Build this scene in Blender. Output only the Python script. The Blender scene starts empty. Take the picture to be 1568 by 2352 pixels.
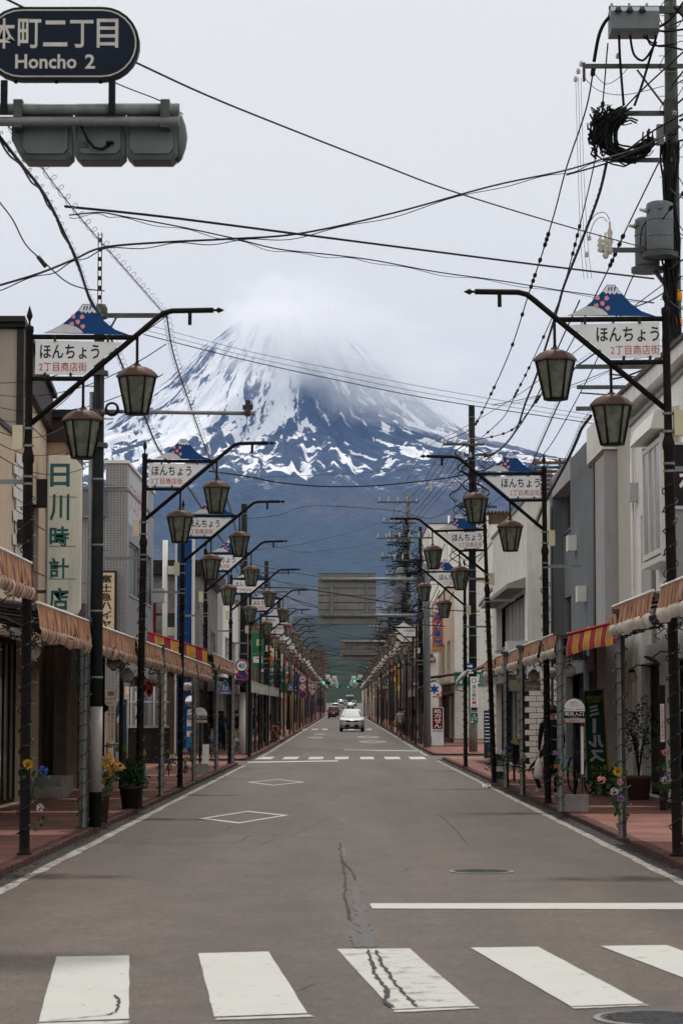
import bpy, bmesh, math, random
import numpy as np
from mathutils import Vector, Matrix, Euler
random.seed(7); rng = np.random.default_rng(7)
R = math.radians
sc = bpy.context.scene
COL = sc.collection

# ------------------------------------------------------------------ camera
FPX, CU, CV = 5553.0, 784.0, 1176.0          # focal length and centre in the photo's 1568 x 2352 frame
VPU, VPV, CAMZ = 790.0, 1640.0, 1.6          # where the street's direction meets the picture
cam_d = bpy.data.cameras.new('camera'); cam = bpy.data.objects.new('camera', cam_d); COL.objects.link(cam)
cam_d.sensor_fit = 'VERTICAL'; cam_d.sensor_height = 36; cam_d.lens = 36 * FPX / 2352
cam_d.clip_start = 0.5; cam_d.clip_end = 60000
cam.location = (0, 0, CAMZ)
PITCH = math.atan((VPV - CV) / FPX); YAW = math.atan((VPU - CU) / FPX)
cam.rotation_euler = (R(90) + PITCH, 0, YAW)
cam_d.dof.use_dof = True; cam_d.dof.focus_distance = 110; cam_d.dof.aperture_fstop = 10
sc.camera = cam
CROT = Euler((R(90) + PITCH, 0, YAW)).to_matrix()

# ------------------------------------------------------------------ sky, sun, exposure
SUN_EL, SUN_AZ = R(66), R(2)                 # sun high and straight ahead: arm shadows fall 2.5 m towards the camera
w = bpy.data.worlds.new('World'); sc.world = w; w.use_nodes = True
nt = w.node_tree; nt.nodes.clear(); N = nt.nodes.new; L = nt.links.new
out = N('ShaderNodeOutputWorld'); bg = N('ShaderNodeBackground'); bg.inputs['Strength'].default_value = 0.1
sky = N('ShaderNodeTexSky'); sky.sky_type = 'NISHITA'; sky.sun_disc = False
sky.sun_elevation = SUN_EL; sky.sun_rotation = SUN_AZ; sky.dust_density = 4
tc = N('ShaderNodeTexCoord'); mp = N('ShaderNodeMapping'); mp.inputs['Scale'].default_value = (1.6, 1.6, 5)
nz = N('ShaderNodeTexNoise'); nz.inputs['Scale'].default_value = 1.3; nz.inputs['Detail'].default_value = 2
cr = N('ShaderNodeValToRGB')                  # a closed layer of thin cloud over the whole sky
cr.color_ramp.elements[0].position = .3; cr.color_ramp.elements[0].color = (9.25, 9.05, 8.6, 1)
cr.color_ramp.elements[1].position = .72; cr.color_ramp.elements[1].color = (9.95, 9.75, 9.25, 1)
mx = N('ShaderNodeMix'); mx.data_type = 'RGBA'; mx.inputs[0].default_value = 0.9
L(tc.outputs['Generated'], mp.inputs[0]); L(mp.outputs[0], nz.inputs['Vector']); L(nz.outputs['Fac'], cr.inputs[0])
L(sky.outputs[0], mx.inputs[6]); L(cr.outputs[0], mx.inputs[7]); L(mx.outputs[2], bg.inputs['Color']); L(bg.outputs[0], out.inputs['Surface'])
sd = bpy.data.lights.new('sun', 'SUN'); sd.energy = 2.5; sd.angle = R(4); sd.color = (1, .955, .9)
so = bpy.data.objects.new('sun', sd); COL.objects.link(so)
sdir = Vector((math.sin(SUN_AZ) * math.cos(SUN_EL), math.cos(SUN_AZ) * math.cos(SUN_EL), math.sin(SUN_EL)))
so.rotation_euler = sdir.to_track_quat('Z', 'Y').to_euler(); so.location = (0, 0, 60)
vs = sc.view_settings; vs.view_transform = 'Standard'; vs.look = 'None'; vs.exposure = 0; vs.gamma = 1; vs.use_curve_mapping = False
cy = sc.cycles
cy.max_bounces = 9; cy.diffuse_bounces = 2; cy.glossy_bounces = 2; cy.transmission_bounces = 3; cy.transparent_max_bounces = 6
cy.volume_bounces = 8; cy.use_denoising = True; cy.use_adaptive_sampling = True; cy.adaptive_threshold = 0.02
cy.caustics_reflective = False; cy.caustics_refractive = False

# ------------------------------------------------------------------ measuring helpers
def ray(u, v): return CROT @ Vector((u - CU, CV - v, -FPX))
def at(u, v, y):                                            # the point at street distance y seen at photo position (u, v)
    d = ray(u, v); return Vector((0, 0, CAMZ)) + d * (y / d.y)
def atx(u, v, x):
    d = ray(u, v); return Vector((0, 0, CAMZ)) + d * (x / d.x)
def gnd(y):                                                 # the street climbs gently beyond the junction
    return 0.0 if y < 100 else (y - 100) * .0036 + max(0, y - 420) * .0058
SW = 0.08                                                   # kerb height
KL, KR = -3.36, 3.46

# ------------------------------------------------------------------ materials
MATS = {}
def newmat(name):
    m = bpy.data.materials.new(name); m.use_nodes = True
    MATS[name] = m
    return m, m.node_tree, m.node_tree.nodes['Principled BSDF']
def mat(name, col, rough=.7, metal=0.0, var=.12, scale=6.0, bump=0.0, bscale=40.0, stain=0.0, spec=.16, coord='Object', stretch=(1, 1, 1)):
    """plain paint, metal, cloth, plaster: a base colour with grain, optional dirt with its own shape, optional relief"""
    if name in MATS: return MATS[name]
    m, t, b = newmat(name); n = t.nodes.new; l = t.links.new
    b.inputs['Roughness'].default_value = rough; b.inputs['Metallic'].default_value = metal
    b.inputs['Specular IOR Level'].default_value = spec
    tc = n('ShaderNodeTexCoord'); mp = n('ShaderNodeMapping'); mp.inputs['Scale'].default_value = stretch
    l(tc.outputs[coord], mp.inputs[0])
    z = n('ShaderNodeTexNoise'); z.inputs['Scale'].default_value = scale; z.inputs['Detail'].default_value = 3; z.inputs['Roughness'].default_value = .65
    l(mp.outputs[0], z.inputs['Vector'])
    c = n('ShaderNodeValToRGB')
    c.color_ramp.elements[0].position = .3; c.color_ramp.elements[1].position = .7
    c.color_ramp.elements[0].color = (*[max(0, x * (1 - var)) for x in col], 1)
    c.color_ramp.elements[1].color = (*[min(1, x * (1 + var)) for x in col], 1)
    l(z.outputs['Fac'], c.inputs[0]); src = c.outputs[0]
    if stain:
        mp2 = n('ShaderNodeMapping'); mp2.inputs['Scale'].default_value = (2.2, 2.2, .35); l(tc.outputs[coord], mp2.inputs[0])
        z2 = n('ShaderNodeTexNoise'); z2.inputs['Scale'].default_value = 1.7; z2.inputs['Detail'].default_value = 4; z2.inputs['Roughness'].default_value = .7
        l(mp2.outputs[0], z2.inputs['Vector'])
        r2 = n('ShaderNodeMapRange'); r2.inputs[1].default_value = .5; r2.inputs[2].default_value = .78; r2.inputs[4].default_value = stain
        l(z2.outputs['Fac'], r2.inputs[0])
        x = n('ShaderNodeMix'); x.data_type = 'RGBA'; x.inputs[7].default_value = (.055, .05, .045, 1)
        l(r2.outputs[0], x.inputs[0]); l(src, x.inputs[6]); src = x.outputs[2]
    l(src, b.inputs['Base Color'])
    if bump:
        z3 = n('ShaderNodeTexNoise'); z3.inputs['Scale'].default_value = bscale; z3.inputs['Detail'].default_value = 3; l(mp.outputs[0], z3.inputs['Vector'])
        bp = n('ShaderNodeBump'); bp.inputs['Strength'].default_value = bump; bp.inputs['Distance'].default_value = .02
        l(z3.outputs['Fac'], bp.inputs['Height']); l(bp.outputs[0], b.inputs['Normal'])
    return m
def glassmat(name, col, rough=.08, spec=.6):
    return mat(name, col, rough, 0, .1, 2, spec=spec)

# ------------------------------------------------------------------ mesh helpers
class MB:
    """collects simple shapes and links them as ONE mesh object"""
    def __init__(s): s.v = []; s.f = []; s.sm = []
    def add(s, vs, fs, smooth=False):
        o = len(s.v); s.v += [tuple(p) for p in vs]; s.f += [tuple(i + o for i in f) for f in fs]; s.sm += [smooth] * len(fs); return s
    def box(s, x0, x1, y0, y1, z0, z1):
        vs = [(x, y, z) for z in (z0, z1) for y in (y0, y1) for x in (x0, x1)]
        return s.add(vs, [(0, 2, 3, 1), (4, 5, 7, 6), (0, 1, 5, 4), (2, 6, 7, 3), (0, 4, 6, 2), (1, 3, 7, 5)])
    def cbox(s, c, d, rz=0.0, rx=0.0, ry=0.0):
        M = Matrix.Translation(c) @ Euler((rx, ry, rz)).to_matrix().to_4x4()
        vs = [M @ Vector((x * d[0] / 2, y * d[1] / 2, z * d[2] / 2)) for z in (-1, 1) for y in (-1, 1) for x in (-1, 1)]
        return s.add(vs, [(0, 2, 3, 1), (4, 5, 7, 6), (0, 1, 5, 4), (2, 6, 7, 3), (0, 4, 6, 2), (1, 3, 7, 5)])
    def tube(s, pts, r, n=8, cap=True, smooth=True):
        pts = [Vector(p) for p in pts]; m = len(pts)
        rs = r if isinstance(r, (list, tuple)) else [r] * m
        vs = []; up = None
        for i, p in enumerate(pts):
            a = pts[max(0, i - 1)]; b = pts[min(m - 1, i + 1)]; t = (b - a)
            t = t.normalized() if t.length > 1e-9 else Vector((0, 0, 1))
            if up is None: up = Vector((0, 0, 1)) if abs(t.z) < .9 else Vector((0, 1, 0))
            x = t.cross(up)
            if x.length < 1e-6: x = t.cross(Vector((1, 0, 0)))
            x.normalize(); yv = x.cross(t).normalized(); up = yv
            for k in range(n):
                a2 = 2 * math.pi * (k + .5) / n; vs.append(p + (x * math.cos(a2) + yv * math.sin(a2)) * rs[i])
        fs = [(i * n + k, i * n + (k + 1) % n, (i + 1) * n + (k + 1) % n, (i + 1) * n + k) for i in range(m - 1) for k in range(n)]
        s.add(vs, fs, smooth)
        if cap:
            o = len(s.v) - m * n
            s.f.append(tuple(o + k for k in reversed(range(n)))); s.f.append(tuple(o + (m - 1) * n + k for k in range(n))); s.sm += [False, False]
        return s
    def cyl(s, a, b, r, r2=None, n=10): return s.tube([a, b], [r, r if r2 is None else r2], n)
    def lathe(s, prof, c=(0, 0, 0), n=12, smooth=True, rot=0.0):
        c = Vector(c); vs = []
        for (r, z) in prof:
            for k in range(n):
                a = 2 * math.pi * k / n + rot; vs.append(c + Vector((r * math.cos(a), r * math.sin(a), z)))
        m = len(prof)
        fs = [(i * n + k, i * n + (k + 1) % n, (i + 1) * n + (k + 1) % n, (i + 1) * n + k) for i in range(m - 1) for k in range(n)]
        s.add(vs, fs, smooth); o = len(s.v) - m * n
        if prof[0][0] > 1e-4: s.f.append(tuple(o + k for k in reversed(range(n)))); s.sm.append(False)
        if prof[-1][0] > 1e-4: s.f.append(tuple(o + (m - 1) * n + k for k in range(n))); s.sm.append(False)
        return s
    def prism(s, poly, y0, y1, plane='XZ'):
        """a flat outline given real thickness; poly in (x,z), (x,y) or (y,z)"""
        n = len(poly)
        if plane == 'XZ': a = [(p[0], y0, p[1]) for p in poly]; b = [(p[0], y1, p[1]) for p in poly]
        elif plane == 'YZ': a = [(y0, p[0], p[1]) for p in poly]; b = [(y1, p[0], p[1]) for p in poly]
        else: a = [(p[0], p[1], y0) for p in poly]; b = [(p[0], p[1], y1) for p in poly]
        fs = [tuple(range(n)), tuple(reversed(range(n, 2 * n)))] + [(i, n + i, n + (i + 1) % n, (i + 1) % n) for i in range(n)]
        return s.add(a + b, fs)
    def mesh(s, name='part'):
        me = bpy.data.meshes.new(name); me.from_pydata(s.v, [], s.f)
        me.polygons.foreach_set('use_smooth', s.sm); me.update(); return me
    def build(s, name, m=None, parent=None, fix=True):
        me = s.mesh(name)
        if fix:
            bm = bmesh.new(); bm.from_mesh(me); bmesh.ops.recalc_face_normals(bm, faces=bm.faces); bm.to_mesh(me); bm.free()
        return ob(name, me, m, parent)
SMALL = {'bulbs', 'band', 'step_bolt', 'tangled_wire', 'clip', 'hinge', 'clamp', 'cable_tangle', 'cable_coil', 'riser_cable', 'spokes', 'stems', 'ribbed_edge', 'snow_slash', 'joint'}
ORG = Vector((0, 0, 0))                                     # shapes measured in street coordinates are stored relative to their thing's base
def ob(name, me, m=None, parent=None):
    if ORG.length > 0 and parent is not None: me.transform(Matrix.Translation(-ORG))
    if m is not None:
        me.materials.clear(); me.materials.append(m if not isinstance(m, str) else MATS[m])
    o = bpy.data.objects.new(name, me); COL.objects.link(o)
    if parent is not None:
        o.parent = parent
        if name in SMALL: o['kind'] = 'stuff'               # many pieces too small to pick apart
    return o
def tag(o, label, cat, group=None):
    o['label'] = label; o['category'] = cat
    if group: o['group'] = group
    return o
def thing(name, label, cat, loc=(0, 0, 0), rz=0.0, group=None):
    o = bpy.data.objects.new(name, None); COL.objects.link(o); o.location = loc; o.rotation_euler = (0, 0, rz)
    o.empty_display_size = .2
    return tag(o, label, cat, group)
def wthing(name, label, cat, loc, group=None):
    global ORG
    ORG = Vector(loc); return thing(name, label, cat, loc, 0, group)
def done():
    global ORG
    ORG = Vector((0, 0, 0))
def struct(o, kind='structure'): o['kind'] = kind; return o
def copy_tree(o, parent=None):
    c = o.copy(); COL.objects.link(c); c.parent = parent
    for ch in list(o.children): copy_tree(ch, c)
    return c
def evaluated(o):
    """the final mesh of a text or modified object, worked out in a scratch scene of its own"""
    tmp = bpy.data.scenes.new('scratch'); tmp.collection.objects.link(o); vl = tmp.view_layers[0]; vl.update()
    me = bpy.data.meshes.new_from_object(o.evaluated_get(vl.depsgraph)); bpy.data.objects.remove(o); bpy.data.scenes.remove(tmp); return me
TXT = {}
def text_mesh(body, bold=0.0, spacing=1.0):
    key = (body, bold, spacing)
    if key in TXT: return TXT[key]
    c = bpy.data.curves.new('t', 'FONT'); c.body = body; c.align_x = 'LEFT'; c.offset = bold; c.resolution_u = 2; c.space_character = spacing
    o = bpy.data.objects.new('t', c); me = evaluated(o); bpy.data.curves.remove(c)
    n = len(me.vertices); a = np.empty(n * 3); me.vertices.foreach_get('co', a); a = a.reshape(-1, 3)
    TXT[key] = (a, [tuple(p.vertices) for p in me.polygons]); bpy.data.meshes.remove(me)
    return TXT[key]
def lettering(body, x0, x1, z0, z1, y, m, parent, name='lettering', bold=0.0, mirror=False, axis='-Y', keep=False):
    """writing fitted to the rectangle x0..x1, z0..z1 on a plane facing the street (-Y), or a wall facing +X / -X"""
    a, fs = text_mesh(body, bold)
    a = a.copy(); mn = a.min(0); mxx = a.max(0); s = (mxx - mn); s[s == 0] = 1
    t = (a - mn) / s
    if keep:
        k = min((x1 - x0) / s[0], (z1 - z0) / s[1]); ww = s[0] * k; hh = s[1] * k
        cx = (x0 + x1) / 2; cz = (z0 + z1) / 2; x0, x1, z0, z1 = cx - ww / 2, cx + ww / 2, cz - hh / 2, cz + hh / 2
    X = (x1 - t[:, 0] * (x1 - x0)) if mirror else (x0 + t[:, 0] * (x1 - x0)); Z = z0 + t[:, 1] * (z1 - z0)
    if axis == '-Y': vs = [(p, y, q) for p, q in zip(X, Z)]
    elif axis == '+X': vs = [(y, p, q) for p, q in zip(X, Z)]
    else: vs = [(y, x0 + x1 - p, q) for p, q in zip(X, Z)]
    me = bpy.data.meshes.new(name); me.from_pydata(vs, [], fs); me.update()
    return ob(name, me, m, parent)
def vertical_lettering(body, x0, x1, z0, z1, y, m, parent, gap=.12, **kw):
    n = len(body); h = (z1 - z0) / n
    for i, ch in enumerate(body):
        zt = z1 - i * h
        if ch == 'ー': lettering('l', (x0 + x1) / 2 - .06 * (x1 - x0), (x0 + x1) / 2 + .06 * (x1 - x0), zt - h + h * gap, zt - h * gap, y, m, parent, 'character', **kw)
        else: lettering(ch, x0, x1, zt - h + h * gap / 2, zt - h * gap / 2, y, m, parent, 'character', **kw)
ORD = ['first', 'second', 'third', 'fourth', 'fifth', 'sixth', 'seventh', 'eighth', 'ninth', 'tenth', 'eleventh', 'twelfth', 'thirteenth', 'fourteenth', 'fifteenth', 'sixteenth', 'seventeenth', 'eighteenth', 'nineteenth', 'twentieth',
       'twenty-first', 'twenty-second', 'twenty-third', 'twenty-fourth', 'twenty-fifth', 'twenty-sixth', 'twenty-seventh', 'twenty-eighth', 'twenty-ninth', 'thirtieth', 'thirty-first', 'thirty-second', 'thirty-third', 'thirty-fourth', 'thirty-fifth', 'thirty-sixth']
# ================================================================== the mountain, hills, ground, road
def vnoise(x, y, seed=0):
    """smooth value noise on arrays"""
    def h(i, j): 
        n = (i * 374761393 + j * 668265263 + seed * 1274126177) & 0xffffffff
        n = ((n ^ (n >> 13)) * 1274126177) & 0xffffffff
        return ((n ^ (n >> 16)) & 0xffff) / 65535.0
    xi = np.floor(x).astype(np.int64); yi = np.floor(y).astype(np.int64); fx = x - xi; fy = y - yi
    fx = fx * fx * (3 - 2 * fx); fy = fy * fy * (3 - 2 * fy)
    a = h(xi, yi); b = h(xi + 1, yi); c = h(xi, yi + 1); d = h(xi + 1, yi + 1)
    return (a * (1 - fx) + b * fx) * (1 - fy) + (c * (1 - fx) + d * fx) * fy
def fbm(x, y, o=5, seed=0, g=.5):
    s = 0; a = 1; t = 0
    for i in range(o):
        s = s + a * vnoise(x, y, seed + i * 17); t += a; a *= g; x = x * 2.03 + 3.1; y = y * 2.03 + 1.7
    return s / t
MX, MY = -353.0, 14000.0
def make_mountain():
    nr, na = 300, 760
    rr = np.concatenate([np.linspace(0, 330, 14), np.linspace(345, 2600, nr - 74), np.linspace(2640, 12800, 60)])
    aa = np.linspace(R(-96), R(96), na)                      # 0 = towards the town
    Rg, A = np.meshgrid(rr, aa, indexing='ij')
    H = np.interp(Rg, [0, 200, 330, 420, 520, 670, 900, 1130, 1400, 1714, 2500, 4000, 6000, 9000, 12800],
                  [2185, 2205, 2240, 2160, 2060, 1890, 1690, 1530, 1430, 1335, 1120, 770, 450, 170, -25])
    Hb = H.copy()
    wob = fbm(A * 6, np.log(Rg + 200) * 3, 4, 5) - .5
    # ribs and gullies that run down the slope and break up lower down
    rid = 1 - np.abs(2 * fbm(A * 9 + wob * 1.2, np.log(Rg + 300) * 1.5, 5, 11) - 1)
    rid2 = 1 - np.abs(2 * fbm(A * 30 + wob * 3, np.log(Rg + 300) * 4, 4, 23) - 1)
    amp = np.interp(Rg, [0, 320, 600, 1500, 3000, 6000, 12800], [6, 10, 85, 150, 150, 90, 10])
    H = H + amp * (rid - .62) + amp * .32 * (rid2 - .6)
    # a shoulder in front: the ridge that stands before the summit right of centre
    ang0 = np.exp(-((A - R(6)) / R(13)) ** 2) * np.exp(-((Rg - 900) / 420) ** 2); H += 120 * ang0
    X = MX + Rg * np.sin(A); Y = MY - Rg * np.cos(A); Z = H
    # snow lies on the upper cone, mostly left of centre, and hangs in gullies lower down
    side = np.clip(-X / 1, -9999, 9999)
    ux = (X - MX)
    low = np.interp(ux, [-1500, -1134, -880, -500, -126, 30, 130, 300, 600, 900, 1500], [1250, 1220, 1190, 1170, 1230, 1400, 1700, 1840, 1800, 1580, 1260])
    wrp = fbm(A * 14 + wob * 4, Rg / 260, 4, 71) - .5
    gul = fbm(A * 15 + wob * 3 + wrp * 3.0, Rg / 300 + wrp * 1.4, 6, 41, .62)
    gul2 = fbm(A * 80 + wrp * 9, Rg / 95, 5, 57, .65)
    snow = np.clip((.6 * Hb + .4 * H - low) / 380, -2, .55) + (gul - .5) * 4.0 + (gul2 - .5) * 2.2 - (rid - .6) * .9 - (rid2 - .6) * .7
    # the few streaks and fields low on the right flank
    patch = fbm(A * 30 + 3 + wrp * 3.5, Rg / 230 + wrp * 1.5, 5, 91, .62)
    band = np.exp(-((Hb - np.interp(ux, [-800, 0, 500, 900, 1500], [1230, 1290, 1340, 1360, 1320])) / 190) ** 2)
    snow = np.maximum(snow, (patch - .585) * 9 * band - .12)
    snow = np.where(H < 1010, -1, snow)
    bare = fbm(X / 600, H / 160, 4, 131)
    me = bpy.data.meshes.new('mountain')
    vs = np.stack([X, Y, Z], -1).reshape(-1, 3)
    i = np.arange(nr - 1)[:, None] * na + np.arange(na - 1)[None, :]
    q = np.stack([i, i + 1, i + na + 1, i + na], -1).reshape(-1, 4)
    me.from_pydata(vs.tolist(), [], q.tolist())
    me.polygons.foreach_set('use_smooth', [True] * len(me.polygons))
    for nm, arr in (('snow', snow), ('bare', bare)):
        at_ = me.attributes.new(nm, 'FLOAT', 'POINT'); at_.data.foreach_set('value', arr.reshape(-1).astype(np.float32))
    m, t, b = newmat('mountain'); n = t.nodes.new; l = t.links.new
    b.inputs['Roughness'].default_value = .95; b.inputs['Specular IOR Level'].default_value = .1
    a1 = n('ShaderNodeAttribute'); a1.attribute_name = 'snow'; a2 = n('ShaderNodeAttribute'); a2.attribute_name = 'bare'
    tc = n('ShaderNodeTexCoord'); z = n('ShaderNodeTexNoise'); z.inputs['Scale'].default_value = .03; z.inputs['Detail'].default_value = 6; z.inputs['Roughness'].default_value = .7
    l(tc.outputs['Object'], z.inputs['Vector'])
    ad = n('ShaderNodeMath'); ad.operation = 'MULTIPLY_ADD'; ad.inputs[1].default_value = .9; l(z.outputs['Fac'], ad.inputs[0]); l(a1.outputs['Fac'], ad.inputs[2])
    mr = n('ShaderNodeMapRange'); mr.inputs[1].default_value = .36; mr.inputs[2].default_value = .60; l(ad.outputs[0], mr.inputs[0])
    # conifer below rock, haze blue put into both, bare brown woods in patches
    sep = n('ShaderNodeSeparateXYZ'); l(tc.outputs['Object'], sep.inputs[0])
    hr = n('ShaderNodeMapRange'); hr.inputs[1].default_value = 650; hr.inputs[2].default_value = 1250; l(sep.outputs['Z'], hr.inputs[0])
    c1 = n('ShaderNodeMix'); c1.data_type = 'RGBA'; c1.inputs[6].default_value = (.020, .034, .042, 1); c1.inputs[7].default_value = (.028, .038, .054, 1); l(hr.outputs[0], c1.inputs[0])
    br = n('ShaderNodeMapRange'); br.inputs[1].default_value = .5; br.inputs[2].default_value = .68; br.inputs[4].default_value = .8; l(a2.outputs['Fac'], br.inputs[0])
    c2 = n('ShaderNodeMix'); c2.data_type = 'RGBA'; c2.inputs[7].default_value = (.050, .049, .054, 1); l(br.outputs[0], c2.inputs[0]); l(c1.outputs[2], c2.inputs[6])
    z2 = n('ShaderNodeTexNoise'); z2.inputs['Scale'].default_value = .02; z2.inputs['Detail'].default_value = 7; z2.inputs['Roughness'].default_value = .75; l(tc.outputs['Object'], z2.inputs['Vector'])
    vr = n('ShaderNodeMapRange'); vr.inputs[1].default_value = .3; vr.inputs[2].default_value = .7; vr.inputs[3].default_value = .25; vr.inputs[4].default_value = 2.2; l(z2.outputs['Fac'], vr.inputs[0])
    mu = n('ShaderNodeMix'); mu.data_type = 'RGBA'; mu.blend_type = 'MULTIPLY'; mu.inputs[0].default_value = 1; l(c2.outputs[2], mu.inputs[6]); l(vr.outputs[0], mu.inputs[7])
    c3 = n('ShaderNodeMix'); c3.data_type = 'RGBA'; c3.inputs[7].default_value = (.86, .87, .88, 1); l(mr.outputs[0], c3.inputs[0]); l(mu.outputs[2], c3.inputs[6])
    l(c3.outputs[2], b.inputs['Base Color'])
    o = ob('mountain', me, m); struct(o); return o
make_mountain()

def make_hill(name, y0, pts, depth, m, seed):
    """a wooded rise: pts are (x, height) along its crest, falling off before and behind"""
    nx, ny = 160, 40
    xs = np.linspace(pts[0][0], pts[-1][0], nx); ys = np.linspace(-1, 1, ny)
    Xg, Yg = np.meshgrid(xs, ys, indexing='ij')
    Hc = np.interp(Xg, [p[0] for p in pts], [p[1] for p in pts])
    Zg = Hc * np.clip(1 - np.abs(Yg) ** 1.6, 0, 1) * (1 + .25 * (fbm(Xg / (depth * .15), Yg * 6, 5, seed) - .5)) + 1.0 * (fbm(Xg / 9, Yg * depth / 9, 3, seed + 3) - .5) * 6 - 3
    vs = np.stack([Xg, y0 + Yg * depth, Zg], -1).reshape(-1, 3)
    i = np.arange(nx - 1)[:, None] * ny + np.arange(ny - 1)[None, :]
    q = np.stack([i, i + ny, i + ny + 1, i + 1], -1).reshape(-1, 4)
    me = bpy.data.meshes.new(name); me.from_pydata(vs.tolist(), [], q.tolist()); me.polygons.foreach_set('use_smooth', [True] * len(me.polygons))
    return struct(ob(name, me, m))
mat('forest_green', (.012, .026, .011), .95, 0, .55, .12, bump=1, bscale=.25, spec=.1)
mat('forest_far', (.012, .022, .014), .95, 0, .45, .05, bump=1, bscale=.1, spec=.1)
make_hill('hill', 1750, [(-900, 2), (-420, 22), (-160, 30), (-30, 42), (30, 52), (120, 44), (420, 30), (900, 4)], 420, 'forest_green', 5)
make_hill('hill', 3600, [(-2600, 10), (-900, 95), (-300, 115), (0, 150), (260, 140), (900, 105), (2600, 10)], 900, 'forest_far', 9)

# ground: one sheet to the horizon
mat('soil', (.16, .15, .13), .95, 0, .25, .4, bump=.4, bscale=4)
bm = bmesh.new()
ysg = [-60, 20, 60, 100, 160, 240, 330, 420, 520, 700, 900, 1000, 1500, 2500, 5000, 9000, 16500]
xsg = [-13200, -2500, -300, -60, -20, 20, 60, 300, 2500, 13200]
gz = lambda y: (gnd(y) if y < 900 else gnd(900) * max(0, 1 - (y - 900) / 2500)) - .3
gv = [[bm.verts.new((x, y, gz(y))) for x in xsg] for y in ysg]
for j in range(len(ysg) - 1):
    for i in range(len(xsg) - 1): bm.faces.new((gv[j][i], gv[j][i + 1], gv[j + 1][i + 1], gv[j + 1][i]))
me = bpy.data.meshes.new('ground'); bm.to_mesh(me); bm.free(); struct(ob('ground', me, 'soil'))

# road ---------------------------------------------------------------
def road_mat():
    m, t, b = newmat('asphalt'); n = t.nodes.new; l = t.links.new
    tc = n('ShaderNodeTexCoord')
    def noise(sc_, det, stretch=(1, 1, 1), rough=.6):
        mp = n('ShaderNodeMapping'); mp.inputs['Scale'].default_value = stretch; l(tc.outputs['Object'], mp.inputs[0])
        z = n('ShaderNodeTexNoise'); z.inputs['Scale'].default_value = sc_; z.inputs['Detail'].default_value = det; z.inputs['Roughness'].default_value = rough; l(mp.outputs[0], z.inputs['Vector']); return z.outputs['Fac']
    def rng_(x, a, b_, c, d):
        r = n('ShaderNodeMapRange'); r.inputs[1].default_value = a; r.inputs[2].default_value = b_; r.inputs[3].default_value = c; r.inputs[4].default_value = d; l(x, r.inputs[0]); return r.outputs[0]
    def mul(c, f):
        x = n('ShaderNodeMix'); x.data_type = 'RGBA'; x.blend_type = 'MULTIPLY'; x.inputs[0].default_value = 1; l(c, x.inputs[6]); l(f, x.inputs[7]); return x.outputs[2]
    base = n('ShaderNodeRGB'); base.outputs[0].default_value = (.076, .0565, .0445, 1); c = base.outputs[0]
    c = mul(c, rng_(noise(.35, 3, (1.5, .12, 1)), .3, .7, .62, 1.32))      # broad worn lanes along the street
    c = mul(c, rng_(noise(1.6, 4, (1, .6, 1), .7), .3, .72, .78, 1.2))
    c = mul(c, rng_(noise(42, 2), .28, .72, .5, 1.5))                      # aggregate
    c = mul(c, rng_(noise(12, 4, (1, .45, 1), .75), .3, .7, .7, 1.3))
    c = mul(c, rng_(noise(2.2, 5, (.16, 1.5, 1), .75), .58, .72, 1.0, .66)) # lateral joints and tar smears
    c = mul(c, rng_(noise(6, 4, (1, .5, 1), .8), .64, .76, 1.0, .55))
    l(c, b.inputs['Base Color']); b.inputs['Roughness'].default_value = .62; b.inputs['Specular IOR Level'].default_value = .28
    bp = n('ShaderNodeBump'); bp.inputs['Strength'].default_value = .35; bp.inputs['Distance'].default_value = .01
    l(noise(120, 2), bp.inputs['Height']); l(bp.outputs[0], b.inputs['Normal'])
road_mat()
def strip(name, x0f, x1f, ys, dz, m, nx=1):
    bm = bmesh.new(); rows = []
    for y in ys:
        a, b = x0f(y) if callable(x0f) else x0f, x1f(y) if callable(x1f) else x1f
        rows.append([bm.verts.new((a + (b - a) * i / nx, y, gnd(y) + dz)) for i in range(nx + 1)])
    for j in range(len(rows) - 1):
        for i in range(nx): bm.faces.new((rows[j][i], rows[j][i + 1], rows[j + 1][i + 1], rows[j + 1][i]))
    me = bpy.data.meshes.new(name); bm.to_mesh(me); bm.free()
    return ob(name, me, m)
YS = [-20, 0, 20, 40, 60, 80, 100, 130, 160, 200, 260, 330, 420, 520, 640, 760, 900]
struct(strip('road', -16, 16, YS, 0, 'asphalt'))
# ================================================================== pavements, kerbs, markings
road = bpy.data.objects['road']
def paint_mat(name, col, wear, seed=0.0):
    m, t, b = newmat(name); n = t.nodes.new; l = t.links.new
    tc = n('ShaderNodeTexCoord'); mp = n('ShaderNodeMapping'); mp.inputs['Location'].default_value = (seed, seed * 2, 0); l(tc.outputs['Object'], mp.inputs[0])
    z = n('ShaderNodeTexNoise'); z.inputs['Scale'].default_value = 5; z.inputs['Detail'].default_value = 5; z.inputs['Roughness'].default_value = .75; l(mp.outputs[0], z.inputs['Vector'])
    r = n('ShaderNodeMapRange'); r.inputs[1].default_value = .74 - wear * .38; r.inputs[2].default_value = .82 - wear * .26; l(z.outputs['Fac'], r.inputs[0])
    z2 = n('ShaderNodeTexNoise'); z2.inputs['Scale'].default_value = 2; z2.inputs['Detail'].default_value = 4; l(mp.outputs[0], z2.inputs['Vector'])
    c0 = n('ShaderNodeMix'); c0.data_type = 'RGBA'; c0.inputs[6].default_value = (*[x * .86 for x in col], 1); c0.inputs[7].default_value = (*col, 1); l(z2.outputs['Fac'], c0.inputs[0])
    c = n('ShaderNodeMix'); c.data_type = 'RGBA'; c.inputs[7].default_value = (.085, .07, .06, 1); l(r.outputs[0], c.inputs[0]); l(c0.outputs[2], c.inputs[6]); l(c.outputs[2], b.inputs['Base Color'])
    b.inputs['Roughness'].default_value = .7
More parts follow.
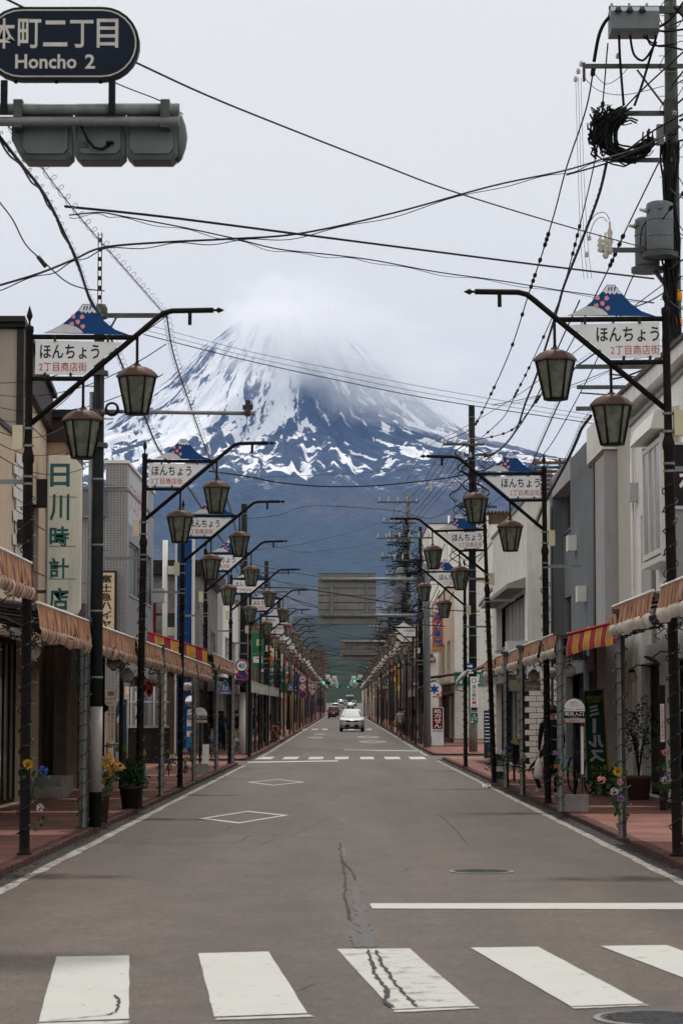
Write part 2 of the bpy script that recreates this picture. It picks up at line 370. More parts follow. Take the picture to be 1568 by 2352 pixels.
paint_mat('paint_fresh', (.44, .435, .41), .36); paint_mat('paint_worn', (.36, .345, .30), .86, 3); paint_mat('paint_stripe_worn', (.42, .415, .39), .56, 7.3)
paint_mat('paint_orange', (.17, .105, .06), 1.35, 5)
mat('pavement_red', (.205, .096, .077), .85, 0, .3, 1.3, bump=.3, bscale=60, stain=.4)
mat('kerb_red', (.085, .040, .033), .85, 0, .35, 3, bump=.5, bscale=30, stain=.55)
mat('gutter', (.042, .04, .038), .9, 0, .3, 2.5, bump=.4, bscale=50, stain=.7)
mat('tar', (.02, .02, .02), .6, 0, .3, 8); mat('tar_grey', (.09, .082, .08), .6, 0, .3, 20)
mat('iron', (.06, .06, .062), .5, .6, .3, 20, bump=.8, bscale=60)
mat('tactile_yellow', (.55, .36, .06), .8, 0, .2, 5, stain=.4)

def gp(u, v, dz=0.0):                                        # the point of the road surface seen at (u, v)
    d = ray(u, v); y = 30.0
    for _ in range(40):
        t = (gnd(y) + dz - CAMZ) / d.z; y2 = d.y * t
        y = y + (y2 - y) * .5
    return Vector((d.x * t, d.y * t, gnd(d.y * t) + dz))
def flat(name, pts, dz, m, parent=road, ragged=0.0, n=10):
    """a painted or laid patch; edges slightly uneven when ragged"""
    P = []
    for i in range(len(pts)):
        a = Vector(pts[i]); b = Vector(pts[(i + 1) % len(pts)]); k = n if ragged else 1
        for j in range(k):
            p = a.lerp(b, j / k)
            if ragged and j: p += Vector((random.uniform(-1, 1) * ragged, random.uniform(-1, 1) * ragged, 0))
            P.append((p.x, p.y, gnd(p.y) + dz))
    me = bpy.data.meshes.new(name); me.from_pydata(P, [], [tuple(range(len(P)))]); me.update()
    if me.polygons[0].normal.z < 0: me.flip_normals()
    return ob(name, me, m, parent)
def pxflat(name, px, m, dz=.005, **k): return flat(name, [gp(u, v) for u, v in px], dz, m, **k)

# near crossing, bar by bar
for i, q in enumerate([[(-190, 2202), (-30, 2200), (-95, 2350), (-320, 2355)], [(130, 2199), (297, 2196), (297, 2342), (90, 2349)], [(455, 2191), (617, 2187), (706, 2329), (492, 2337)],
          [(773, 2181), (940, 2180), (1092, 2312), (900, 2320)], [(1080, 2178), (1235, 2176), (1480, 2307), (1310, 2313)], [(1378, 2174), (1530, 2172), (1880, 2302), (1722, 2306)]]):
    pxflat('crosswalk_stripe', q, 'paint_stripe_worn' if i == 3 else 'paint_fresh', ragged=.0035)
for q in ([(-200, 2359), (-105, 2359), (-109, 2352), (-330, 2358)], [(86, 2361), (298, 2353), (298, 2346), (88, 2352)], [(492, 2345), (722, 2337), (710, 2332), (495, 2340)], [(905, 2327), (1102, 2318), (1096, 2314), (903, 2322)], [(1315, 2319), (1490, 2311), (1484, 2309), (1312, 2315)]):
    pxflat('crosswalk_stripe', q, 'paint_stripe_worn', ragged=.01)
pxflat('stop_line', [(848, 2076), (1640, 2075), (1650, 2090), (854, 2088)], 'paint_fresh', ragged=.004)
# far crossing at the junction
for a, b in ((591, 627), (651, 685), (709, 742), (769, 800), (827, 858), (883, 918), (940, 976)):
    sk = (a - 790) * .025
    pxflat('crosswalk_stripe', [(a - sk, 1738.6), (b - sk, 1738.4), (b + sk, 1744), (a + sk, 1744.3)], 'paint_fresh')
pxflat('stop_line', [(569, 1750), (776, 1746.6), (776, 1749), (569, 1752.4)], 'paint_fresh')
pxflat('stop_line', [(790, 1721.5), (968, 1724.5), (970, 1726), (790, 1723)], 'paint_fresh')
for a, b in ((692, 706), (716, 730), (740, 752), (800, 812), (842, 853)):
    pxflat('crosswalk_stripe', [(a, 1674), (b, 1674), (b, 1676.3), (a, 1676.3)], 'paint_fresh')
def diamond(l, t, r, b, w, m='paint_fresh'):
    L_, T, R_, B = gp(*l), gp(*t), gp(*r), gp(*b); c = (L_ + R_ + T + B) / 4
    f = 1 - w
    for p, q in ((L_, T), (T, R_), (R_, B), (B, L_)):
        flat('diamond_marking', [p, q, c + (q - c) * f, c + (p - c) * f], .005, m)
diamond((456, 1881), (569, 1863), (664, 1873), (548, 1892), .17)
diamond((566, 1797), (640, 1790), (701, 1797), (628, 1804.5), .17)
diamond((816, 1693), (842, 1690.2), (875, 1693), (848, 1695.8), .3); diamond((821, 1704), (852, 1701), (890, 1704), (858, 1707), .3)
diamond((706, 1694), (722, 1692.3), (744, 1694), (728, 1696), .35); diamond((719, 1686), (734, 1684.5), (747, 1686), (732, 1687.6), .35)
# edge lines and the faint orange centre
def worn_line(x, y0, y1, w, m, seed):
    random.seed(seed); pl = []; pr = []; y = y0
    while y < y1:
        pl.append((x - w / 2 + random.uniform(-.018, .018), y)); pr.append((x + w / 2 + random.uniform(-.018, .018), y)); y += random.uniform(.25, .6) * (1 + y / 60)
    vs = [(a, b, gnd(b) + .005) for a, b in pl] + [(a, b, gnd(b) + .005) for a, b in pr]; n = len(pl)
    me = bpy.data.meshes.new('edge_line'); me.from_pydata(vs, [], [(i, n + i, n + i + 1, i + 1) for i in range(n - 1)]); me.update(); ob('edge_line', me, m, road)
worn_line(-3.10, 21, 76, .11, 'paint_worn', 1); worn_line(3.2, 21, 84, .11, 'paint_worn', 2)
worn_line(-3.12, 90, 420, .15, 'paint_worn', 3); worn_line(3.2, 93, 420, .15, 'paint_worn', 4)
for y in (27.5, 36, 47, 60, 98, 121): flat('centre_dash', [(-.05, y), (.02, y), (.02, y + 1.6), (-.05, y + 1.6)], .004, 'paint_orange')
# cracks and repairs by the crossing
def ribbon(name, px, w, m, dz):
    pts = [gp(u, v) for u, v in px]; vs = []
    for i, p in enumerate(pts):
        k = w * random.uniform(.4, 1.3) * (0.2 if i in (0, len(pts) - 1) else 1)
        vs += [(p.x - k, p.y, dz), (p.x + k, p.y, dz)]
    me = bpy.data.meshes.new(name); me.from_pydata(vs, [], [(2 * i, 2 * i + 1, 2 * i + 3, 2 * i + 2) for i in range(len(pts) - 1)]); me.update(); ob(name, me, m, road)
random.seed(5)
def jag(px, n, j):
    o = []
    for i in range(len(px) - 1):
        for k in range(n):
            t = k / n; o.append((px[i][0] + (px[i + 1][0] - px[i][0]) * t + random.uniform(-j, j), px[i][1] + (px[i + 1][1] - px[i][1]) * t))
    return o + [px[-1]]
ribbon('crack', jag([(778, 1935), (785, 1972), (792, 2010), (791, 2055), (800, 2092), (803, 2115)], 14, 3), .010, 'tar', .006)
ribbon('crack', jag([(783, 1975), (805, 2000), (818, 2022)], 6, 3), .012, 'tar', .006)
ribbon('crack', jag([(843, 2182), (852, 2215), (862, 2245), (888, 2275), (886, 2305), (905, 2318)], 8, 4), .016, 'tar', .008)
ribbon('crack', jag([(862, 2184), (880, 2222), (905, 2260), (935, 2292), (958, 2316)], 8, 4), .013, 'tar', .008)
ribbon('crack', jag([(262, 2288), (275, 2300), (268, 2325), (250, 2334), (180, 2341), (110, 2347)], 7, 3), .010, 'tar', .008)
ribbon('crack', jag([(0, 2168), (300, 2160), (700, 2158), (980, 2155)], 12, 6), .006, 'tar', .004)
ribbon('crack', jag([(480, 2338), (720, 2332), (900, 2326), (1568, 2312)], 12, 6), .008, 'tar_grey', .0045)
ribbon('crack', jag([(1008, 1868), (1022, 1885), (1045, 1905), (1075, 1940)], 6, 2), .008, 'tar', .005)
ribbon('repair_patch', jag([(812, 2035), (820, 2075), (832, 2110), (840, 2140), (850, 2178)], 7, 5), .055, 'tar_grey', .004)
ribbon('repair_patch', jag([(806, 2138), (815, 2160), (822, 2178)], 5, 3), .03, 'tar_grey', .0045)
for (u, v) in ((640, 1918), (520, 1905), (735, 1890), (612, 1935), (690, 1912), (560, 1928), (930, 2000), (700, 2270)):
    ribbon('crack', jag([(u - random.uniform(8, 26), v + 6), (u, v), (u + random.uniform(8, 24), v - 9)], 6, 5), .005, 'tar', .004)
# manhole covers
def manhole(u, v, r, label):
    p = gp(u, v); t = thing('manhole_cover', label, 'manhole', (p.x, p.y, gnd(p.y)))
    MB().lathe([(r, 0), (r, .010), (r * .9, .012), (r * .9, .006)], n=32, smooth=False).build('rim', mat('iron_rim', (.2, .2, .2), .5, .5), t)
    MB().lathe([(0.001, .009), (r * .88, .009), (r * .88, 0)], n=32, smooth=False).build('cover', 'iron', t)
    b = MB()
    for i in range(-4, 5):
        hw = math.sqrt(max(0, (r * .82) ** 2 - (i * r * .19) ** 2))
        b.box(-hw, hw, i * r * .19 - .012, i * r * .19 + .012, .009, .013)
    b.build('tread', 'iron', t)
manhole(1105, 2003, .33, 'round iron manhole cover in the right lane before the stop line')
manhole(1510, 2342, .34, 'round iron manhole cover at the bottom right beside the zebra bar')

# pavements with kerb stones
KS = MB().cbox((0, 0, 0), (.15, .592, .15)).mesh('kerb_stone')
def bev(me, w=.012):
    bm = bmesh.new(); bm.from_mesh(me); bmesh.ops.bevel(bm, geom=bm.edges[:], offset=w, segments=1, affect='EDGES'); bm.to_mesh(me); bm.free(); return me
bev(KS)
def pavement(side, y0, y1, stones_to):
    k = KL if side < 0 else KR; a = k + side * .15; far = side * 9.0
    xa, xb = (far, a) if side < 0 else (a, far)
    ys = [y0] + [y for y in YS if y0 < y < y1] + [y1]
    o = strip('pavement', xa, xb, ys, SW - .006, 'pavement_red'); struct(o)
    b = MB()                                                 # end faces so that the slab is solid
    for y in (y0, y1): b.box(xa, xb, y - .04, y, gnd(y) - .2, gnd(y) + SW - .01)
    b.build('slab_edge', 'kerb_red', o)
    y = y0 + .3
    while y < min(stones_to, y1 - .3):
        s = ob('kerb_stone', KS, 'kerb_red', o)
        s.location = (k + side * .075 + random.uniform(-.006, .006), y, gnd(y) + SW - .075 + random.uniform(-.004, .006)); s.rotation_euler = (0, 0, random.uniform(-.008, .008)); y += .6
    if y < y1 - .4:
        ys = [y - .3] + [q for q in YS if y < q < y1] + [y1]; b = MB()
        vs = []; xs = sorted((k, a))
        for q in ys: vs += [(xs[0], q, gnd(q) - .05), (xs[0], q, gnd(q) + SW), (xs[1], q, gnd(q) + SW), (xs[1], q, gnd(q) - .05)]
        b.add(vs, [(4 * i + c, 4 * i + (c + 1) % 4, 4 * i + 4 + (c + 1) % 4, 4 * i + 4 + c) for i in range(len(ys) - 1) for c in range(4)]); b.build('kerb', 'kerb_red', o)
    return o
PL = pavement(-1, 20.5, 77, 77); pavement(-1, 83.5, 472, 96); PR = pavement(1, 20.5, 86, 86); pavement(1, 94, 472, 106)
for x0, x1, y0, y1 in ((-3.36, -3.19, 20.5, 77), (3.28, 3.46, 20.5, 86), (-3.36, -3.2, 83.5, 420), (3.28, 3.46, 94, 420)):
    o = strip('gutter', x0, x1, [y0] + [y for y in YS if y0 < y < y1] + [y1], .004, 'gutter'); struct(o)
for o_, side in ((PL, -1), (PR, 1)):
    y = 23.0
    while y < 74:
        k = (KL if side < 0 else KR) + side * .16; flat('joint_strip', [(k, y), (k + side * 2.4, y + .05), (k + side * 2.4, y + .065), (k, y + .015)], SW - .003, 'kerb_red', o_); y += 2.4 + .2 * math.sin(y)
for j in range(9): flat('tactile_tile', [(3.75 + j * .31, 84.6), (4.05 + j * .31, 84.6), (4.05 + j * .31, 85.2), (3.75 + j * .31, 85.2)], SW, 'tactile_yellow', PR)

# grit and dead leaves swept into the gutters
for side, y0, y1 in ((-1, 21, 77), (1, 21, 86)):
    rs = random.Random(40 + side); b = MB(); k = KL if side < 0 else KR
    for i in range(1500):
        y = y0 + (y1 - y0) * rs.random() ** 1.6; x = k - side * (.004 + abs(rs.gauss(0, .09))); r_ = rs.uniform(.004, .013)
        b.add([(x + r_ * math.cos(a + i), y + r_ * 1.6 * math.sin(a + i), .004 + (0 if j else r_ * rs.uniform(.4, 1.1))) for j, a in enumerate((0, 1.2, 2.5, 3.8, 5.0))], [(0, 1, 2), (0, 2, 3), (0, 3, 4), (0, 4, 1)])
    o = b.build('gutter_grit', mat('grit', (.05, .045, .04), .9, 0, .6, 30), None, False); struct(o, 'stuff'); o['label'] = f'grit and dead leaves along the {"left" if side < 0 else "right"} gutter'
# ================================================================== buildings
mat('cream_wall', (.68, .53, .39), .85, 0, .1, 1.2, bump=.25, bscale=90, stain=.25)
mat('tan_wall', (.44, .31, .20), .85, 0, .1, 1.2, bump=.25, bscale=90, stain=.3)
mat('beige_panel', (.42, .37, .31), .8, 0, .08, 1.5, bump=.3, bscale=120, stain=.15)
mat('white_wall', (.84, .82, .78), .85, 0, .06, 1.0, bump=.2, bscale=80, stain=.22)
mat('stucco_white', (.74, .72, .67), .9, 0, .08, 1.5, bump=1.0, bscale=22, stain=.3)
mat('grey_wall', (.17, .185, .195), .85, 0, .1, 1.0, bump=.2, bscale=80, stain=.2)
mat('grey_light', (.40, .39, .39), .85, 0, .08, 1.0, bump=.2, bscale=80, stain=.2)
mat('concrete_old', (.22, .215, .20), .95, 0, .35, 1.6, bump=.8, bscale=12, stain=.85)
mat('concrete', (.3, .29, .28), .9, 0, .2, 2, bump=.4, bscale=40, stain=.4)
mat('dark_trim', (.028, .024, .024), .5, 0, .15, 4); mat('brown_trim', (.05, .036, .032), .6, 0, .2, 4)
mat('purple_fascia', (.12, .095, .10), .6, 0, .15, 3, stain=.2)
mat('dark_wood', (.022, .016, .013), .75, 0, .35, 5, stretch=(1, 1, .15)); mat('slat_wood', (.16, .075, .04), .75, 0, .3, 8)
mat('inside_painted_dim', (.022, .02, .019), .9, 0, .3, 2)  # near-black colour stands in for the dimness behind openings
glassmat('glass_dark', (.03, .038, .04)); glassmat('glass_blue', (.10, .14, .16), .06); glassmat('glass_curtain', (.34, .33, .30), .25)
mat('alu', (.45, .46, .47), .4, .6, .1, 5); mat('alu_dark', (.10, .10, .10), .4, .5, .1, 5); mat('frame_white', (.74, .72, .67), .5, 0, .06, 4, stain=.12)
mat('red_roof', (.26, .035, .03), .6, 0, .2, 3, stain=.3); mat('red_steel', (.14, .025, .02), .6, 0, .25, 6); mat('brown_siding', (.20, .15, .12), .8, 0, .15, 2, stain=.3)
mat('sheet_grey', (.30, .30, .31), .55, .3, .15, 3, stain=.35); mat('roof_slate', (.10, .10, .105), .7, 0, .2, 3)
mat('rust_sheet', (.12, .075, .05), .85, 0, .4, 4, stain=.5)
mat('letter_black', (.012, .012, .014), .5); mat('letter_white', (.85, .84, .8), .5); mat('letter_red', (.5, .045, .05), .5); mat('letter_red_faded', (.52, .14, .13), .5); mat('letter_teal', (.03, .17, .155), .45, 0, .15, 8)
mat('letter_navy', (.02, .035, .09), .5); mat('letter_orange', (.55, .2, .08), .5); mat('letter_gold', (.5, .36, .05), .5)

def tiles_mat():
    m, t, b = newmat('tile_grey'); n = t.nodes.new; l = t.links.new
    tc = n('ShaderNodeTexCoord'); geo = n('ShaderNodeNewGeometry')
    s = n('ShaderNodeSeparateXYZ'); l(tc.outputs['Object'], s.inputs[0])
    ad = n('ShaderNodeMath'); ad.operation = 'ADD'; l(s.outputs['X'], ad.inputs[0]); l(s.outputs['Y'], ad.inputs[1])
    cm = n('ShaderNodeCombineXYZ'); l(ad.outputs[0], cm.inputs[0]); l(s.outputs['Z'], cm.inputs[1])
    br = n('ShaderNodeTexBrick'); br.offset = 0; br.inputs['Scale'].default_value = 1; br.inputs['Mortar Size'].default_value = .006; br.inputs['Brick Width'].default_value = .105; br.inputs['Row Height'].default_value = .055
    br.inputs['Color1'].default_value = (.32, .315, .32, 1); br.inputs['Color2'].default_value = (.28, .275, .28, 1); br.inputs['Mortar'].default_value = (.06, .06, .065, 1)
    l(cm.outputs[0], br.inputs['Vector']); l(br.outputs['Color'], b.inputs['Base Color']); b.inputs['Roughness'].default_value = .35
    bp = n('ShaderNodeBump'); bp.inputs['Strength'].default_value = .4; bp.inputs['Distance'].default_value = .01; bp.invert = True; l(br.outputs['Fac'], bp.inputs['Height']); l(bp.outputs[0], b.inputs['Normal'])
tiles_mat()

def grid_wall(b, side, X, y0, y1, z0, z1, ops, th=.18):
    """street wall whose outer face is at X, with real openings (ya, yb, za, zb)"""
    ys = sorted({y0, y1, *[o[0] for o in ops], *[o[1] for o in ops]}); zs = sorted({z0, z1, *[o[2] for o in ops], *[o[3] for o in ops]})
    xa, xb = (X - th, X) if side < 0 else (X, X + th)
    for i in range(len(ys) - 1):
        for j in range(len(zs) - 1):
            cy_, cz_ = (ys[i] + ys[i + 1]) / 2, (zs[j] + zs[j + 1]) / 2
            if any(o[0] < cy_ < o[1] and o[2] < cz_ < o[3] for o in ops): continue
            b.box(xa, xb, ys[i], ys[i + 1], zs[j], zs[j + 1])
def window(root, side, X, ya, yb, za, zb, nx=2, fm='alu', gm='glass_dark', rec=.09, fw=.05, sill=True, nz=1):
    x = X - rec if side < 0 else X + rec; s = -side
    b = MB(); t = .05
    x0, x1 = sorted((x, x + side * t))
    b.box(x0, x1, ya, yb, za, za + fw); b.box(x0, x1, ya, yb, zb - fw, zb)
    for i in range(nx + 1):
        c = ya + (yb - ya) * i / nx; h = fw if i in (0, nx) else fw * .8
        b.box(x0 - .001, x1 + .001, max(ya, c - h / 2), min(yb, c + h / 2), za + fw, zb - fw)
    f = b.build('window', fm, root)
    for i in range(nx):
        for k in range(nz):
            p = MB(); a0, a1 = ya + (yb - ya) * i / nx, ya + (yb - ya) * (i + 1) / nx; c0, c1 = za + fw + (zb - za - 2 * fw) * k / nz, za + fw + (zb - za - 2 * fw) * (k + 1) / nz
            off = side * (.02 + .012 * (i % 2)); xx = x + off
            p.box(*sorted((xx, xx + side * .012)), a0 + fw * .45, a1 - fw * .45, c0, c1 - (.03 if k < nz - 1 else 0)); p.build('pane', gm, f)
    if sill:
        c = MB(); c.box(*sorted((X + s * .05, X - s * rec)), ya - .04, yb + .04, za - .05, za); c.build('sill', fm, f)
    return f
def shell(root, side, X, y0, y1, H, wm, ops, depth=8.0, z0=-.1, roofm='roof_slate', parapet=.25, name='wall'):
    """the four walls, the roof and a panel painted near-black for the dim inside"""
    b = MB(); grid_wall(b, side, X, y0, y1, z0, H, ops)
    xi, xo = X + side * .18, X + side * depth; xa, xb = sorted((xi, xo))
    b.box(xa, xb, y0, y0 + .18, z0, H); b.box(xa, xb, y1 - .18, y1, z0, H)
    b.box(*sorted((xo, xo - side * .18)), y0 + .18, y1 - .18, z0, H)
    wl = b.build(name, wm, root)
    r = MB(); r.box(min(X, xo) + .19, max(X, xo) - .19, y0 + .19, y1 - .19, H - .35, H - .15)
    if parapet:
        for q in ((min(X, xo) - .05, max(X, xo) + .05, y0 - .05, y0 + .23), (min(X, xo) - .05, max(X, xo) + .05, y1 - .23, y1 + .05)): r.box(q[0], q[1], q[2], q[3], H + .002, H + .08)
        for q in ((X - .05 if side > 0 else X - .23, X + .23 if side > 0 else X + .05),): r.box(q[0], q[1], y0 + .23, y1 - .23, H + .002, H + .08)
    r.build('roof', roofm, root)
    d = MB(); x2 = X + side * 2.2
    d.box(*sorted((x2, x2 + side * .1)), y0 + .2, y1 - .2, z0, H - .4); d.build('shade_backing', 'inside_painted_dim', root)  # upright near-black panel, interior shade put into its colour
    return wl
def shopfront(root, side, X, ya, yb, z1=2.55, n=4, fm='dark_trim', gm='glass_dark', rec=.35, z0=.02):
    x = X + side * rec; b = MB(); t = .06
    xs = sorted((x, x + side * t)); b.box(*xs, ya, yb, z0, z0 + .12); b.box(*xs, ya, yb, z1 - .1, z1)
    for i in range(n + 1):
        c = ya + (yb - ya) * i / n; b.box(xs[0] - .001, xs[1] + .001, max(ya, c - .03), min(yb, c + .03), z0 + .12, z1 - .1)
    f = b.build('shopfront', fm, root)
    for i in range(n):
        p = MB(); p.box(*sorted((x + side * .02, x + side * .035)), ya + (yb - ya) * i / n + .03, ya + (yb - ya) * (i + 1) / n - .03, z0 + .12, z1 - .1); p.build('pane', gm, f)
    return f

# ---- left 1: cream building with the dark roof edge, nearest on the left
t = wthing('cream_shop_building', 'cream rendered building with dark roof edge at the left picture edge', 'building', (-5.9, 43, SW))
X = -5.9
ops = [(44.2, 46.6, 3.7, 5.6), (43.3, 46.9, SW, 2.5)]
shell(t, -1, X, 43.2, 47.7, 7.6, 'cream_wall', ops, roofm='dark_trim', parapet=0)
window(t, -1, X, 44.2, 46.6, 3.7, 5.6, 2, 'alu_dark', 'glass_dark'); shopfront(t, -1, X, 43.3, 46.9, n=5)
b = MB(); b.prism([(43.22, 7.7), (47.75, 7.2), (47.75, 7.9), (43.22, 8.55)], X - .04, X + .12, 'YZ'); b.build('roof_edge', 'brown_trim', t)
b = MB(); b.prism([(42.8, 8.6), (47.8, 7.86), (47.8, 7.95), (42.8, 8.70)], X - 1.2, X + .2, 'YZ'); b.build('coping', 'dark_trim', t)
b = MB(); b.box(-12.5, X + .03, 43.05, 43.19, 5.9, 8.5); b.build('end_panel', 'beige_panel', t)
b = MB(); b.box(X + .035, X + .16, 43.0, 43.19, 5.7, 8.5); b.build('corner_post', 'dark_trim', t)
b = MB(); b.box(-12.6, X + .19, 42.9, 43.04, 8.52, 8.66); b.box(-12.6, X + .03, 42.97, 43.04, 5.72, 5.88); b.build('end_coping', 'dark_trim', t)
mat('stone_brown_shade', (.13, .095, .07), .6, 0, .2, 3, stain=.3)  # brown cladding whose dark tone also paints in the arcade shade
for ya, yb in ((43.21, 43.3), (46.9, 47.69)): MB().box(X + .002, X + .03, ya, yb, SW, 2.9).build('stone_slab', 'stone_brown_shade', t)
MB().box(X + .002, X + .03, 43.3, 46.9, 2.5, 2.9).build('stone_slab', 'stone_brown_shade', t); MB().box(-12, X + .03, 43.16, 43.198, SW, 2.9).build('stone_slab', 'stone_brown_shade', t)
for k, z in enumerate((4.3, 5.2, 6.1, 7.0)):
    b = MB(); b.box(X, X + .004, 43.3, 47.6, z, z + .02); b.build('joint', 'brown_trim', t)
done()
# nearest left: dark timber shop under the arcade
t = wthing('timber_shop_building', 'dark timber shop with tall sliding doors under the awning at far left', 'building', (-5.6, 30, SW))
X = -5.6; ops = [(30.3, 36.6, SW, 2.9), (36.8, 42.5, SW, 2.9), (32, 35.5, 3.7, 5.2)]
shell(t, -1, X, 30.0, 42.7, 6.3, 'cream_wall', ops, roofm='dark_trim', parapet=.2)
shopfront(t, -1, X, 30.3, 36.6, 2.9, n=8, fm='dark_wood', gm='glass_dark', rec=.15); shopfront(t, -1, X, 36.8, 42.5, 2.9, n=8, fm='dark_wood', rec=.15)
window(t, -1, X, 32, 35.5, 3.7, 5.2, 3, 'alu_dark')
for j in range(16):                                         # white shingle strip on the upper front
    for i in range(2):
        s = MB(); s.cbox((X + .03, 40.95 + i * .62 + (.3 if j % 2 else 0), 2.95 + j * .2), (.025, .58, .19), ry=-.06); s.build('shingle', 'frame_white', t)
b = MB(); b.box(X + .002, X + .09, 42.3, 42.42, 2.8, 6.2); b.build('drainpipe', mat('pipe_blue', (.25, .36, .37), .5), t)
b = MB(); b.box(X + .05, X + .16, 41.0, 41.5, 4.5, 4.9); b.box(X + .05, X + .16, 41.0, 41.5, 4.0, 4.25); b.build('vent_box', 'dark_trim', t)
done()
# left 1b: tan projecting block with the sign
t = wthing('tan_block_building', 'tan projecting building block behind the vertical clock shop sign', 'building', (-5.55, 48, SW))
X = -5.55; ops = [(48.3, 50.6, SW, 2.4), (48.6, 50.4, 3.9, 5.5)]
shell(t, -1, X, 47.85, 51.2, 7.0, 'tan_wall', ops, depth=7.6, roofm='dark_trim', parapet=0)
window(t, -1, X, 48.6, 50.4, 3.9, 5.5, 2, 'alu_dark'); shopfront(t, -1, X, 48.3, 50.6, 2.4, 3, 'dark_wood')
b = MB(); b.box(-13, X + .25, 47.72, 51.35, 7.001, 7.45); b.build('roof_edge', 'brown_trim', t)
b = MB(); b.box(-13, X + .38, 47.6, 51.5, 7.46, 7.62); b.build('coping', 'dark_trim', t)
for z in (3.0, 4.3, 5.6):
    b = MB(); b.box(X - .9, X - .02, 47.845, 47.849, z, z + .015); b.box(X, X + .004, 47.9, 51.1, z, z + .015); b.build('joint', 'brown_trim', t)
b = MB(); b.box(X - .05, X + .5, 47.2, 48.4, 3.1, 3.75); b.build('balcony_fascia', 'purple_fascia', t)
# glass block strip and a tall pillar darkened in colour for the arcade shade
for j in range(9):
    b = MB(); b.cbox((X + .03, 48.12, .55 + j * .2), (.08, .19, .19)); b.build('glass_block', 'glass_blue', t)
b = MB(); b.box(X - .1, X + .16, 47.25, 47.84, SW, 2.9); b.build('pillar', 'stone_brown_shade', t)
for ya, yb in ((47.87, 48.3), (50.6, 51.19)): MB().box(X + .002, X + .03, ya, yb, SW, 2.95).build('stone_slab', 'stone_brown_shade', t)
MB().box(-9, X + .03, 47.80, 47.848, SW, 2.95).build('stone_slab', 'stone_brown_shade', t)
b = MB(); b.box(X - .2, X + .3, 45.2, 47.2, SW, .42); b.box(X - .2, X + .45, 44.2, 45.2, SW, .26); b.build('step', 'concrete', t)
done()
# vertical clock-shop sign
p0 = at(109, 1410, 46.2); p1 = at(187, 1046, 46.2)
t = wthing('vertical_shop_sign', 'tall cream vertical sign with green characters for a clock shop', 'sign', (p0.x, 46.2, p0.z))
x0, x1, z0, z1 = p0.x, p1.x, p0.z, p1.z
MB().prism([(x0, z0 + .02), (x1 - .06, z0), (x1, z0 + .1), (x1, z1 - .2), (x1 - .17, z1), (x0, z1 + .01)], 46.2, 46.42).build('board', mat('sign_cream', (.80, .78, .66), .55, 0, .06, 2, stain=.28), t)
b = MB()
for q in (z0 + .02, z1 - .06): b.box(x0 - .02, x0 - .001, 46.19, 46.43, q, q + .05)
b.box(x0 - .02, x0 - .003, 46.19, 46.43, z0 + .1, z1 - .1); b.build('edge_trim', 'alu', t)
for c, (va, vb) in zip('日川時計店', ((1065, 1118), (1135, 1196), (1209, 1256), (1281, 1328), (1350, 1402))):
    for dx, m_, yy, bo in ((.0, 'letter_black', 46.196, .022), (0, 'letter_teal', 46.193, .008)):
        lettering(c, at(127, 0, 46.2).x, at(171, 0, 46.2).x, at(0, vb, 46.2).z, at(0, va, 46.2).z, yy, m_, t, 'character', bold=bo)
b = MB()
for v in (1142, 1255, 1330): b.box(x0 + .02, x1 - .08, 46.190, 46.1995, at(0, v, 46.2).z, at(0, v, 46.2).z + .008)
b.build('seam', 'alu_dark', t)
b = MB(); b.tube([(x1 - .3, 46.3, z1 - .01), (x1 - .3, 46.3, z1 + .05), (x1 - .26, 46.3, z1 + .08), (x1 - .24, 46.3, z1 + .03)], .012, 5); b.build('lifting_eye', 'iron', t)
b = MB(); b.box(x0 - .45, x0 - .03, 46.22, 46.4, at(0, 1165, 46.2).z, at(0, 1100, 46.2).z); b.build('bracket_box', 'dark_trim', t)
b = MB(); b.box(x0 - .4, x0 - .03, 46.28, 46.34, z0 + .4, z0 + .46); b.build('bracket', 'alu_dark', t)
done()
# ---- left 2: grey tiled building, set back beyond the open lot
t = wthing('tiled_office_building', 'grey tiled corner building with a parapet and side windows on the left', 'building', (-7.2, 80, SW))
X = -7.2; Y2 = 80.0; ops = [(80.9, 85.0, 5.6, 7.4), (85.5, 90.2, 5.6, 7.4), (81, 90, SW, 2.9)]
shell(t, -1, X, Y2, 91.2, 9.0, 'tile_grey', ops, depth=9, roofm='concrete')
b = MB(); b.box(X - .7, X - .004, Y2 - .1, 91.3, 9.09, 9.9); b.build('parapet', 'tile_grey', t); b = MB(); b.box(X - .76, X + .06, Y2 - .16, 91.36, 9.901, 10.0); b.build('coping', 'frame_white', t)
b = MB(); b.box(-16.1, X - .71, Y2 - .18, Y2 - .01, 8.24, 9.0); b.box(-16.1, X - .71, Y2 - .26, Y2 - .01, 9.0, 9.1); b.box(-16.1, X - .71, Y2 - .22, Y2 - .01, 8.1, 8.23); b.build('metal_fascia', mat('fascia_grey', (.17, .17, .19), .5, .2, .1, 3), t)
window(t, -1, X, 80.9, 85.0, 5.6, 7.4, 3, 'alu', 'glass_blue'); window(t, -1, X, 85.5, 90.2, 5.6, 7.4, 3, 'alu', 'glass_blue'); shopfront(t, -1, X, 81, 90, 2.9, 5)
lettering('フコク生命', 80.9, 87.6, 8.35, 9.5, X + .012, 'letter_red_faded', t, axis='+X')
b = MB(); b.box(X + .003, X + .01, 80.4, 88.2, 7.95, 9.75); b.build('sign_panel', mat('panel_pale', (.5, .5, .52), .5), t)
for z in (6.0, 3.4):
    b = MB(); b.cbox((X + .25, 90.3, z), (.46, .6, .52)); b.build('duct_hood', 'alu', t)
done()
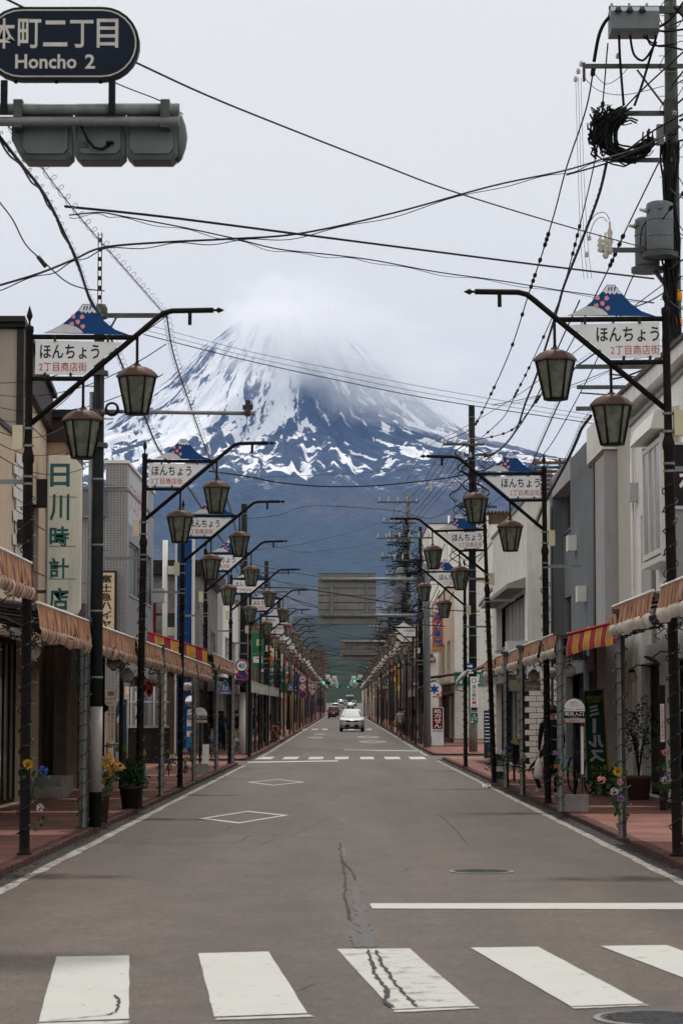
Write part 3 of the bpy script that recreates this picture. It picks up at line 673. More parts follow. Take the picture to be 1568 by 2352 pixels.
# framed upright taxi sign on its end wall
a = at(230, 1470, 79.8); c = at(269, 1311, 79.8)
t = wthing('framed_upright_sign', 'black framed beige upright sign with black characters on the tiled wall', 'sign', (a.x, 79.8, a.z))
MB().box(a.x - .1, c.x, 79.72, 79.8, a.z, c.z).build('frame', 'dark_trim', t)
MB().box(a.x - .03, c.x - .07, 79.70, 79.719, a.z + .05, c.z - .07).build('board', mat('sign_tan', (.7, .53, .35), .6), t)
vertical_lettering('富士急ハイヤー', a.x + .03, c.x - .16, a.z + .08, c.z - .12, 79.694, 'letter_black', t, bold=.02)
done()
# blue pylon and white posts
YP = 93.0
pL = at(403, 1240, YP); pR = at(446, 1240, YP)
t = wthing('blue_sign_pylon', 'tall blue sign pylon edged white with twin white posts', 'sign', (pL.x, YP, SW))
MB().box(pL.x + .08, pR.x - .08, YP, YP + .6, .1, pL.z).build('blue_panel', mat('pylon_blue', (.008, .06, .22), .4, 0, .1, 2), t)
MB().box(pL.x, pL.x + .079, YP - .03, YP + .63, .1, pL.z + .04).build('edge', 'frame_white', t); MB().box(pR.x - .079, pR.x, YP - .03, YP + .63, .1, pL.z + .04).build('edge', 'frame_white', t)
q = at(379, 1240, YP); MB().cyl((q.x, YP + .2, SW), (q.x, YP + .2, q.z), .1, n=14).build('post', 'frame_white', t)
b = MB()
for v in (1309, 1450): b.box(q.x + .11, pL.x - .002, YP + .15, YP + .25, at(0, v, YP).z - .16, at(0, v, YP).z + .16)
b.build('bracket', 'frame_white', t); done()
# red steel stair behind
t = wthing('steel_stair', 'dark red steel stair landing behind the blue pylon', 'stairs', (-7.6, 95, SW))
b = MB()
for x in (-8.6, -7.5, -6.4): b.box(x, x + .12, 95, 95.12, SW, 6.2)
for z in (3.2, 4.35, 5.45): b.box(-8.9, -6.0, 94.95, 95.15, z, z + .1)
b.build('frame', 'red_steel', t); b = MB()
for i in range(22): b.box(-8.9 + i * .13, -8.88 + i * .13, 95, 95.03, 3.3, 4.35)
b.build('railing', 'red_steel', t); b = MB(); b.box(-9, -6.6, 95.2, 96.8, 0, 3.15); b.box(-9, -6.7, 95.3, 96.8, 3.2, 4.4); b.build('store', 'brown_siding', t); done()
# left: old concrete block, cream sided building, red-roofed house
def simple(name, label, side, X, y0, y1, H, wm, wins, shop=True, roofm='roof_slate', fm='alu', gm='glass_dark', parapet=.2, depth=8.0):
    t = wthing(name, label, 'building', (X, y0, gnd(y0)))
    g = gnd(y0); ops = [(a, b_, c + g, d + g) for a, b_, c, d in wins]
    if shop: ops.append((y0 + .5, y1 - .5, g + .05, g + 2.6))
    shell(t, side, X, y0, y1, H + g, wm, ops, depth, g - .1, roofm, parapet)
    for a, b_, c, d in wins: window(t, side, X, a, b_, c + g, d + g, 2, fm, gm)
    if shop: shopfront(t, side, X, y0 + .5, y1 - .5, g + 2.6, 4, z0=g + .05)
    return t
t = simple('stained_concrete_building', 'weather-stained grey concrete building behind the blue pylon', -1, -5.8, 97, 111, 7.1, 'concrete_old', [(99, 103, 3.6, 5.2), (105, 109, 3.6, 5.2)])
MB().box(-14, -5.45, 96.7, 111.2, 7.2, 7.75).build('roof_slab', 'dark_trim', t)
b = MB(); b.box(-7.2, -6.4, 96.9, 96.99, 3.4, 4.4); b.box(-7.2, -6.4, 96.9, 96.99, 5.0, 5.6); b.build('end_window', 'glass_dark', t); done()
t = simple('cream_sided_building', 'cream building clad in vertical sheet next to the speed limit signs', -1, -5.6, 112, 128, 7.2, 'white_wall', [(114, 118, 3.6, 5.2), (121, 126, 3.6, 5.2)])
for i in range(30):
    MB().box(-5.6 - .34 * i - .3, -5.6 - .34 * i - .03, 111.94, 111.99, .2, 7.1).build('sheet', 'frame_white', t)
done()
t = simple('red_roofed_house', 'beige sided house with a red metal roof on the left', -1, -5.7, 152, 178, 6.0, 'brown_siding', [(156, 160, 3.4, 4.8), (166, 170, 3.4, 4.8)])
g = gnd(152)
b = MB(); b.prism([(-5.2, 5.9 + g), (-14, 5.9 + g), (-14, 8.6 + g), (-9.6, 8.7 + g)], 151.4, 178.6, 'XZ'); b.build('gable', 'red_roof', t)
for i in range(20): MB().box(-5.72 - .4 * i - .37, -5.72 - .4 * i - .02, 151.95, 151.99, .3 + g, 5.8 + g).build('siding_board', 'brown_siding', t)
done()
a = at(594, 1579, 150); c = at(648, 1530, 150)
t = wthing('teal_plaza_sign', 'teal rectangular sign with white lettering on the beige house', 'sign', (a.x, 150.5, a.z))
MB().box(a.x, c.x, 150.5, 150.7, a.z, c.z).build('board', mat('sign_teal', (.015, .13, .13), .5), t); hh = c.z - a.z; ww = c.x - a.x
for i in range(8): MB().box(a.x + .07 + i * ww / 8.2, a.x + .07 + i * ww / 8.2 + ww * .085, 150.48, 150.499, c.z - hh * .24, c.z - hh * .07).build('tile', 'letter_white', t)
lettering('他の方もご利用できます', a.x + .08, c.x - .08, c.z - hh * .42, c.z - hh * .31, 150.494, 'letter_white', t); lettering('モジマクス', a.x + .08, a.x + ww * .4, c.z - hh * .58, c.z - hh * .47, 150.494, 'letter_white', t)
lettering('パーキングプラザ', a.x + .06, c.x - .06, c.z - hh * .8, c.z - hh * .6, 150.494, 'letter_white', t, bold=.02); lettering('富士吉田', a.x + ww * .55, c.x - .08, a.z + hh * .04, a.z + hh * .16, 150.494, 'letter_white', t); done()

# ---- right 1: white rendered building
t = wthing('white_rendered_building', 'white rendered building with a boxed window at the right picture edge', 'building', (5.7, 34, SW))
X = 5.7; ops = [(41.2, 43.6, 4.35, 6.35), (44.2, 46.4, 2.9, 5.4), (43.9, 46.6, SW, 2.55), (36, 42.5, SW, 2.55)]
shell(t, 1, X, 34, 47.9, 7.3, 'white_wall', ops, roofm='concrete', parapet=.2)
b = MB(); b.box(X + .6, X + .68, 44.2, 46.4, 2.9, 5.4); b.build('recess_back', 'inside_painted_dim', t)  # depth of the recess darkened by colour
b = MB(); b.box(X + .18, X + .6, 46.2, 46.4, 2.9, 5.4); b.build('recess_side', mat('mauve_wall', (.40, .36, .36), .85, 0, .06, 2), t)
f = window(t, 1, X - .3, 41.2, 43.6, 4.35, 6.35, 3, 'frame_white', 'glass_curtain', rec=.0, fw=.09, sill=False)
b = MB(); b.box(X - .3, X - .001, 41.1, 41.2, 4.3, 6.4); b.box(X - .3, X - .001, 43.6, 43.7, 4.3, 6.4); b.box(X - .32, X - .001, 41.05, 43.75, 4.2, 4.3); b.build('window_box', 'frame_white', t)
b = MB(); b.prism([(X - .5, 6.45), (X - .001, 6.45), (X - .001, 6.85), (X - .42, 6.75)], 40.9, 43.9, 'XZ'); b.build('shutter_hood', 'frame_white', t)
shopfront(t, 1, X, 36, 42.5, 2.55, 5, 'alu_dark'); shopfront(t, 1, X, 43.9, 46.6, 2.55, 2, 'dark_wood')
b = MB(); b.box(X - .004, X + .1, 47.901, 50.2, -.1, 7.58); b.build('cream_pier', mat('cream_pale', (.52, .48, .42), .85, 0, .06, 1, stain=.2), t)
b = MB(); b.prism([(34, 7.39), (50.2, 7.6), (50.2, 7.98), (34, 7.52)], X - .2, X + .5, 'YZ'); b.build('eave', 'white_wall', t)
b = MB(); b.prism([(33.9, 7.525), (50.3, 7.985), (50.3, 8.05), (33.9, 7.59)], X - .26, X + .9, 'YZ'); b.build('coping', 'brown_trim', t)
for y in (47.2, 39.9): MB().cyl((X - .06, y, .2), (X - .06, y, 7.0), .035, n=8).build('downpipe', 'frame_white', t)
for y, z in ((46.9, 5.9), (38.6, 3.4), (37.2, 5.2)): MB().cbox((X - .085, y, z), (.16, .3, .36)).build('vent_hood', 'alu', t)
for z in (3.1, 5.75): MB().box(X - .008, X - .001, 34.1, 41.0, z, z + .02).build('render_joint', 'concrete', t)
MB().tube([(5.6, 46.9, 3.2), (5.55, 45.5, 3.5), (5.6, 44.0, 3.35), (5.62, 42.5, 3.9), (5.62, 41, 4.0)], .012, 5).build('loose_cable', 'dark_trim', t)
done()
# dark sign board at the right edge
a = at(1539, 1162, 36); c = at(1680, 1022, 36)
t = wthing('dark_sign_board', 'dark brown sign board with white brush characters at right edge', 'sign', (a.x, 36, a.z))
MB().box(a.x, c.x, 36, 36.15, a.z, c.z).build('board', mat('sign_darkbrown', (.022, .014, .02), .5), t)
MB().box(a.x - .03, c.x, 35.97, 36.17, a.z - .05, a.z - .001).build('edge', 'alu', t); MB().box(a.x - .03, c.x, 35.97, 36.17, c.z + .001, c.z + .04).build('edge', 'alu', t)
lettering('わ', at(1545, 0, 36).x, at(1592, 0, 36).x, at(0, 1127, 36).z, at(0, 1078, 36).z, 35.993, 'letter_white', t, 'character', bold=.03)
MB().box(a.x, c.x, 36.02, 36.1, 2.9, a.z - .06).build('lower_panel', 'sheet_grey', t); done()
# ---- right 2: grey building
t = wthing('grey_modern_building', 'plain grey rendered building with a recessed panel behind the right arcade', 'building', (5.75, 50.2, SW))
X = 5.75; ops = [(58.3, 63.0, 6.3, 7.2), (58.3, 63.0, 3.0, 4.6), (51, 57, SW, 2.6), (58.3, 63, SW, 2.6)]
shell(t, 1, X, 50.3, 63.9, 7.75, 'grey_wall', ops, roofm='concrete')
b = MB(); b.box(X - .32, X - .001, 50.35, 52.2, -.1, 7.1); b.build('pier', 'grey_light', t)
b = MB(); b.box(X - .3, X - .001, 52.21, 58.1, 2.9, 7.72); b.build('front_panel', 'grey_wall', t)
b = MB(); b.box(X + .05, X + .17, 58.3, 63.0, 4.6, 6.3); b.build('recess_panel', 'grey_light', t)
b = MB(); b.box(X - .3, X - .001, 63.2, 63.9, 2.9, 7.8); b.build('end_pier', 'grey_wall', t); b = MB(); b.box(X - .3, X - .001, 58.11, 63.19, 7.25, 7.8); b.build('lintel', 'grey_light', t)
b = MB(); b.box(X - .36, X + .3, 50.25, 53.5, 7.12, 7.9); b.build('top_fascia', 'white_wall', t); b = MB(); b.box(X - .34, X - .002, 50.4, 53.4, 7.04, 7.115); b.build('soffit', 'slat_wood', t)
window(t, 1, X, 58.3, 63, 3.0, 4.6, 3, 'alu_dark'); window(t, 1, X, 58.3, 63, 6.3, 7.2, 3, 'alu_dark'); shopfront(t, 1, X, 51, 57, 2.6, 4); shopfront(t, 1, X, 58.3, 63, 2.6, 3)
MB().box(X - .42, X - .301, 53.0, 53.15, 3.3, 3.5).build('insulator', 'frame_white', t)
for y in (63.05, 52.23): MB().cyl((X - .345, y, .2), (X - .345, y, 7.0), .035, n=8).build('downpipe', 'alu_dark', t)
for y, z in ((54.6, 4.3), (56.8, 5.6)): MB().cbox((X - .405, y, z), (.2, .5, .36)).build('air_unit', 'frame_white', t)
done()
# ---- right 3: white stucco building with a window band
t = wthing('stucco_corner_building', 'off-white rough stucco building with a hooded band of windows on right', 'building', (5.07, 67, SW))
X = 5.07; ops = [(68.0, 80.6, 3.7, 5.1), (69, 81, SW, 2.6)]
shell(t, 1, X, 67, 82.6, 7.55, 'stucco_white', ops, roofm='concrete', depth=9)
window(t, 1, X, 68.0, 80.6, 3.7, 5.1, 8, 'alu', 'glass_curtain', rec=.3, sill=True); shopfront(t, 1, X, 69, 81, 2.6, 6)
b = MB(); b.prism([(X - .5, 5.12), (X - .001, 5.12), (X - .001, 5.42), (X - .5, 5.24)], 67.6, 81.0, 'XZ'); b.build('window_hood', 'concrete', t)
b = MB(); b.prism([(X - .75, 3.0), (X - .002, 3.45), (X - .002, 3.5), (X - .8, 3.06)], 68.2, 81.5, 'XZ'); b.build('canopy', 'rust_sheet', t)
for i in range(10): MB().box(X - .48, X - .44, 68.3 + i * 1.3, 69.55 + i * 1.3, 2.5, 3.06).build('canopy_board', 'sheet_grey', t)
MB().box(X - .55, X - .01, 67.05, 68.1, 2.7, 3.62).build('white_panel', mat('panel_white', (.6, .6, .62), .6), t)
done()
t = wthing('roof_screen', 'brown wooden slat screen on the roof of the stucco building', 'screen', (5.4, 69, 7.6))
for i in range(9): MB().box(5.35, 7.6, 68.4, 68.44, 7.68 + i * .125, 7.76 + i * .125).build('slat', 'slat_wood', t)
for i in range(4): MB().box(5.4 + i * .7, 5.46 + i * .7, 68.45, 68.52, 7.6, 8.85).build('upright', 'slat_wood', t)
MB().tube([(5.25, 68.2, 7.6), (5.25, 68.2, 8.4), (5.3, 68.2, 8.55), (6.6, 68.2, 8.6)], .045, 6).build('pipe', mat('pipe_teal', (.03, .10, .12), .5), t); done()
# white block wall under the arcade on the right
t = wthing('white_block_wall', 'white painted block wall beside the hostel entrance under arcade', 'wall', (4.9, 66.8, SW))
MB().box(4.86, 6.6, 66.75, 66.98, SW, 2.7).build('core', 'dark_trim', t)
BK = bev(MB().cbox((0, 0, 0), (.39, .05, .14)).mesh('brick'), .008)
for r_ in range(17):
    for c_ in range(5):
        s = ob('brick', BK, 'frame_white', None); s.parent = t; s.location = (5.08 + c_ * .405 + (.2 if r_ % 2 else 0) - 4.9, 66.73 - 66.8, .16 + r_ * .155 - SW)
done()
# ---- right 4: white clapboard pharmacy with a green band
t = simple('clapboard_pharmacy', 'cream building with horizontal boarding and a green pharmacy band', 1, 5.56, 123, 143, 8.3, 'cream_wall', [(127, 131, 3.5, 5.4), (134, 139, 3.5, 5.4)], parapet=.2, fm='frame_white')
g = gnd(123)
for i in range(52): MB().cbox((5.56 + 4, 122.93, .35 + g + i * .152), (7.94, .03, .15), rx=-.1).build('clapboard', 'frame_white', t)
MB().box(5.57, 8.2, 122.83, 122.88, 2.95 + g, 3.65 + g).build('green_band', mat('sign_green', (.012, .20, .085), .5), t)
lettering('渡辺薬局', 5.75, 8.0, 3.04 + g, 3.56 + g, 122.825, 'letter_white', t, bold=.02)
MB().box(5.545, 5.556, 127, 142.5, 2.7 + g, 3.3 + g).build('canopy_band', 'sheet_grey', t); done()
a = at(992, 1499, 125); c = at(1017, 1381, 125)
t = wthing('orange_pharmacy_sign', 'tall orange vertical sign with blue characters on the cream pharmacy', 'sign', (a.x, 125, a.z))
MB().box(a.x, c.x, 125, 125.16, a.z, c.z).build('board', mat('sign_orange', (.85, .15, .02), .5), t); hh = c.z - a.z; ww = c.x - a.x
MB().box(a.x + .03, c.x - .03, 124.98, 124.999, c.z - hh * .2, c.z - .03).build('white_panel', 'letter_white', t); MB().box(a.x, c.x, 124.98, 124.999, a.z, a.z + hh * .1).build('tan_panel', mat('sign_tan2', (.5, .33, .18), .6), t)
vertical_lettering('受付', a.x + .15, c.x - .15, c.z - hh * .19, c.z - .05, 124.972, mat('letter_blue', (.015, .07, .32), .5), t, bold=.02)
for ch_bold, m_, yy in ((.06, 'letter_white', 124.985), (.015, 'letter_blue', 124.955)): vertical_lettering('渡辺薬局', a.x + .05, c.x - .05, a.z + hh * .115, c.z - hh * .21, yy, m_, t, bold=ch_bold)
lettering('MAXFACTOR', a.x + .03, c.x - .03, a.z + hh * .035, a.z + hh * .06, 124.972, 'letter_black', t); done()
# right 5: tall pale building behind
t = simple('tall_pale_building', 'tall pale walled building rising behind the pharmacy', 1, 5.25, 150, 166, 13.2, 'white_wall', [(153, 156, 4, 6), (159, 162, 4, 6), (153, 156, 8, 10), (159, 162, 8, 10)])
for x in (6.5, 8.9, 11.0): MB().cyl((x, 149.9, 3), (x, 149.9, 13.9), .07, n=6).build('downpipe', 'frame_white', t)
b = MB(); b.prism([(8.2, 13.45), (13.2, 13.45), (13.0, 14.1), (8.4, 14.1)], 150, 156, 'XZ'); b.build('roof_shed', 'rust_sheet', t)
b = MB()
for i in range(24): b.cbox((8.1 + i * .22, 149.9, 14.15), (.12, .5, .08))
b.build('ribbed_edge', 'rust_sheet', t); done()
# ---- further buildings down both sides
random.seed(21)
pal = ['white_wall', 'cream_wall', 'concrete_old', 'brown_siding', 'beige_panel', 'grey_light', 'tan_wall', 'sheet_grey', 'concrete', 'grey_wall']
words = {'white_wall': 'white', 'cream_wall': 'cream', 'concrete_old': 'stained concrete', 'brown_siding': 'brown sided', 'beige_panel': 'beige panelled', 'grey_light': 'light grey', 'tan_wall': 'tan', 'sheet_grey': 'grey sheet-clad', 'concrete': 'concrete', 'grey_wall': 'dark grey'}
cnt = {}
for side, y in ((-1, 129.5), (-1, 180), (1, 168)):
    k = 0; end = 150 if y == 129.5 else 470
    while y < end:
        Ln = min(random.uniform(9, 17), end - y + 1); H = random.uniform(5.0, 8.6); wm = random.choice(pal); X = side * random.uniform(5.3, 6.1)
        wins = [(y + Ln * .15, y + Ln * .4, 3.5, 4.8), (y + Ln * .58, y + Ln * .85, 3.5, 4.8)] if y < 330 else []
        sd_ = 'left' if side < 0 else 'right'
        key = (wm, sd_); cnt[key] = cnt.get(key, 0) + 1
        far = 'distant ' if y > 300 else ''
        t = simple('shop_building', f'{words[wm]} {far}two-storey shop building, {ORD[cnt[key] - 1]} of its colour along the {sd_} side', side, X, y, y + Ln, H, wm, wins, shop=y < 330, roofm=random.choice(['roof_slate', 'rust_sheet', 'red_roof', 'concrete']))
        t['group'] = 'shop buildings further down the street'
        if random.random() < .6:
            g = gnd(y); xa, xb = sorted((X - side * .35, X + side * 8.3)); mid = X + side * 4.2
            b = MB(); b.prism([(X - side * .45, H + g + .09), (X + side * 8.4, H + g + .09), (mid, H + g + random.uniform(1.0, 1.9))], y - .2, y + Ln + .2, 'XZ'); b.build('pitched_roof', random.choice(['roof_slate', 'rust_sheet', 'red_roof', 'sheet_grey']), t)
        done(); y += Ln + random.choice([.3, .3, .5, 2.0])
t = simple('brown_apartment_block', 'brown four-storey apartment block closing the left side far away', -1, -3.9, 505, 530, 13.0, mat('brick_brown', (.17, .10, .085), .85, 0, .15, 1), [], False, depth=12); g = gnd(505)
for z in (2, 5, 8, 11):
    for x in (-5.2, -7.6, -10): MB().box(x - .7, x + .7, 504.9, 504.99, z + g - .6, z + g + .9).build('window', 'glass_dark', t)
done()
for i in range(26):
    side = -1 if i % 2 else 1; y = 535 + i * 16; X = side * random.uniform(6, 16); H = random.uniform(4.5, 7)
    g = gz(y) + .2; t = wthing('distant_house', f'small distant house with pitched roof, {ORD[i // 2]} on the {"left" if side < 0 else "right"} at the street\'s end', 'house', (X, y, g), 'houses at the far end of the street')
    MB().box(*sorted((X, X + side * 9)), y, y + 9, g, g + H).build('wall', random.choice(['white_wall', 'cream_wall', 'beige_panel', 'concrete']), t)
    MB().prism([(X - side * .5, H + g), (X + side * 9.5, H + g), (X + side * 4.5, H + g + 2)], y - .4, y + 9.4, 'XZ').build('roof', random.choice(['roof_slate', 'red_roof', 'rust_sheet']), t)
    MB().box(*sorted((X + side * 2, X + side * 4)), y - .06, y - .01, g + 2.6, g + 3.9).build('window', 'glass_dark', t); done()

# shop signs that stick out over the pavements further on
random.seed(77)
sc_ = [('red', (.5, .03, .03)), ('blue', (.02, .08, .3)), ('white', (.75, .75, .72)), ('yellow', (.6, .4, .03)), ('green', (.02, .2, .08)), ('orange', (.7, .18, .03)), ('grey', (.3, .3, .32))]
for nm, c_ in sc_: mat('shopsign_' + nm, c_, .6, 0, .12, 3, stain=.2)
cs = {}
for i in range(34):
    side = -1 if i % 2 else 1; y = (128 if side < 0 else 136) + (i // 2) * 17 + random.uniform(-3, 3); nm = random.choice(sc_)[0]; g = gnd(y); w_ = random.uniform(.5, .95); h_ = random.uniform(.9, 2.6); z0 = g + random.uniform(2.9, 4.6); x0 = side * random.uniform(4.35, 4.9)
    key = (nm, side); cs[key] = cs.get(key, 0) + 1
    t = wthing('projecting_sign', f'{nm} projecting shop sign further down the {"left" if side < 0 else "right"} side, {ORD[cs[key] - 1]} of that colour', 'sign', (x0, y, z0), 'projecting shop signs further on')
    xa, xb = sorted((x0, x0 + side * w_)); MB().box(xa, xb, y, y + .14, z0, z0 + h_).build('board', 'shopsign_' + nm, t)
    MB().box(xa + .06, xb - .06, y - .012, y - .002, z0 + h_ * .12, z0 + h_ * .3).build('panel', 'letter_white' if nm != 'white' else 'letter_red', t); MB().cyl((x0 + side * w_, y + .07, z0 + h_ * .7), (side * 5.8, y + .07, z0 + h_ * .7), .025, n=5).build('bracket', 'alu_dark', t); done()
def spline(P, n=8):
    P = [Vector(p) for p in P]; o = []
    for i in range(len(P) - 1):
        a, b_, c, d = P[max(0, i - 1)], P[i], P[i + 1], P[min(len(P) - 1, i + 2)]
        for k in range(n):
            s = k / n; o.append(.5 * ((2 * b_) + (c - a) * s + (2 * a - 5 * b_ + 4 * c - d) * s * s + (3 * b_ - a - 3 * c + d) * s ** 3))
    return o + [P[-1]]
# ================================================================== street lamps, posts, awnings, utility poles
mat('lamp_iron', (.010, .007, .006), .65, .05, .4, 9, bump=.25, bscale=120, stain=.0)
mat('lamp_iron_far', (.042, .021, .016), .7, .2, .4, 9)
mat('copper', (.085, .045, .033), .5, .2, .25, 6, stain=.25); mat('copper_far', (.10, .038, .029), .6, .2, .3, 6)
def lamp_glass(name, col, rough):
    m, t, b = newmat(name); b.inputs['Base Color'].default_value = (*col, 1); b.inputs['Roughness'].default_value = rough
    b.inputs['Transmission Weight'].default_value = .0; b.inputs['Alpha'].default_value = .78; b.inputs['Specular IOR Level'].default_value = .6
    tc = t.nodes.new('ShaderNodeTexCoord'); z = t.nodes.new('ShaderNodeTexNoise'); z.inputs['Scale'].default_value = 9; z.inputs['Detail'].default_value = 4; t.links.new(tc.outputs['Object'], z.inputs['Vector'])
    c = t.nodes.new('ShaderNodeValToRGB'); c.color_ramp.elements[0].position = .35; c.color_ramp.elements[1].position = .7
    c.color_ramp.elements[0].color = (*[x * .6 for x in col], 1); c.color_ramp.elements[1].color = (*[x * 1.3 for x in col], 1)
    t.links.new(z.outputs['Fac'], c.inputs[0]); t.links.new(c.outputs[0], b.inputs['Base Color'])
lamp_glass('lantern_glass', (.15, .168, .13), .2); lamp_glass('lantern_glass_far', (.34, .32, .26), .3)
mat('sign_white', (.80, .81, .82), .45, 0, .04, 3, stain=.12); mat('sign_white_rusty', (.74, .74, .73), .5, 0, .05, 3, stain=.3)
mat('fuji_blue', (.005, .06, .21), .4, 0, .06, 4); mat('fuji_grey', (.64, .65, .66), .5, 0, .1, 14); mat('petal_pink', (.75, .3, .32), .5)
mat('box_cream', (.58, .52, .36), .55, 0, .06, 4, stain=.15); mat('galv', (.20, .22, .225), .5, .3, .2, 8, stain=.25); mat('galv_dark', (.085, .095, .09), .6, .3, .25, 6, stain=.4)
mat('wire_green', (.02, .035, .03), .6); mat('bulb', (.30, .28, .22), .4); mat('black_rubber', (.006, .006, .007), .55, 0, .2, 10)
mat('post_grey', (.05, .05, .047), .55, .3, .25, 7, stain=.5)

def lantern(parent, x, ztop, far=False):
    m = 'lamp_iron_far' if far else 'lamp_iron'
    rt, rb, h = .205, .118, .41; zc = ztop - .125; hexa = [R(-120 + 60 * k) for k in range(6)]
    P = lambda r, a, z: (x + r * math.cos(a), r * math.sin(a), z)
    b = MB()
    for a in hexa: b.tube([P(rt, a, zc), P(rb, a, zc - h)], .016 if not far else .018, 4)
    for r, z in ((rt, zc), (rb, zc - h)):
        b.tube([P(r, hexa[i % 6], z) for i in range(7)], .016, 4)
    b.lathe([(rb * .98, zc - h - .012), (rb * .98, zc - h + .006)], (x, 0, 0), 6, False, R(-120))
    o = b.build('lantern', m, parent)
    d = MB(); d.lathe([(.232, zc - .006), (.232, zc + .012), (.205, zc + .045), (.165, zc + .08), (.105, zc + .108), (.045, zc + .121), (.04, zc + .14), (.0001, zc + .14)], (x, 0, 0), 6, False, R(-120)); d.build('cap', 'copper_far' if far else 'copper', o)
    g = 'lantern_glass_far' if far else 'lantern_glass'
    for k in range(6):
        a0, a1 = hexa[k], hexa[(k + 1) % 6]
        mid = (Vector(P(rt, a0, 0)) + Vector(P(rt, a1, 0))) / 2; nrm = Vector((mid.x - x, mid.y, 0)).normalized() * .006
        q = [Vector(P(rt * .965, a0, zc - .012)), Vector(P(rt * .965, a1, zc - .012)), Vector(P(rb * .955, a1, zc - h + .012)), Vector(P(rb * .955, a0, zc - h + .012))]
        MB().add(q + [p - nrm for p in q], [(0, 1, 2, 3), (7, 6, 5, 4), (0, 4, 5, 1), (1, 5, 6, 2), (2, 6, 7, 3), (3, 7, 4, 0)]).build('pane', g, o)
    if not far:
        MB().lathe([(.028, zc - h + .02), (.034, zc - h + .12), (.03, zc - .12), (.012, zc - .05), (.0001, zc - .05)], (x, 0, 0), 8).build('bulb_holder', 'frame_white', o)
        MB().lathe([(.02, zc + .13), (.02, zc + .16), (.016, zc + .17), (.016, zc + .445)], (x, 0, 0), 8).build('rod', m, o)
    else: MB().lathe([(.016, zc + .13), (.016, zc + .445)], (x, 0, 0), 6).build('rod', m, o)
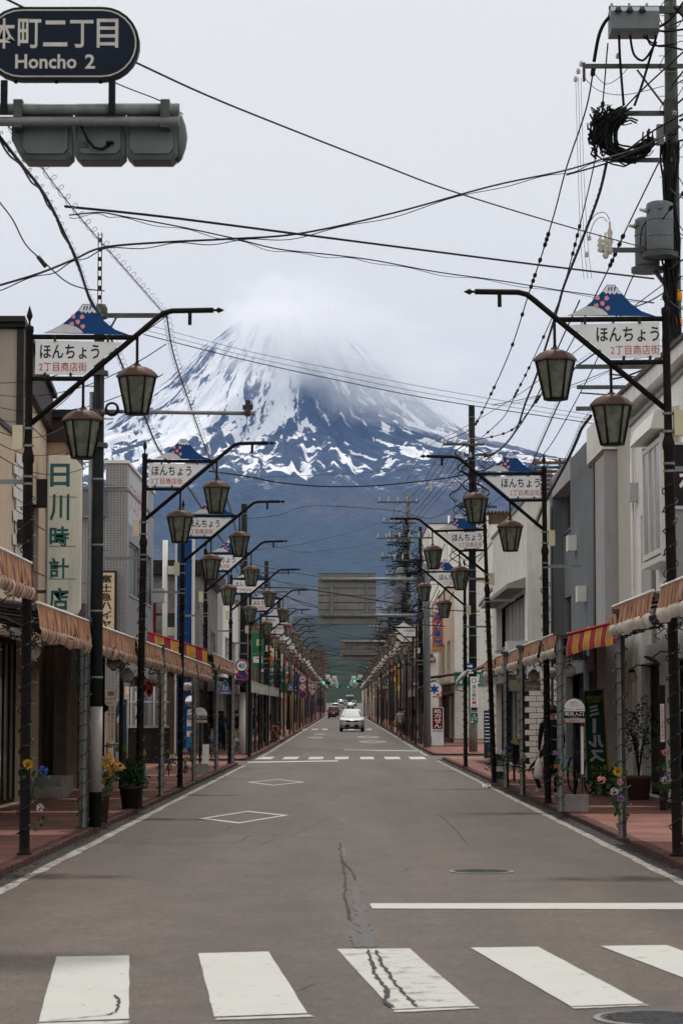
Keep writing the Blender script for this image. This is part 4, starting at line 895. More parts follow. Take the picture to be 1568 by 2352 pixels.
def build_lamp(side, kind, far=False):
    """local: base at the origin, arm towards the road; everything drawn for the left kerb and mirrored in plan for the right"""
    s = 1 if side < 0 else -1
    root = thing('street_lamp', 'lamp', 'street lamp')
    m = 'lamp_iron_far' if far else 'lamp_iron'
    b = MB(); b.lathe([(.085, 0), (.085, .02), (.06, .025), (.057, .1), (.054, 4.25), (.066, 4.28), (.066, 4.34), (.055, 4.37), (.043, 4.42), (.041, 5.70), (.047, 5.71), (.047, 5.77), (.02, 5.785)], n=10 if far else 14); b.build('pole', m, root)
    MB().lathe([(.012, 5.78), (.012, 5.83), (.036, 5.89), (.0005, 6.01)], n=6, smooth=False).build('finial', m, root)
    arm = [(s * .03, 0, 4.70), (s * 1.40, 0, 5.875), (s * 1.47, 0, 5.93), (s * 1.56, 0, 5.955), (s * 2.02, 0, 5.965)]
    a = MB().tube(arm, .031, 8).build('arm', m, root)
    MB().tube([(s * 2.015, 0, 5.965), (s * 2.05, 0, 5.965), (s * 2.075, 0, 5.965), (s * 2.14, 0, 5.965)], [.014, .014, .034, .002], 6, smooth=False).build('spear_tip', m, a)
    MB().box(s * 1.76 - .02, s * 1.76 + .02, -.02, .02, 5.80, 5.95).build('hanger', m, a)
    MB().cyl((s * .04, 0, 5.657), (s * 1.17, 0, 5.657), .029, n=8).build('crossbar', m, root); MB().cyl((s * .04, 0, 5.195), (s * .62, 0, 5.195), .027, n=8).build('crossbar', m, root)
    lantern(root, s * 1.183, 5.344, far); lantern(root, s * .594, 4.857, far)
    P = [(.07, 5.622), (1.02, 5.60), (.592, 5.235), (.065, 5.244)]; P = [(s * x, z) for x, z in P]
    pn = MB().prism(P, -.012, .002).build('name_panel', 'sign_white_rusty' if kind == 3 else 'sign_white', root)
    c = MB()
    for x, z in ((.28, 5.64), (.86, 5.64), (.175, 5.225), (.455, 5.225)): c.box(s * x - .012, s * x + .012, -.03, .03, z - .035, z + .035)
    c.build('clip', 'dark_trim' if not far else m, pn)
    def rect(x0, x1): return (s * x0, s * x1) if s > 0 else (s * x1 + .0, s * x0)
    if kind == 2:
        lettering('ほんちょう', *((.119, .77) if s > 0 else (-.74, -.075)), 5.413, 5.572, -.0145, 'letter_black', pn, bold=.014)
        lettering('2丁目商店街', *((.109, .63) if s > 0 else (-.595, -.075)), 5.275, 5.378, -.0145, 'letter_red' if s > 0 else 'letter_red_faded', pn, bold=.004)
    else:
        lettering('3丁目商栄会', *((.10, .62) if s > 0 else (-.62, -.1)), 5.44, 5.56, -.0145, 'letter_navy', pn, bold=.012)
        lettering('HONCHO', *((.22, .5) if s > 0 else (-.5, -.22)), 5.31, 5.38, -.0145, 'letter_orange', pn, bold=.004)
    if kind == 2:
        F = [(.154, 5.70), (.25, 5.738), (.36, 5.80), (.46, 5.885), (.53, 5.955), (.581, 6.025), (.666, 6.025), (.735, 5.935), (.83, 5.826), (.94, 5.742), (1.093, 5.685)]
        ox = 0 if s > 0 else -1.20
        f = MB().prism([(x + ox, z) for x, z in F], -.010, .002).build('mountain_plate', 'fuji_blue', root)
        sn = [(.586, 6.018), (.661, 6.018), (.735, 5.93), (.70, 5.925), (.685, 5.945), (.66, 5.918), (.635, 5.94), (.612, 5.92), (.59, 5.945), (.57, 5.925), (.555, 5.95), (.533, 5.945)]
        MB().prism([(x + ox, z) for x, z in sn], -.0125, -.0105).build('snow_cap', 'sign_white', f)
        sl = MB()
        for x in (.588, .617, .652): sl.prism([(x + ox, 5.958), (x + ox + .012, 5.956), (x + ox + .026, 6.0), (x + ox + .012, 6.004)], -.0145, -.0128)
        sl.build('snow_slash', 'fuji_blue', f)
        cl = [(.165, 5.703), (.25, 5.735), (.36, 5.795), (.41, 5.797), (.47, 5.788), (.53, 5.76), (.575, 5.725), (.59, 5.70)]
        MB().prism([(x + ox, z) for x, z in cl], -.0125, -.0105).build('cloud_patch', 'fuji_grey', f)
        for x, z, an in ((.48, 5.885, .6), (.575, 5.88, -.8), (.53, 5.825, .2), (.465, 5.80, .3), (.585, 5.775, 2.2)):
            pl = [(0, -.03), (.02, -.012), (.024, .012), (.01, .028), (.0, .018), (-.01, .028), (-.024, .012), (-.02, -.012)]; ca, sa = math.cos(an), math.sin(an)
            MB().prism([(x + ox + p * ca - q * sa, z + p * sa + q * ca) for p, q in pl], -.0145, -.0128).build('petal', 'petal_pink', f)
    else:
        F = [(.2, 5.70), (.38, 5.76), (.5, 5.84), (.585, 5.95), (.655, 5.95), (.74, 5.84), (.86, 5.76), (1.05, 5.70)]; ox = 0 if s > 0 else -1.25
        MB().prism([(x + ox, z) for x, z in F], -.010, .002).build('mountain_plate', 'sign_white_rusty', root)
    MB().cbox((-s * .115, -.01, 4.54), (.11, .10, .27)).build('meter_box', 'box_cream', root)
    c = MB()
    for z in (4.44, 4.63, 4.02, 4.10): c.lathe([(.062, z), (.062, z + .025)], n=10, smooth=False)
    c.build('band', 'galv', root)
    MB().box(*sorted((-s * .06, -s * .62)), -.02, .02, 4.03, 4.08).build('bracket_bar', 'galv', root)
    return root
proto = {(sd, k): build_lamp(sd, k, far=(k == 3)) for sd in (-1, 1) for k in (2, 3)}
used = set()
def string_lights(parent, r, z0, z1, turns, seed, n=14):
    random.seed(seed); pts = []; bl = MB(); ph = random.uniform(0, 6)
    N_ = int(turns * n)
    for i in range(N_ + 1):
        a = ph + 2 * math.pi * i / n; rr = r + .012 + random.uniform(0, .018); z = z0 + (z1 - z0) * i / N_ + random.uniform(-.02, .02); p = Vector((rr * math.cos(a), rr * math.sin(a), z)); pts.append(p)
        if i % 5 == 0: q = p + Vector((math.cos(a), math.sin(a), random.uniform(-.4, .8))).normalized() * .045; bl.tube([p, q], [.006, .004], 4)
    w_ = MB().tube(pts, .0075, 4).build('string_lights', 'wire_green', parent)
    bl.build('bulbs', 'bulb', w_)
def place_lamp(side, kind, x, y, label, lean=0.0, scale=1.0):
    key = (side, kind); p = proto[key]
    o = p if key not in used else copy_tree(p); used.add(key)
    o.location = (x, y, gnd(y) + SW); o.rotation_euler = (.010 * math.sin(y * 1.7), lean + (.006 * math.sin(y * 2.9) if y > 35 else 0), .035 * math.sin(y * 4.1)); o.scale = (scale,) * 3
    o['label'] = label; o['group'] = 'lantern street lamps along both kerbs'; return o
spec = [(-1, 2, -3.46, 26.4, 0, 1), (-1, 2, -3.32, 39.4, .004, 1), (-1, 2, -3.4, 50.4, 0, 1), (-1, 2, -3.55, 62.4, 0, 1), (-1, 2, -3.5, 74.2, 0, 1), (-1, 2, -3.38, 86.8, 0, 1.0),
        (1, 2, 3.58, 26.2, -.012, 1.03), (1, 2, 3.48, 41.6, -.012, 1), (1, 2, 3.34, 54.2, -.032, 1), (1, 2, 3.52, 70.5, 0, 1)]
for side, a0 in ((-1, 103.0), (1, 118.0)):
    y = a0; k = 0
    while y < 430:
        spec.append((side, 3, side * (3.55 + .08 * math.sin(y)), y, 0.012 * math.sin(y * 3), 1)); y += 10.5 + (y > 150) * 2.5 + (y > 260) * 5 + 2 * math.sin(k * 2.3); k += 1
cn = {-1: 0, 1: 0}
for n_, (side, kind, x, y, lean, scl) in enumerate(spec):
    i = cn[side]; cn[side] += 1; sn_ = 'left' if side < 0 else 'right'
    lab = f'brown lantern street lamp with blue mountain plate, {ORD[i]} from the front on the {sn_} kerb' if kind == 2 else f'rusty lantern street lamp with plain white mountain plate, {ORD[i]} on the {sn_} kerb'
    o = place_lamp(side, kind, x, y, lab, lean, scl)
for side in (-1, 1):                                         # fairy lights wound round the nearest poles
    for i, (sd, kind, x, y, *_r) in enumerate([q for q in spec if q[0] == side and q[1] == 2][:5]):
        lp = [o for o in COL.objects if o.name.startswith('street_lamp') and o.type == 'EMPTY' and abs(o.location.y - y) < .01 and o.location.x * side > 0][0]
        string_lights(lp, .055, .15, 3.9, 17, 100 + i + (50 if side > 0 else 0))

# arcade posts
def arcade_post(x, y, label, h=2.75, r=.052, lights=True, m='post_grey'):
    t = thing('arcade_post', label, 'post', (x, y, gnd(y) + SW), 0, 'arcade posts along the kerbs')
    MB().lathe([(r + .03, 0), (r + .03, .012), (r, .014), (r, h)], n=12).build('pole', m, t)
    MB().box(-.1, .1, -.04, .04, h, h + .06).build('bracket', 'galv_dark', t)
    if lights: string_lights(t, r, .1, h - .2, 13, int(y * 10))
    return t
for i, (x, y) in enumerate([(-3.50, 32.6), (-3.40, 45.2), (-3.44, 55.6), (-3.40, 64.6), (-3.5, 78.0 - 1.5)]):
    arcade_post(x, y, f'grey arcade post wound with fairy lights, {ORD[i]} from the front on the left kerb')
for i, (x, y) in enumerate([(3.40, 29.8), (3.36, 37.8), (3.34, 45.6), (3.33, 50.0)]):
    arcade_post(x, y, f'grey arcade post wound with fairy lights, {ORD[i]} from the front on the right kerb')
for i in range(11): arcade_post(-3.62, 90.5 + i * 4.3 + .6 * math.sin(i * 3), f'dark brown arcade post beyond the junction on the left, {ORD[i]} of the row', 2.75, .05, False, 'lamp_iron')
for i in range(7): arcade_post(3.72, 112.5 + i * 4.4 + .5 * math.sin(i * 2), f'dark brown arcade post beyond the junction on the right, {ORD[i]} of the row', 2.75, .05, False, 'lamp_iron')
for i in range(18):
    sd = -1 if i % 2 else 1
    arcade_post(sd * (3.65 + .1 * math.sin(i)), 142 + i * 9.3, f'thin distant post, {ORD[i // 2]} of the far row on the {"left" if sd < 0 else "right"} kerb', random.uniform(2.8, 4.5), .05, False, random.choice(['lamp_iron', 'lamp_iron_far', 'galv', 'post_grey']))

# striped awnings ---------------------------------------------------
def stripe_mat(name, cols, period, line=None):
    m, t, b = newmat(name); n = t.nodes.new; l = t.links.new; b.inputs['Roughness'].default_value = .75
    tc = n('ShaderNodeTexCoord'); s = n('ShaderNodeSeparateXYZ'); l(tc.outputs['Object'], s.inputs[0])
    d = n('ShaderNodeMath'); d.operation = 'DIVIDE'; d.inputs[1].default_value = period; l(s.outputs['Y'], d.inputs[0])
    f = n('ShaderNodeMath'); f.operation = 'FRACT'; l(d.outputs[0], f.inputs[0])
    c = n('ShaderNodeValToRGB'); c.color_ramp.interpolation = 'CONSTANT'; e = c.color_ramp.elements
    e[0].position = 0; e[0].color = (*cols[0][1], 1); e[1].position = cols[1][0]; e[1].color = (*cols[1][1], 1)
    for p, q in cols[2:]: x = e.new(p); x.color = (*q, 1)
    l(f.outputs[0], c.inputs[0])
    z = n('ShaderNodeTexNoise'); z.inputs['Scale'].default_value = 3; z.inputs['Detail'].default_value = 6; l(tc.outputs['Object'], z.inputs['Vector'])
    r = n('ShaderNodeMapRange'); r.inputs[1].default_value = .3; r.inputs[2].default_value = .7; r.inputs[3].default_value = .6; r.inputs[4].default_value = 1.15; l(z.outputs['Fac'], r.inputs[0])
    x = n('ShaderNodeMix'); x.data_type = 'RGBA'; x.blend_type = 'MULTIPLY'; x.inputs[0].default_value = 1; l(c.outputs[0], x.inputs[6]); l(r.outputs[0], x.inputs[7]); l(x.outputs[2], b.inputs['Base Color'])
stripe_mat('awning_tan', [(0, (.47, .235, .11)), (.38, (.13, .02, .022)), (.52, (.47, .235, .11)), (.8, (.24, .06, .05))], .42)
stripe_mat('awning_ruffle', [(0, (.5, .38, .26)), (.5, (.26, .10, .08))], .26)
stripe_mat('awning_redyellow', [(0, (.42, .02, .03)), (.46, (.6, .55, .5)), (.5, (.55, .30, .02)), (.96, (.6, .55, .5))], .46)
stripe_mat('awning_blue', [(0, (.03, .05, .16)), (.5, (.55, .48, .34))], 1.6)
mat('petal_red', (.4, .02, .03), .7); mat('awning_pale', (.55, .49, .42), .8, 0, .25, 6, stain=.3); mat('awning_grey', (.30, .29, .26), .7, 0, .15, 4, stain=.35)
def cloth(y0, y1, rows, seed, amp):
    """a hanging strip: rows are (x, z); waved in x, sagging a little"""
    rs = np.random.default_rng(seed); n = max(8, int((y1 - y0) / .07)); b = MB(); vs = []
    ph = rs.uniform(0, 6, 4)
    for i in range(n + 1):
        y = y0 + (y1 - y0) * i / n; q = y - y0
        for j, (x, z) in enumerate(rows):
            k = j / max(1, len(rows) - 1)
            wv = amp * k * (.5 * math.sin(q * 7 + ph[0]) + .35 * math.sin(q * 17 + ph[1] + j) + .3 * rs.normal()) ; sg = amp * .8 * k * (math.sin(q * 3.1 + ph[2]) + .4 * rs.normal())
            vs.append((x + wv, y, z + sg))
    m = len(rows); b.add(vs, [(i * m + j, i * m + j + 1, (i + 1) * m + j + 1, (i + 1) * m + j) for i in range(n) for j in range(m - 1)], True); return b
def awning(side, y0, y1, zt, label, style='tan', X=None, h=.27, seed=0, X1=None, dz=0.0):
    X = X if X is not None else (-3.42 if side < 0 else 3.42); g = gnd(y0)
    t = thing('shop_awning', label, 'awning', (X, y0, g), 0, 'awnings along the arcades'); L_ = y1 - y0; s = -side     # s points to the road
    if X1 is not None: t.rotation_euler.z = -math.atan2(X1 - X, y1 - y0); L_ = math.hypot(X1 - X, y1 - y0)
    fm = {'tan': 'awning_tan', 'redyellow': 'awning_redyellow', 'grey': 'awning_grey', 'blue': 'awning_blue'}[style]
    if style in ('tan', 'grey'):
        cloth(0, L_, [(s * .03, zt), (s * .05, zt - h * .5), (s * .06, zt - h)], seed, .024).build('fascia', fm, t, False)
        if style == 'tan': cloth(0, L_, [(s * .065, zt - h + .01), (s * .085, zt - h - .04), (s * .07, zt - h - .09), (s * .04, zt - h - .135)], seed + 1, .02).build('ruffle', 'awning_ruffle' if side < 0 else 'awning_pale', t, False)
        MB().cyl((s * .03, 0, zt + .012), (s * .03, L_, zt + .012), .016, n=6).build('piping', 'letter_white' if style == 'tan' else 'awning_grey', t)
    else:
        c_ = cloth(0, L_, [(s * .02, zt), (s * .04, zt - h * .35), (s * .06, zt - h * .7), (s * .05, zt - h)], seed, .012); c_.v = [(p[0], p[1], p[2] + dz * p[1] / L_) for p in c_.v]; c_.build('valance', fm, t, False)
        MB().tube([(s * .02, 0, zt + .015), (s * .02, L_, zt + .015 + dz)], .022, 6).build('piping', 'petal_red' if dz else 'awning_pale', t)
    if X1 is not None:
        MB().tube([(s * .02, 0, zt - h), (s * .02, 0, zt + .02)], .02, 6).build('side_bar', 'galv_dark', t)
        return t
    b = MB(); x0, x1 = 0.0, -s * 2.05
    b.add([(x0, 0, zt), (x0, L_, zt), (x1, L_, zt + .3), (x1, 0, zt + .3), (x0, 0, zt - .02), (x0, L_, zt - .02), (x1, L_, zt + .28), (x1, 0, zt + .28)], [(0, 1, 2, 3), (7, 6, 5, 4), (0, 4, 5, 1), (1, 5, 6, 2), (2, 6, 7, 3), (3, 7, 4, 0)]); b.build('roof_sheet', 'sheet_grey', t)
    f = MB(); f.cyl((0, 0, zt - .06), (0, L_, zt - .06), .022, n=6)
    for q in np.linspace(.05, L_ - .05, max(2, int(L_ / 1.5) + 1)): f.cyl((0, q, zt - .06), (x1, q, zt + .22), .018, n=5); f.cyl((0, q, zt - .3), (x1 * .3, q, zt - .04), .012, n=5)
    f.build('frame', 'galv_dark', t)
    # old lights and dead leaves tangled under the edge
    rs = random.Random(seed); k = MB()
    for i in range(int(L_ * 9)):
        y = rs.uniform(0, L_); x = -s * rs.uniform(-.02, .5); z = zt - h - rs.uniform(-.1, .08); p = [Vector((x, y, z))]
        for j in range(4): p.append(p[-1] + Vector((rs.uniform(-.08, .08), rs.uniform(-.16, .16), rs.uniform(-.08, .06))))
        k.tube(p, .008, 3)
    if style != 'grey': k.build('tangled_wire', 'dark_trim', t)
    return t
LA = [(22.6, 26.2, 3.22, 'tan'), (26.7, 32.1, 2.82, 'tan'), (33.4, 39.2, 2.81, 'tan'), (39.6, 45.0, 2.82, 'tan'), (45.4, 50.2, 2.82, 'tan'), (50.7, 55.4, 2.81, 'tan'), (55.8, 61.6, 2.81, 'tan'), (62.8, 73.6, 3.16, 'tan')]
for i, (a, c, z, st) in enumerate(LA): awning(-1, a, c, z, f'tan and maroon striped awning with ruffle, {ORD[i]} from the front on the left', st, seed=10 + i)
awning(-1, 59.6, 60.6, 3.60, 'red and yellow striped awning above the tan ones on the left', 'redyellow', X=-4.85, seed=31, X1=-3.44, h=.5, dz=-.42)
RA = [(22.4, 25.9, 2.95, 'tan'), (26.5, 30.6, 2.94, 'tan'), (38.6, 41.4, 2.88, 'tan'), (42.0, 46.2, 2.88, 'tan'), (46.7, 54.0, 2.86, 'tan'), (54.5, 58.5, 2.84, 'tan')]
for i, (a, c, z, st) in enumerate(RA): awning(1, a, c, z, f'tan and maroon striped awning with pale ruffle, {ORD[i]} from the front on the right', st, h=.24, seed=50 + i)
awning(1, 35.6, 37.6, 2.95, 'red and yellow striped awning over the bus stop on the right', 'redyellow', X=4.07, seed=71, X1=3.50, h=.31, dz=-.13)
for i in range(9): awning(-1, 91 + i * 4.4, 95.2 + i * 4.4, 2.85, f'plain grey awning beyond the junction on the left, {ORD[i]} of the row', 'grey', X=-3.55, h=.42, seed=90 + i)
for i in range(4): awning(1, 120.5 + i * 4.4, 124.7 + i * 4.4, 2.85, f'plain grey awning beyond the junction on the right, {ORD[i]} of the row', 'grey', X=3.7, h=.4, seed=110 + i)
awning(1, 112.5, 118.5, 3.3, 'blue and cream striped awning behind the grey signal pole', 'blue', X=3.95, seed=130)

# utility poles -----------------------------------------------------
mat('pole_concrete', (.17, .165, .15), .85, 0, .2, 3, bump=.3, bscale=40, stain=.4); mat('pole_dark', (.014, .017, .016), .7, .2, .3, 4, stain=.3); mat('pole_grey_paint', (.17, .19, .20), .5, .1, .12, 3, stain=.25)
mat('transformer', (.16, .175, .19), .5, .2, .12, 3, stain=.2); mat('porcelain', (.5, .46, .40), .3, 0, .1, 8); mat('tag_orange', (.7, .24, .01), .5); mat('tag_yellow', (.6, .42, .01), .5)
def insulator(t, p, h=.16, r=.045):
    p = Vector(p); MB().lathe([(r * .5, 0), (r, h * .12), (r * .5, h * .25), (r, h * .4), (r * .5, h * .52), (r * .85, h * .66), (r * .35, h * .8), (r * .3, h)], p, 8).build('insulator', 'porcelain', t)
def upole(x, y, H, r0, r1, label, m='pole_concrete', white=None):
    t = wthing('utility_pole', label, 'utility pole', (x, y, gnd(y) + SW), 'utility poles')
    g = gnd(y) + SW
    MB().tube([(x, y, g), (x, y, g + H * .5), (x, y, g + H)], [r0, (r0 + r1) / 2, r1], 16).build('shaft', m, t)
    b = MB()
    for k in range(int(H / .9)):
        z = g + 2 + k * .9
        if z < g + H - .2: rr = r0 + (r1 - r0) * (z - g) / H; b.tube([(x, y, z), (x, y, z + .03)], rr + .006, 16)
    b.build('band', 'galv', t); s = MB()
    for k in range(int(H / .45) - 5):
        z = g + 2.4 + k * .45; rr = r0 + (r1 - r0) * (z - g) / H; d = 1 if k % 2 else -1
        s.cyl((x + d * rr, y, z), (x + d * (rr + .13), y, z), .009, n=5)
    s.build('step_bolt', 'galv', t)
    if white: MB().tube([(x, y, g + white[0]), (x, y, g + white[1])], r0 * 1.02, 16).build('sleeve', white[2], t)
    return t
# right: tall pole with transformers rising behind the white building
PX = at(1546, 700, 52); y = 52.0; x = PX.x
t = upole(x, y, 18.6, .20, .13, 'tall concrete pole with twin transformers and cable coil at upper right', mat('pole_near', (.075, .08, .075), .8, 0, .2, 3, stain=.5))
def zz(v): return at(1546, v, 52).z
def xx(u, v=700): return at(u, v, 52).x
for v, ua, ub, hh in ((157, 1342, 1580, .09), (28, 1395, 1640, .16), (578, 1375, 1546, .10), (845, 1320, 1546, .09), (892, 1322, 1546, .08), (941, 1320, 1546, .09), (372, 1400, 1546, .09), (265, 1402, 1546, .10)):
    MB().box(xx(ua, v), xx(ub, v), y - .22, y - .14, zz(v) - hh / 2, zz(v) + hh / 2).build('crossarm', 'galv_dark', t)
MB().box(xx(1335, 170), xx(1341, 170), y - .25, y - .16, zz(192), zz(150)).build('end_bracket', 'galv_dark', t)
b = MB(); b.cyl((xx(1460, 160), y - .17, zz(165)), (xx(1528, 240), y - .17, zz(255)), .025, n=5); b.cyl((xx(1395, 860), y - .2, zz(862)), (xx(1540, 880), y - .2, zz(878)), .02, n=5); b.cyl((xx(1330, 905), y - .2, zz(905)), (xx(1540, 920), y - .2, zz(920)), .018, n=5); b.build('brace', 'galv_dark', t)
# switch box
bx = MB(); xa, xb, za, zb = xx(1393, 70), xx(1502, 70), zz(96), zz(38); bx.prism([(y - .75, za), (y - .2, za), (y - .2, zb), (y - .75, zb), (y - .85, zb - .12), (y - .85, za + .06)], xa, xb, 'YZ'); sw = bx.build('switch_box', 'transformer', t)
c = MB()
for u in (1408, 1434, 1462): c.lathe([(.07, 0), (.085, .03), (.06, .07), (.05, .12)], (xx(u, 52), y - .93, zz(56)), 10)
c.build('bushing', 'iron', sw)
for u in (1400, 1440, 1480):
    c = MB(); c.cyl((xx(u, 36), y - .4, zz(36)), (xx(u, 20), y - .3, zz(18)), .03, n=6); c.build('hanger', 'galv_dark', sw)
# twin transformers
for u, va, vb, dy, r_ in ((1508, 474, 588, -.45, .29), (1487, 497, 610, .15, .27)):
    cx = xx(u, 530); z1_, z0_ = zz(va), zz(vb)
    tr = MB().lathe([(r_ * .9, z0_), (r_, z0_ + .05), (r_, z1_ - .1), (r_ * .98, z1_ - .04), (r_ * .7, z1_), (.0001, z1_ + .02)], (cx, y + dy, 0), 20).build('transformer', 'transformer', t)
    for q in (.3, .62): MB().lathe([(r_ + .012, z0_ + (z1_ - z0_) * q), (r_ + .012, z0_ + (z1_ - z0_) * q + .03)], (cx, y + dy, 0), 20).build('rib', 'transformer', tr)
    for a in (2.6, 3.7, 4.6): MB().cbox((cx + r_ * math.cos(a), y + dy + r_ * math.sin(a), z1_ - .15), (.08, .08, .1)).build('lug', 'transformer', tr)
    MB().lathe([(r_ * 1.32, z0_ - .12), (r_ * 1.32, z0_ - .02)], (cx, y + dy, 0), 20, False).build('platform', 'galv_dark', tr)
    b = MB(); b.cyl((cx - r_, y + dy - .1, z1_ - .22), (cx - r_ - .16, y + dy - .18, z1_ - .2), .045, .03, 8); b.build('bushing', 'porcelain', tr)
MB().cyl((xx(1500, 620), y, zz(618)), (x, y, zz(680)), .05, n=6).build('brace', 'galv_dark', t)
# cut-out insulators on the left arm, line insulators at the crossarm end

for u, va, vb in ((1396, 590, 515), (1386, 600, 540), (1374, 585, 545)): insulator(t, (xx(u, 550), y - .3, zz(va)), zz(vb) - zz(va), .075)
for u, v in ((1332, 152), (1325, 169), (1319, 187), (1415, 134), (1350, 550), (1344, 588)): insulator(t, (xx(u, v), y - .2, zz(v) - .06), .13, .055)
pass
b = MB(); b.box(xx(1519, 280), xx(1548, 280), y - .5, y - .24, zz(318), zz(240)); b.build('junction_box', 'post_grey', t); b = MB(); b.box(xx(1503, 330), xx(1518, 330), y - .4, y - .2, zz(340), zz(295)); b.build('junction_box', 'transformer', t)
lettering('力', xx(1535, 270), xx(1545, 270), zz(276), zz(266), y - .506, 'letter_white', t, 'character')
for v0, v1 in ((693, 668), (748, 733)): MB().tube([(x, y, zz(v0)), (x, y, zz(v1))], .18, 16).build('orange_band', 'tag_orange', t)
# a tangle of looped cables held by a square frame
rs = random.Random(3); c = MB()
for i in range(40):
    cu, cv = 1438 + rs.uniform(-12, 12), 318 + rs.uniform(-10, 10); ru, rv = rs.uniform(32, 74), rs.uniform(36, 58); a0 = rs.uniform(1.2, 2.2); a1 = rs.uniform(4.6, 6.6); pts = []
    for k in range(15):
        a = a0 + (a1 - a0) * k / 14; pts.append((xx(cu + ru * math.cos(a), cv), y - .25 + rs.uniform(-.12, .12) + .1 * math.sin(a * 2 + i), zz(cv - rv * math.sin(a)) + rs.uniform(-.04, .04)))
    c.tube(pts, rs.choice([.014, .022, .032]), 4)
for i in range(70):
    u, v = rs.uniform(1352, 1398), rs.uniform(262, 350); pts = []
    for k in range(7): pts.append((xx(u + rs.uniform(-9, 9), v), y - .3 + rs.uniform(-.1, .1), zz(v + k * 6 - 18 + rs.uniform(-6, 6))))
    c.tube(pts, rs.choice([.014, .02, .026]), 4)
c.build('cable_coil', 'black_rubber', t)
c = MB()
for i in range(12):
    u0 = rs.uniform(1518, 1552); pts = [(xx(u0 + 6 * math.sin(k * 1.3 + i), 500), y - .2 - rs.uniform(0, .1), zz(330 + k * 45)) for k in range(16)]; c.tube(pts, rs.choice([.015, .025, .035]), 5)
for i in range(9):
    pts = [(xx(1540 + 28 * math.cos(a + i), 400), y - .25, zz(40 + i * 95 + 34 * math.sin(a))) for a in np.linspace(0, 5, 12)]; c.tube(pts, .012, 4)
c.build('riser_cable', 'black_rubber', t)
for px_, r_ in (([(1415, 95), (1420, 150), (1428, 250)], .03), ([(1440, 96), (1450, 130), (1466, 146), (1480, 140), (1500, 110)], .028), ([(1470, 97), (1500, 118), (1525, 120), (1560, 128)], .024), ([(1440, 55), (1455, 72), (1490, 80), (1530, 60), (1568, 10)], .03), ([(1462, 55), (1485, 76), (1520, 86), (1580, 78)], .026), ([(1478, 95), (1490, 118), (1540, 115)], .02),
               ([(1396, 50), (1380, 70), (1368, 100), (1360, 150)], .04), ([(1500, 95), (1485, 150), (1470, 200), (1452, 250)], .03), ([(1360, 175), (1385, 200), (1412, 190), (1440, 162)], .008), ([(1335, 182), (1370, 215), (1430, 225), (1520, 205)], .008), ([(1540, 30), (1568, 60)], .03), ([(1530, 215), (1580, 150)], .02), ([(1520, 330), (1470, 350), (1400, 372), (1380, 370)], .026), ([(1545, 250), (1590, 210)], .022), ([(1555, 285), (1600, 260)], .03),
               ([(1390, 515), (1378, 505), (1362, 515), (1350, 545)], .008), ([(1396, 512), (1385, 495), (1365, 498), (1348, 520)], .008), ([(1488, 505), (1470, 530), (1465, 570)], .014), ([(1500, 500), (1482, 520), (1478, 580)], .012), ([(1560, 640), (1530, 670), (1480, 700), (1420, 720)], .014), ([(1568, 800), (1500, 840), (1440, 866), (1395, 876)], .02), ([(1540, 640), (1520, 660), (1530, 690), (1545, 660)], .012)):
    MB().tube(spline([(xx(u, v), y - .28 - .2 * (v < 130), zz(v)) for u, v in px_]), r_, 5).build('jumper_cable', 'black_rubber', t)
done()
# right: dark pole carrying the dentist's sign at the junction
p = at(1086, 1722, 99); x, y = p.x, 99.0
t = upole(x, y, 14.2, .175, .13, 'dark utility pole at the junction carrying the dentist sign', 'pole_dark', (.0, 1.55, 'pole_concrete'))
def zz(v): return at(1100, v, 99).z
def xx(u): return at(u, 1300, 99).x
for v, ua, ub in ((1022, 1017, 1112), (1046, 1060, 1130), (1165, 1050, 1140), (1330, 1040, 1120)):
    MB().box(xx(ua), xx(ub), y - .24, y - .16, zz(v) - .05, zz(v) + .05).build('crossarm', 'galv_dark', t)

for u in (1021, 1051, 1076): insulator(t, (xx(u), y - .2, zz(1021)), .3, .07)
for u in (1062, 1080, 1122): insulator(t, (xx(u), y - .3, zz(1052)), .22, .07)
insulator(t, (xx(986 + 3), y - .2, zz(1130)), .5, .07); pass
MB().lathe([(.24, zz(1268)), (.26, zz(1264)), (.26, zz(1205)), (.2, zz(1198)), (.0001, zz(1196))], (xx(1078), y - .45, 0), 16).build('transformer', 'pole_dark', t)
rs = random.Random(9); c = MB()
for i in range(46):
    u, v = rs.uniform(1040, 1125), rs.uniform(1020, 1260); pts = [(xx(u + 14 * math.sin(k * .9 + i)), y - .3 + rs.uniform(-.2, .2), zz(v + k * 7)) for k in range(8)]; c.tube(pts, rs.choice([.012, .02, .03]), 4)
c.build('cable_tangle', 'black_rubber', t); done()
